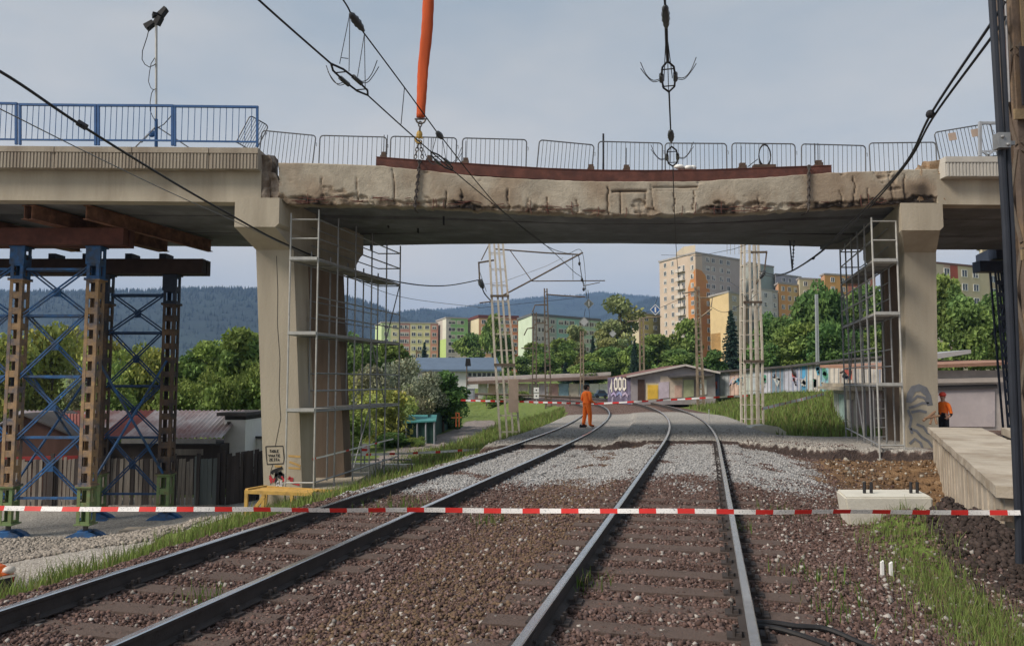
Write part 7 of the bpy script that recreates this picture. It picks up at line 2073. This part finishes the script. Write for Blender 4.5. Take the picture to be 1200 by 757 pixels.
# orange arched patch and the orange strip round the corner
OR1, OR2 = mat("tower orange", (.50, .24, .075), .9, .08, .3, .05, 5, col2=(.46, .19, .08), amt2=.4, scale2=.12), pl((.40, .15, .06))
dl = d.length; du = d / dl; zz = lambda y: Z(y, 236)
pts = [(0, -2), (.30, -2), (.30, zz(352) ), (.29, zz(340)), (.25, zz(330)), (.2, zz(323)), (.12, zz(318.5)), (.0, zz(317))]
MB().prism([P[1] + d * f + out * .10 + up * z for f, z in pts], -out * .035).build("painted_arch", OR1, tw)
a = P[1] + gout * .10
MB().prism([a + up * -2, a + g * .2 - up * 2, a + g * .2 + up * zz(338), a + g * .1 + up * zz(324), a + up * zz(317)], -gout * .035).build("painted_arch", OR1, tw)
q = P[1] + (P[0] - P[1]) * .1; 
MB().hexa([P[1] + g * .3 - out * .2 + up * (zt + .5), P[1] + g * -.0 - gout * 2 - out * 2 + up * (zt + .5), P[1] + d * .38 - out * 8 + up * (zt + .5), P[1] + g * .35 + d * .3 - out * 8 + up * (zt + .5), P[1] + g * .3 - out * .2 + up * (zt + 3.0), P[1] + g * -.0 - gout * 2 - out * 2 + up * (zt + 3.0), P[1] + d * .38 - out * 8 + up * (zt + 3.0), P[1] + g * .35 + d * .3 - out * 8 + up * (zt + 3.0)]).build("roof_hut", pl((.50, .43, .33)), tw)
for p in (852, 856, 861, 866, 871): MB().tube([at(p, 298, 244), at(p, 284 + (p % 3) * 2, 244)], .12, 5).build("antenna", GREYP, tw)
apartment("cream annexe with ochre gable patch in front of the tower", (834, 226), (856, 214), (878, 224), 343, [(0, 1, 0, 1, (.44, .37, .26)), (.72, 1, 0, 1, (.40, .26, .14))], 8, [(0, 1, 0, 1, (.62, .47, .26)), (.45, .98, 0, .62, (.55, .33, .13))], cols=(.25, .3), ww=2.0)
for ob_ in list(bpy.data.objects):
    if ob_.name.startswith("facade_panel") and ob_.parent and ob_.parent.get("label", "").startswith("cream annexe"): pass
apartment("grey-green block end behind the upright right mast", (872, 262), (880, 252), (910, 262), 308.5, [(0, 1, 0, 1, (.30, .345, .31))], 5, [(0, 1, 0, 1, (.36, .38, .35))], cols=(.2,))
apartment("white four-storey block right of the upright mast", (884, 232), (887, 225), (914, 232), 339, [(0, .75, 0, 1, (.54, .51, .50)), (.75, 1, 0, 1, (.42, .38, .36))], 6, [(0, 1, 0, 1, WHT)], cols=(.2, .45, .85), ww=1.6)
apartment("grey-lilac block stepping above the white and orange blocks", (908, 268), (912, 260), (942, 268), 322, [(0, 1, 0, 1, (.36, .34, .38))], 5, [(0, 1, 0, 1, GRY)], cols=(.3, .55))
apartment("orange stepped block above the dark green trees", (912, 240), (915, 234), (940, 240), 332.5, [(0, .5, 0, 1, (.56, .30, .12)), (.5, 1, 0, 1, (.55, .40, .20))], 6, [(0, 1, 0, 1, ORN)], cols=(.2, .5, .8), ww=1.5)
apartment("pale yellow stepped block with red chimney above the trees", (938, 242), (940, 238), (975, 242), 327, [(0, .5, 0, 1, (.55, .48, .32)), (.5, 1, 0, 1, (.48, .42, .38))], 6, [(0, 1, 0, 1, CRM)], cols=(.2, .5, .8), ww=1.5)
apartment("orange block end left of the right scaffold", (966, 240), (970, 236), (1030, 243), 322, [(0, .45, 0, 1, (.56, .30, .10)), (.45, 1, 0, 1, (.42, .15, .10))], 6, [(0, 1, 0, 1, ORN)], cols=(.15, .35, .6, .85), ww=1.5)
apartment("cream and brick-red block seen right of the right pier", (1086, 160), (1090, 150), (1164, 158), 308, [(0, .28, 0, 1, (.52, .44, .34)), (.28, .38, 0, 1, (.48, .34, .28)), (.38, .5, 0, 1, (.40, .10, .07)), (.5, 1, 0, 1, (.55, .47, .33))], 6, [(0, 1, 0, 1, CRM)], cols=(.08, .32, .60, .78), ww=1.7, roof=((.17, .10, .09), .4))
apartment("tall pale block end behind the right navy prop", (1155, 170), (1158, 164), (1200, 172), 288, [(0, 1, 0, 1, (.56, .45, .31))], 6, [(0, 1, 0, 1, CRM)], cols=(.25, .6), ww=1.8)

# ================================================================== TREES
BARK = mat("bark", (.075, .06, .045), .95, .3, 4, .5, 20)
def leafmat(name, c, spec=.2): return mat(name, c, .75, .25, .35, 0, 10, attr="tint", spec=spec, trans=.28)
LEAF = {"mid": leafmat("leaves mid green", (0.183, 0.262, 0.073)), "dark": leafmat("leaves deep green", (0.104, 0.189, 0.055)), "pale": leafmat("leaves pale spring green", (0.268, 0.293, 0.122)), "yellow": leafmat("leaves yellow green", (0.329, 0.354, 0.098)),
        "grey": leafmat("leaves grey green", (0.268, 0.268, 0.171)), "spruce": leafmat("needles blue green", (.04, .075, .06))}
def leaf_cloud(cents, rads, n, size, seed, flat=1.0, stretch=1.0):
    r = np.random.default_rng(seed)
    k = r.choice(len(cents), n, p=np.array(rads) ** 2 / np.sum(np.array(rads) ** 2))
    cents, rads = np.array(cents), np.array(rads)
    dirs = r.normal(size=(n, 3)); dirs /= np.linalg.norm(dirs, axis=1)[:, None]
    rad = rads[k] * r.uniform(.35, 1.08, n) ** .6
    pos = cents[k] + dirs * rad[:, None] * np.array([1, 1, flat])
    a = r.normal(size=(n, 3)); a /= np.linalg.norm(a, axis=1)[:, None]
    b = np.cross(a, r.normal(size=(n, 3))); b /= np.linalg.norm(b, axis=1)[:, None]
    s = size * r.uniform(.5, 1.3, n)[:, None]
    v = np.stack([pos - a * s, pos + b * s * .55 * stretch, pos + a * s, pos - b * s * .55 * stretch], 1).reshape(-1, 3)
    f = np.arange(n * 4).reshape(n, 4)
    blob_t = r.uniform(.75, 1.25, len(cents))
    t = blob_t[k] * r.uniform(.7, 1.3, n)
    hue = r.normal(0, .06, len(cents))[k]
    col = np.stack([t * (1 + hue), t, t * (1 - hue)], 1)
    return v, f, np.repeat(col, 4, 0)
def deciduous(name, mt, h, w, n, size, seed, crown0=.25, nb=16, shape=1.0, label="", open_=1.0):
    """unit tree at the origin, later copied: tapered trunk with limbs, crown of leaf clumps"""
    r = np.random.default_rng(seed)
    cents, rads = [], []
    for i in range(nb):
        z = crown0 + (1 - crown0) * r.uniform(.08, .93)
        prof = math.sin(math.pi * min(1, max(.08, ((z - crown0) / (1 - crown0)) ** shape))) ** .6
        a = r.uniform(0, 2 * math.pi); rr = w / 2 * prof * r.uniform(.25, .85)
        cents.append((rr * math.cos(a), rr * math.sin(a), z * h)); rads.append(w * r.uniform(.17, .30) * open_)
    v, f, c = leaf_cloud(cents, rads, n, size, seed, .8)
    o = thing(name, label, "tree", (0, 0, 0))
    m = MB()
    bend = [(r.normal(0, .03) * w, r.normal(0, .03) * w) for _ in range(4)]
    m.tube([(0, 0, -.6), (bend[0][0], bend[0][1], h * .3), (bend[1][0], bend[1][1], h * .6), (bend[2][0], bend[2][1], h * .92)], [h * .022, h * .017, h * .01, h * .003], 8)
    for i in range(min(nb, 10)):
        c_ = Vector(cents[i]); z = max(h * .18, c_.z * .62)
        m.tube([(bend[0][0], bend[0][1], z), c_ * .5 + Vector((0, 0, (z + c_.z) / 4 + z * .02)), c_], [h * .009, h * .006, h * .002], 5)
    m.build("trunk", BARK, o)
    cr_ = link("crown", np_mesh("crown", v, f, LEAF[mt], {"tint": c}), o)
    return o
def spruce(name, h, w, n, seed, label):
    r = np.random.default_rng(seed)
    o = thing(name, label, "tree", (0, 0, 0))
    MB().tube([(0, 0, -.5), (0, 0, h * .5), (0, 0, h)], [h * .018, h * .01, h * .001], 7).build("trunk", BARK, o)
    cents, rads = [], []
    for i in range(120):
        z = h * (.05 + .93 * (i / 120) ** .9); L = w / 2 * (1 - z / h) ** .9 * r.uniform(.75, 1.1) + .06; a = i * 2.4 + r.uniform(-.4, .4)
        for f_ in (.3, .62, .9):
            cents.append((L * f_ * math.cos(a), L * f_ * math.sin(a), z - .22 * L * f_)); rads.append((.10 + .20 * L * (1.1 - f_)))
    v, f, c = leaf_cloud(cents, rads, n, .17, seed, .55, .8)
    link("crown", np_mesh("crown", v, f, LEAF["spruce"], {"tint": c}), o)
    return o
protos = {}
def plant(kind, px_, ytop, Y, width, label, group=None, zbase=None):
    """stand a copy of a tree kind so that its top shows at ytop and its crown is width pixels wide"""
    x = X(px_, Y); zb_ = H(x, Y) if zbase is None else zbase
    h = Z(ytop, Y) - zb_; w = width * Y / FOC
    if kind not in protos:
        mk = {"mid": lambda: deciduous("leafy_tree", "mid", 10, 7, 5200, .34, 3), "mid2": lambda: deciduous("leafy_tree", "mid", 10, 6, 4600, .36, 23, .12, 18),
              "dark": lambda: deciduous("leafy_tree", "dark", 10, 7, 6200, .33, 5, .1, 22), "dark2": lambda: deciduous("leafy_tree", "dark", 10, 6, 5600, .34, 15, .1, 20, 1.2),
              "pale": lambda: deciduous("birch_tree", "pale", 10, 5, 4200, .24, 7, .15, 18, .8, open_=.9), "yellow": lambda: deciduous("leafy_bush", "yellow", 5, 5, 4200, .20, 9, .02, 16),
              "grey": lambda: deciduous("leafy_bush", "grey", 6, 5, 4000, .18, 12, .05, 18, open_=.9), "bush": lambda: deciduous("leafy_bush", "mid", 5, 5, 4600, .2, 14, .0, 18), "dbush": lambda: deciduous("leafy_bush", "dark", 5, 5, 4600, .2, 19, .0, 18),
              "spruce": lambda: spruce("spruce_tree", 10, 4.6, 9000, 4, "")}
        o = mk[kind]()
        dims = {"mid": (10, 7), "mid2": (10, 6), "dark": (10, 7), "dark2": (10, 6), "pale": (10, 5), "yellow": (5, 5), "grey": (6, 5), "bush": (5, 5), "dbush": (5, 5), "spruce": (10, 4.6)}[kind]
        protos[kind] = (o, dims, True)
    o, (ph, pw), first = protos[kind]
    sc_ = (w / pw, w / pw * random.uniform(.85, 1.1), h / ph)
    rz = random.uniform(0, 6.28)
    if first:
        protos[kind] = (o, (ph, pw), False)
        o.location = (x, Y, zb_); o.scale = sc_; o.rotation_euler = (0, 0, rz); o["label"] = label
        if group: o["group"] = group
        return o
    t = dup(o, (x, Y, zb_), rz, label, None, sc_)
    if "group" in t: del t["group"]
    if group: t["group"] = group
    return t
T = plant
# left of the bridge
T("mid2", 283, 388, 52, 70, "full green tree just left of the left pier, tallest of the left-hand trees")
G1 = "light green bushes behind the sheds"
for p, y, Y, w, k in ((10, 398, 60, 70, "yellow"), (62, 385, 64, 80, "yellow"), (118, 400, 62, 60, "yellow"), (-40, 392, 62, 80, "mid"), (160, 408, 58, 60, "bush")):
    T(k, p, y, Y, w, {10: "yellow-green bushy tree behind the left blue column's top", 62: "tallest yellow-green tree seen between the two near trestle columns", 118: "yellow-green tree behind the second blue trestle column", -40: "green tree just outside the left edge behind the brown hut", 160: "mid green bushy tree between the dark rear trestle columns"}[p], G1)
for p, y, Y, w in ((150, 428, 66, 50), (205, 424, 68, 60), (240, 428, 60, 50), (100, 440, 70, 60), (30, 440, 70, 60)):
    T("grey", p, y, Y, w, {150: "grey-green blossoming bush between the rear trestle columns", 205: "grey-green blossoming bush just right of the rear trestle column", 240: "grey-green blossoming bush above the right end of the rusty roof", 100: "grey-green blossoming bush behind the second blue column", 30: "grey-green blossoming bush above the brown hut's gable"}[p], "grey-green blossoming bushes behind the sheds")
for p, y, Y, w in ((215, 448, 45, 60), (255, 440, 44, 60), (300, 430, 46, 60), (130, 450, 46, 60)):
    T("bush", p, y, Y, w, {215: "mid green bush above the middle of the rusty corrugated roof", 255: "mid green bush above the white hut's roof", 300: "mid green bush touching the left pier above the outhouse", 130: "mid green bush above the rusty roof's left part"}[p], "mid green bushes close behind the shed")
T("grey", 88, 384, 78, 30, "pale slim blossoming tree seen through the blue trestle bars")
# between left pier and path
T("mid", 415, 392, 70, 70, "round green tree seen through the far bays of the left scaffold")
T("grey", 470, 420, 52, 60, "grey blossoming tree right of the left scaffold")
T("grey", 440, 428, 48, 56, "grey-green tree behind the left scaffold's far posts")
T("yellow", 448, 458, 44, 66, "yellow-green bush behind the left scaffold's far bays")
T("grey", 500, 436, 50, 46, "loose grey-green tree above the teal lean-to")
T("dark2", 520, 432, 54, 54, "dense dark tree right of the teal lean-to beside the path")
T("dbush", 533, 455, 58, 34, "dark low shrub at the end of the dark green sheet fence")
T("dbush", 455, 505, 42, 50, "dark shrub left of the teal lean-to")
T("bush", 410, 480, 40, 50, "green shrub behind the left scaffold near the round sign")
T("dbush", 385, 500, 38, 50, "dark shrub directly behind the left pier's brown column")
T("bush", 490, 512, 41.5, 22, "small shrub at the foot of the teal lean-to")
# in front of the colourful blocks
T("spruce", 497, 400, 180, 20, "dark conical spruce before the yellow and red striped block")
T("mid", 548, 392, 170, 40, "round tree before the lime green block")
T("mid2", 578, 370, 150, 26, "tall narrow green tree before the orange block, touching the leaning mast")
T("dark", 592, 392, 150, 26, "dark tree right of the leaning mast before the orange block")
T("mid", 606, 418, 140, 30, "small green tree before the white gable")
T("mid2", 660, 398, 140, 40, "green tree before the pale green block, left of the diamond signs")
T("mid", 640, 415, 132, 40, "broad low tree in front of the spiked brown mast")
T("spruce", 695, 392, 130, 22, "dark spruce under the grey diamond sign")
T("spruce", 663, 424, 118, 26, "low dark spruce left of the ochre mast")
T("mid2", 628, 402, 145, 34, "green tree touching the white gable's right edge")
T("pale", 676, 384, 150, 40, "pale green tree behind the grey diamond signs")
T("mid", 712, 408, 125, 44, "green tree at the foot of the tall birch")
T("mid2", 455, 404, 74, 60, "green tree rising above the far posts of the left scaffold")
T("mid", 392, 402, 66, 56, "green tree behind the left pier's brown column")
T("yellow", 425, 440, 56, 60, "yellow-green bush seen low through the left scaffold")
T("mid2", 243, 402, 58, 60, "full green tree left of the tallest left-hand tree")
T("yellow", 180, 412, 57, 60, "yellow-green bush between the rear trestle column and the left pier's trees")
T("pale", 728, 350, 150, 60, "tall loose birch left of the blue diamond sign")
T("pale", 716, 378, 140, 44, "paler birch in front of the tall birch")
T("mid2", 772, 394, 130, 56, "broad green tree before the foot of the cream tower")
T("mid", 745, 405, 120, 40, "green tree left of the ochre mast beside the blue diamond")
T("spruce", 744, 398, 112, 24, "dark narrow spruce left of the ochre mast by the gabled workshop")
T("mid2", 806, 376, 120, 36, "green tree before the tower's orange arch")
T("spruce", 858, 362, 108, 46, "large dark blue-green spruce before the cream annexe")
T("dark2", 882, 410, 100, 34, "dark tree between the large spruce and the upright mast")
T("mid", 800, 410, 104, 50, "low broad tree rising behind the gabled workshop roof")
T("mid", 690, 425, 104, 50, "low tree behind the far flat garages")
T("dark2", 832, 408, 100, 34, "dark tree left of the large spruce")
G2 = "dense green trees behind the graffiti garages"
for p, y, Y, w, k in ((905, 368, 92, 50, "dark"), (925, 372, 88, 46, "mid"), (948, 338, 96, 58, "dark2"), (970, 332, 92, 56, "dark"), (990, 345, 96, 60, "dark2"), (1018, 338, 94, 60, "mid"), (1045, 350, 92, 56, "dark"), (940, 380, 82, 50, "mid2"), (965, 382, 80, 50, "dark"), (1000, 385, 80, 54, "dark2"), (1030, 390, 78, 50, "mid2"), (903, 400, 82, 40, "dark2")):
    T(k, p, y, Y, w, {905: "deep green tree below the white block right of the upright mast", 925: "mid green tree below the orange stepped block", 948: "tall deep green tree below the pale yellow stepped block", 970: "tallest deep green tree left of the grey street pole", 990: "deep green tree left of the right scaffold's outer posts", 1018: "mid green tree seen through the right scaffold's upper bays",
     1045: "deep green tree mostly hidden by the right pier", 940: "lower mid green tree above the dark blue garage graffiti", 965: "lower deep green tree above the light blue garage door", 1000: "lower deep green tree above the garage row's right end", 1030: "lower mid green tree behind the right scaffold", 903: "lowest deep green tree touching the upright mast"}[p], G2)
T("mid2", 1112, 326, 70, 50, "tall green tree just right of the right pier")
T("mid", 1140, 350, 68, 56, "paler green tree before the cream and red block")
T("mid", 1168, 345, 74, 50, "green tree behind the navy prop")
T("mid", 1200, 360, 74, 60, "green tree behind the right-hand mast")
T("bush", 1085, 400, 62, 50, "low green tree hidden partly by the right pier")
T("bush", 960, 492, 34.5, 22, "small shrub by the low garage's far corner")
for p, y, Y, w in ((580, 462, 90, 30), (606, 458, 88, 26), (695, 460, 90, 14)):
    T("bush", p, y, Y, w, {580: "low bush left of the leaning mast before the far flat garages", 606: "low bush right of the leaning mast before the far flat garages", 695: "small bush beside the orange worker's shoulder"}[p], "low bushes before the far garages")
# far mass of town greenery between the blocks and the hills: reads as one wood
r = np.random.default_rng(33)
cents, rads = [], []
for i in range(420):
    px_ = r.uniform(-300, 1500); Y = r.uniform(330, 900); x = X(px_, Y)
    hh = r.uniform(6, 11); cents.append((x, Y, hh * .5 - 2)); rads.append(hh * .62)
v, f, c = leaf_cloud(cents, rads, 42000, 1.9, 8, .9)
struct(link("distant_woods", np_mesh("distant_woods", v, f, LEAF["mid"], {"tint": c})), "stuff")

# ================================================================== PEOPLE
def person(label, loc, face, joints, radii, edges, colour, hair_mt, hair_shape, extra=None):
    """continuous skinned body; joints in metres with x to the figure's left, y forward, z up"""
    o = thing("person", label, "person", loc)
    bm = bmesh.new(); vs = {}
    sk = bm.verts.layers.skin.verify()
    for k, p in joints.items():
        v = bm.verts.new(p); vs[k] = v; v[sk].radius = radii[k]
        v[sk].use_root = (k == "pelvis")
    for a, b in edges: bm.edges.new((vs[a], vs[b]))
    me = bpy.data.meshes.new("body_base"); bm.to_mesh(me); bm.free()
    tmp = bpy.data.objects.new("body_base", me); C.objects.link(tmp)
    s_ = tmp.modifiers.new("skin", 'SKIN'); s_.use_smooth_shade = True
    tmp.modifiers.new("sub", 'SUBSURF').levels = 2
    dg = bpy.context.evaluated_depsgraph_get()
    body = bpy.data.meshes.new_from_object(tmp.evaluated_get(dg))
    bpy.data.objects.remove(tmp); bpy.data.meshes.remove(me)
    body.name = "body"
    body.materials.clear()
    ms = list(dict.fromkeys(colour(None)))
    for m in ms: body.materials.append(m)
    for p in body.polygons:
        p.material_index = ms.index(colour(p.center)); p.use_smooth = True
    b = bpy.data.objects.new("body", body); C.objects.link(b); b.parent = o; ORG[b.name] = ORG[o.name]
    hm = MB()
    for c_, rx, ry, rz in hair_shape: hm.ball(c_, rx, ry, rz, 12, 8)
    me2 = hm.mesh("hair", hair_mt, (0, 0, 0), True)
    h_ = bpy.data.objects.new("hair" if hair_mt is HAIR else "helmet", me2); C.objects.link(h_); h_.parent = o
    f_ = MB().ball((0, .105, 1.615), .016, .022, .028, 8, 6)
    n_ = bpy.data.objects.new("nose", f_.mesh("nose", SKIN, (0, 0, 0), True)); C.objects.link(n_); n_.parent = o
    for s in (-1, 1):
        e_ = MB().ball((s * .034, .092, 1.645), .012, .008, .008, 8, 6)
        n_ = bpy.data.objects.new("eye", e_.mesh("eye", DARKC, (0, 0, 0), True)); C.objects.link(n_); n_.parent = o
        e_ = MB().ball((s * .088, .0, 1.63), .014, .026, .036, 8, 6)
        n_ = bpy.data.objects.new("ear", e_.mesh("ear", SKIN, (0, 0, 0), True)); C.objects.link(n_); n_.parent = o
    mo = MB().ball((0, .098, 1.575), .026, .008, .007, 8, 5)
    n_ = bpy.data.objects.new("mouth", mo.mesh("mouth", mat("lips", (.30, .12, .10), .6, .1, 8, 0, 10), (0, 0, 0), True)); C.objects.link(n_); n_.parent = o
    if extra: extra(o)
    o.rotation_euler = (0, 0, face)
    return o
def skeleton(arm_fwd=.18, elbow_out=.06, stance=.09, hand_z=None):
    J = {"pelvis": (0, 0, .95), "belly": (0, .01, 1.1), "chest": (0, 0, 1.3), "neck0": (0, -.01, 1.43), "neck": (0, .0, 1.5), "head": (0, .02, 1.6), "crown": (0, .01, 1.70)}
    Rr = {"pelvis": (.165, .125), "belly": (.165, .125), "chest": (.18, .125), "neck0": (.10, .08), "neck": (.055, .058), "head": (.078, .095), "crown": (.07, .08)}
    E = [("pelvis", "belly"), ("belly", "chest"), ("chest", "neck0"), ("neck0", "neck"), ("neck", "head"), ("head", "crown")]
    for s, n in ((1, "l"), (-1, "r")):
        J.update({n + "hip": (s * .09, 0, .88), n + "knee": (s * stance, .02 if s > 0 else -.01, .49), n + "ankle": (s * stance, -.02, .10), n + "toe": (s * (stance + .02), .15, .045),
                  n + "sho": (s * .19, 0, 1.38), n + "elb": (s * (.23 + elbow_out), -.03, 1.10), n + "wri": (s * (.19), arm_fwd, 1.0), n + "palm": (s * .17, arm_fwd + .07, 1.0)})
        Rr.update({n + "hip": (.10, .105), n + "knee": (.075, .08), n + "ankle": (.062, .065), n + "toe": (.045, .035), n + "sho": (.078, .078), n + "elb": (.056, .056), n + "wri": (.04, .036), n + "palm": (.036, .02)})
        E += [("pelvis", n + "hip"), (n + "hip", n + "knee"), (n + "knee", n + "ankle"), (n + "ankle", n + "toe"), ("neck0", n + "sho"), (n + "sho", n + "elb"), (n + "elb", n + "wri"), (n + "wri", n + "palm")]
        for k, (dx_, ln_) in enumerate(((-.028, .055), (-.009, .07), (.01, .074), (.028, .062))):
            J[n + "f%da" % k] = (s * (.17) + dx_, arm_fwd + .11, .99); J[n + "f%db" % k] = (s * .165 + dx_, arm_fwd + .11 + ln_, .965)
            Rr[n + "f%da" % k] = (.0095, .0095); Rr[n + "f%db" % k] = (.008, .008)
            E += [(n + "palm", n + "f%da" % k), (n + "f%da" % k, n + "f%db" % k)]
        J[n + "tha"] = (s * .135, arm_fwd + .045, 1.015); J[n + "thb"] = (s * .12, arm_fwd + .09, 1.03); Rr[n + "tha"] = (.012, .012); Rr[n + "thb"] = (.009, .009)
        E += [(n + "wri", n + "tha"), (n + "tha", n + "thb")]
    return J, Rr, E
J, Rr, E = skeleton(.16, .05, .135)
J['lknee'] = (.115, .05, .50); J['lankle'] = (.12, .04, .10); J['ltoe'] = (.14, .21, .045)
J['rankle'] = (-.12, -.075, .10); J['rtoe'] = (-.15, .09, .045); J['rknee'] = (-.11, -.02, .5)
BOOT = mat("work boot leather", (.16, .06, .03), .7, .2, 8, .1, 40)
def col_a(c):
    if c is None: return [ORANGE_P, SKIN, BOOT, DARKC]
    if c.z > 1.475: return SKIN
    if c.z < .09: return BOOT
    if c.y > arm_lim and c.z > .9: return SKIN
    if c.x < -.03 and .22 < c.z < .58 and c.y > .0: return DARKC
    return ORANGE_P
arm_lim = .19
def belt(o):
    m = MB().tube([(.172 * math.cos(t), .132 * math.sin(t), 1.0 + .01 * math.sin(t)) for t in np.linspace(0, 2 * math.pi, 20)], .017, 6, cap=False)
    b = bpy.data.objects.new("jacket_hem", m.mesh("jacket_hem", ORANGE_P)); C.objects.link(b); b.parent = o
    m = MB()
    for z_ in (.34, .42):
        for s in (-1, 1):
            pass
    m = MB().tube([(.19 * math.cos(t) * .99, .135 * math.sin(t), 1.2) for t in np.linspace(0, 2 * math.pi, 20)], .012, 5, cap=False)
pw = gnd(688, 497, -.2)
yw = 32.6
pl_ = at(688, 497, yw); zfoot = H(pl_.x, yw)
sc_w = (Z(449.5, yw) - zfoot) / 1.78
w1p = person("dark-haired worker in orange hi-vis jacket and trousers standing on the left track", (pl_.x, yw, zfoot), R(-62), J, Rr, E, col_a, HAIR, [((0, -.012, 1.675), .092, .108, .085), ((0, -.05, 1.62), .085, .07, .09)], belt)
w1p.scale = (sc_w * 1.15, sc_w * 1.2, sc_w)
J2, R2, E2 = skeleton(.02, .03, .08)
def col_b(c):
    if c is None: return [ORANGE_P, SKIN, BOOT, DARKC]
    if c.z > 1.475: return SKIN
    if c.z < .09: return BOOT
    if c.z < 1.12: return DARKC if not (abs(c.x) > .14 and c.z > .93 and c.y > .03) else SKIN
    return ORANGE_P
Yw2 = 22.8
pb_ = at(1104.5, 459, Yw2)
HELM = mat("red helmet shell", (.70, .07, .04), .35, .05, 5, 0, 10)
zf2 = H(pb_.x, Yw2)
w2p = person("worker in red helmet and orange vest standing behind the wall slab", (pb_.x, Yw2, zf2), R(120), J2, R2, E2, col_b, HELM, [((0, 0, 1.70), .112, .13, .085), ((0, .03, 1.675), .118, .15, .018)])
s2 = (pb_.z - zf2) / 1.785
w2p.scale = (s2 * .9, s2 * .9, s2)
# tool lying by the worker's foot
q = at(682.5, 497, yw)
m = MB().box(q.x - .12, q.x + .14, yw - .08, yw + .08, H(q.x, yw) + .0, H(q.x, yw) + .11); m.tube([(q.x - .1, yw, H(q.x, yw) + .11), (q.x - .02, yw, H(q.x, yw) + .17), (q.x + .1, yw, H(q.x, yw) + .11)], .012, 5)
tag(m.build("tool_box", DARKC, org=(q.x, yw, H(q.x, yw))), "small dark tool box by the orange worker's boots", "tool box")

# ================================================================== HAZE: evening air over the valley
hb = MB().box(-5200, 5200, -700, 6200, -40, 620)
hm_ = bpy.data.materials.new("haze")
hm_.use_nodes = True
t = hm_.node_tree; t.nodes.clear()
ov = t.nodes.new("ShaderNodeOutputMaterial"); pv = t.nodes.new("ShaderNodeVolumePrincipled")
pv.inputs["Color"].default_value = (.34, .56, 1.0, 1)
pv.inputs["Density"].default_value = .00017
pv.inputs["Anisotropy"].default_value = 0.0
t.links.new(pv.outputs[0], ov.inputs["Volume"])
hz_o = hb.build("haze", hm_)
struct(hz_o, "stuff")
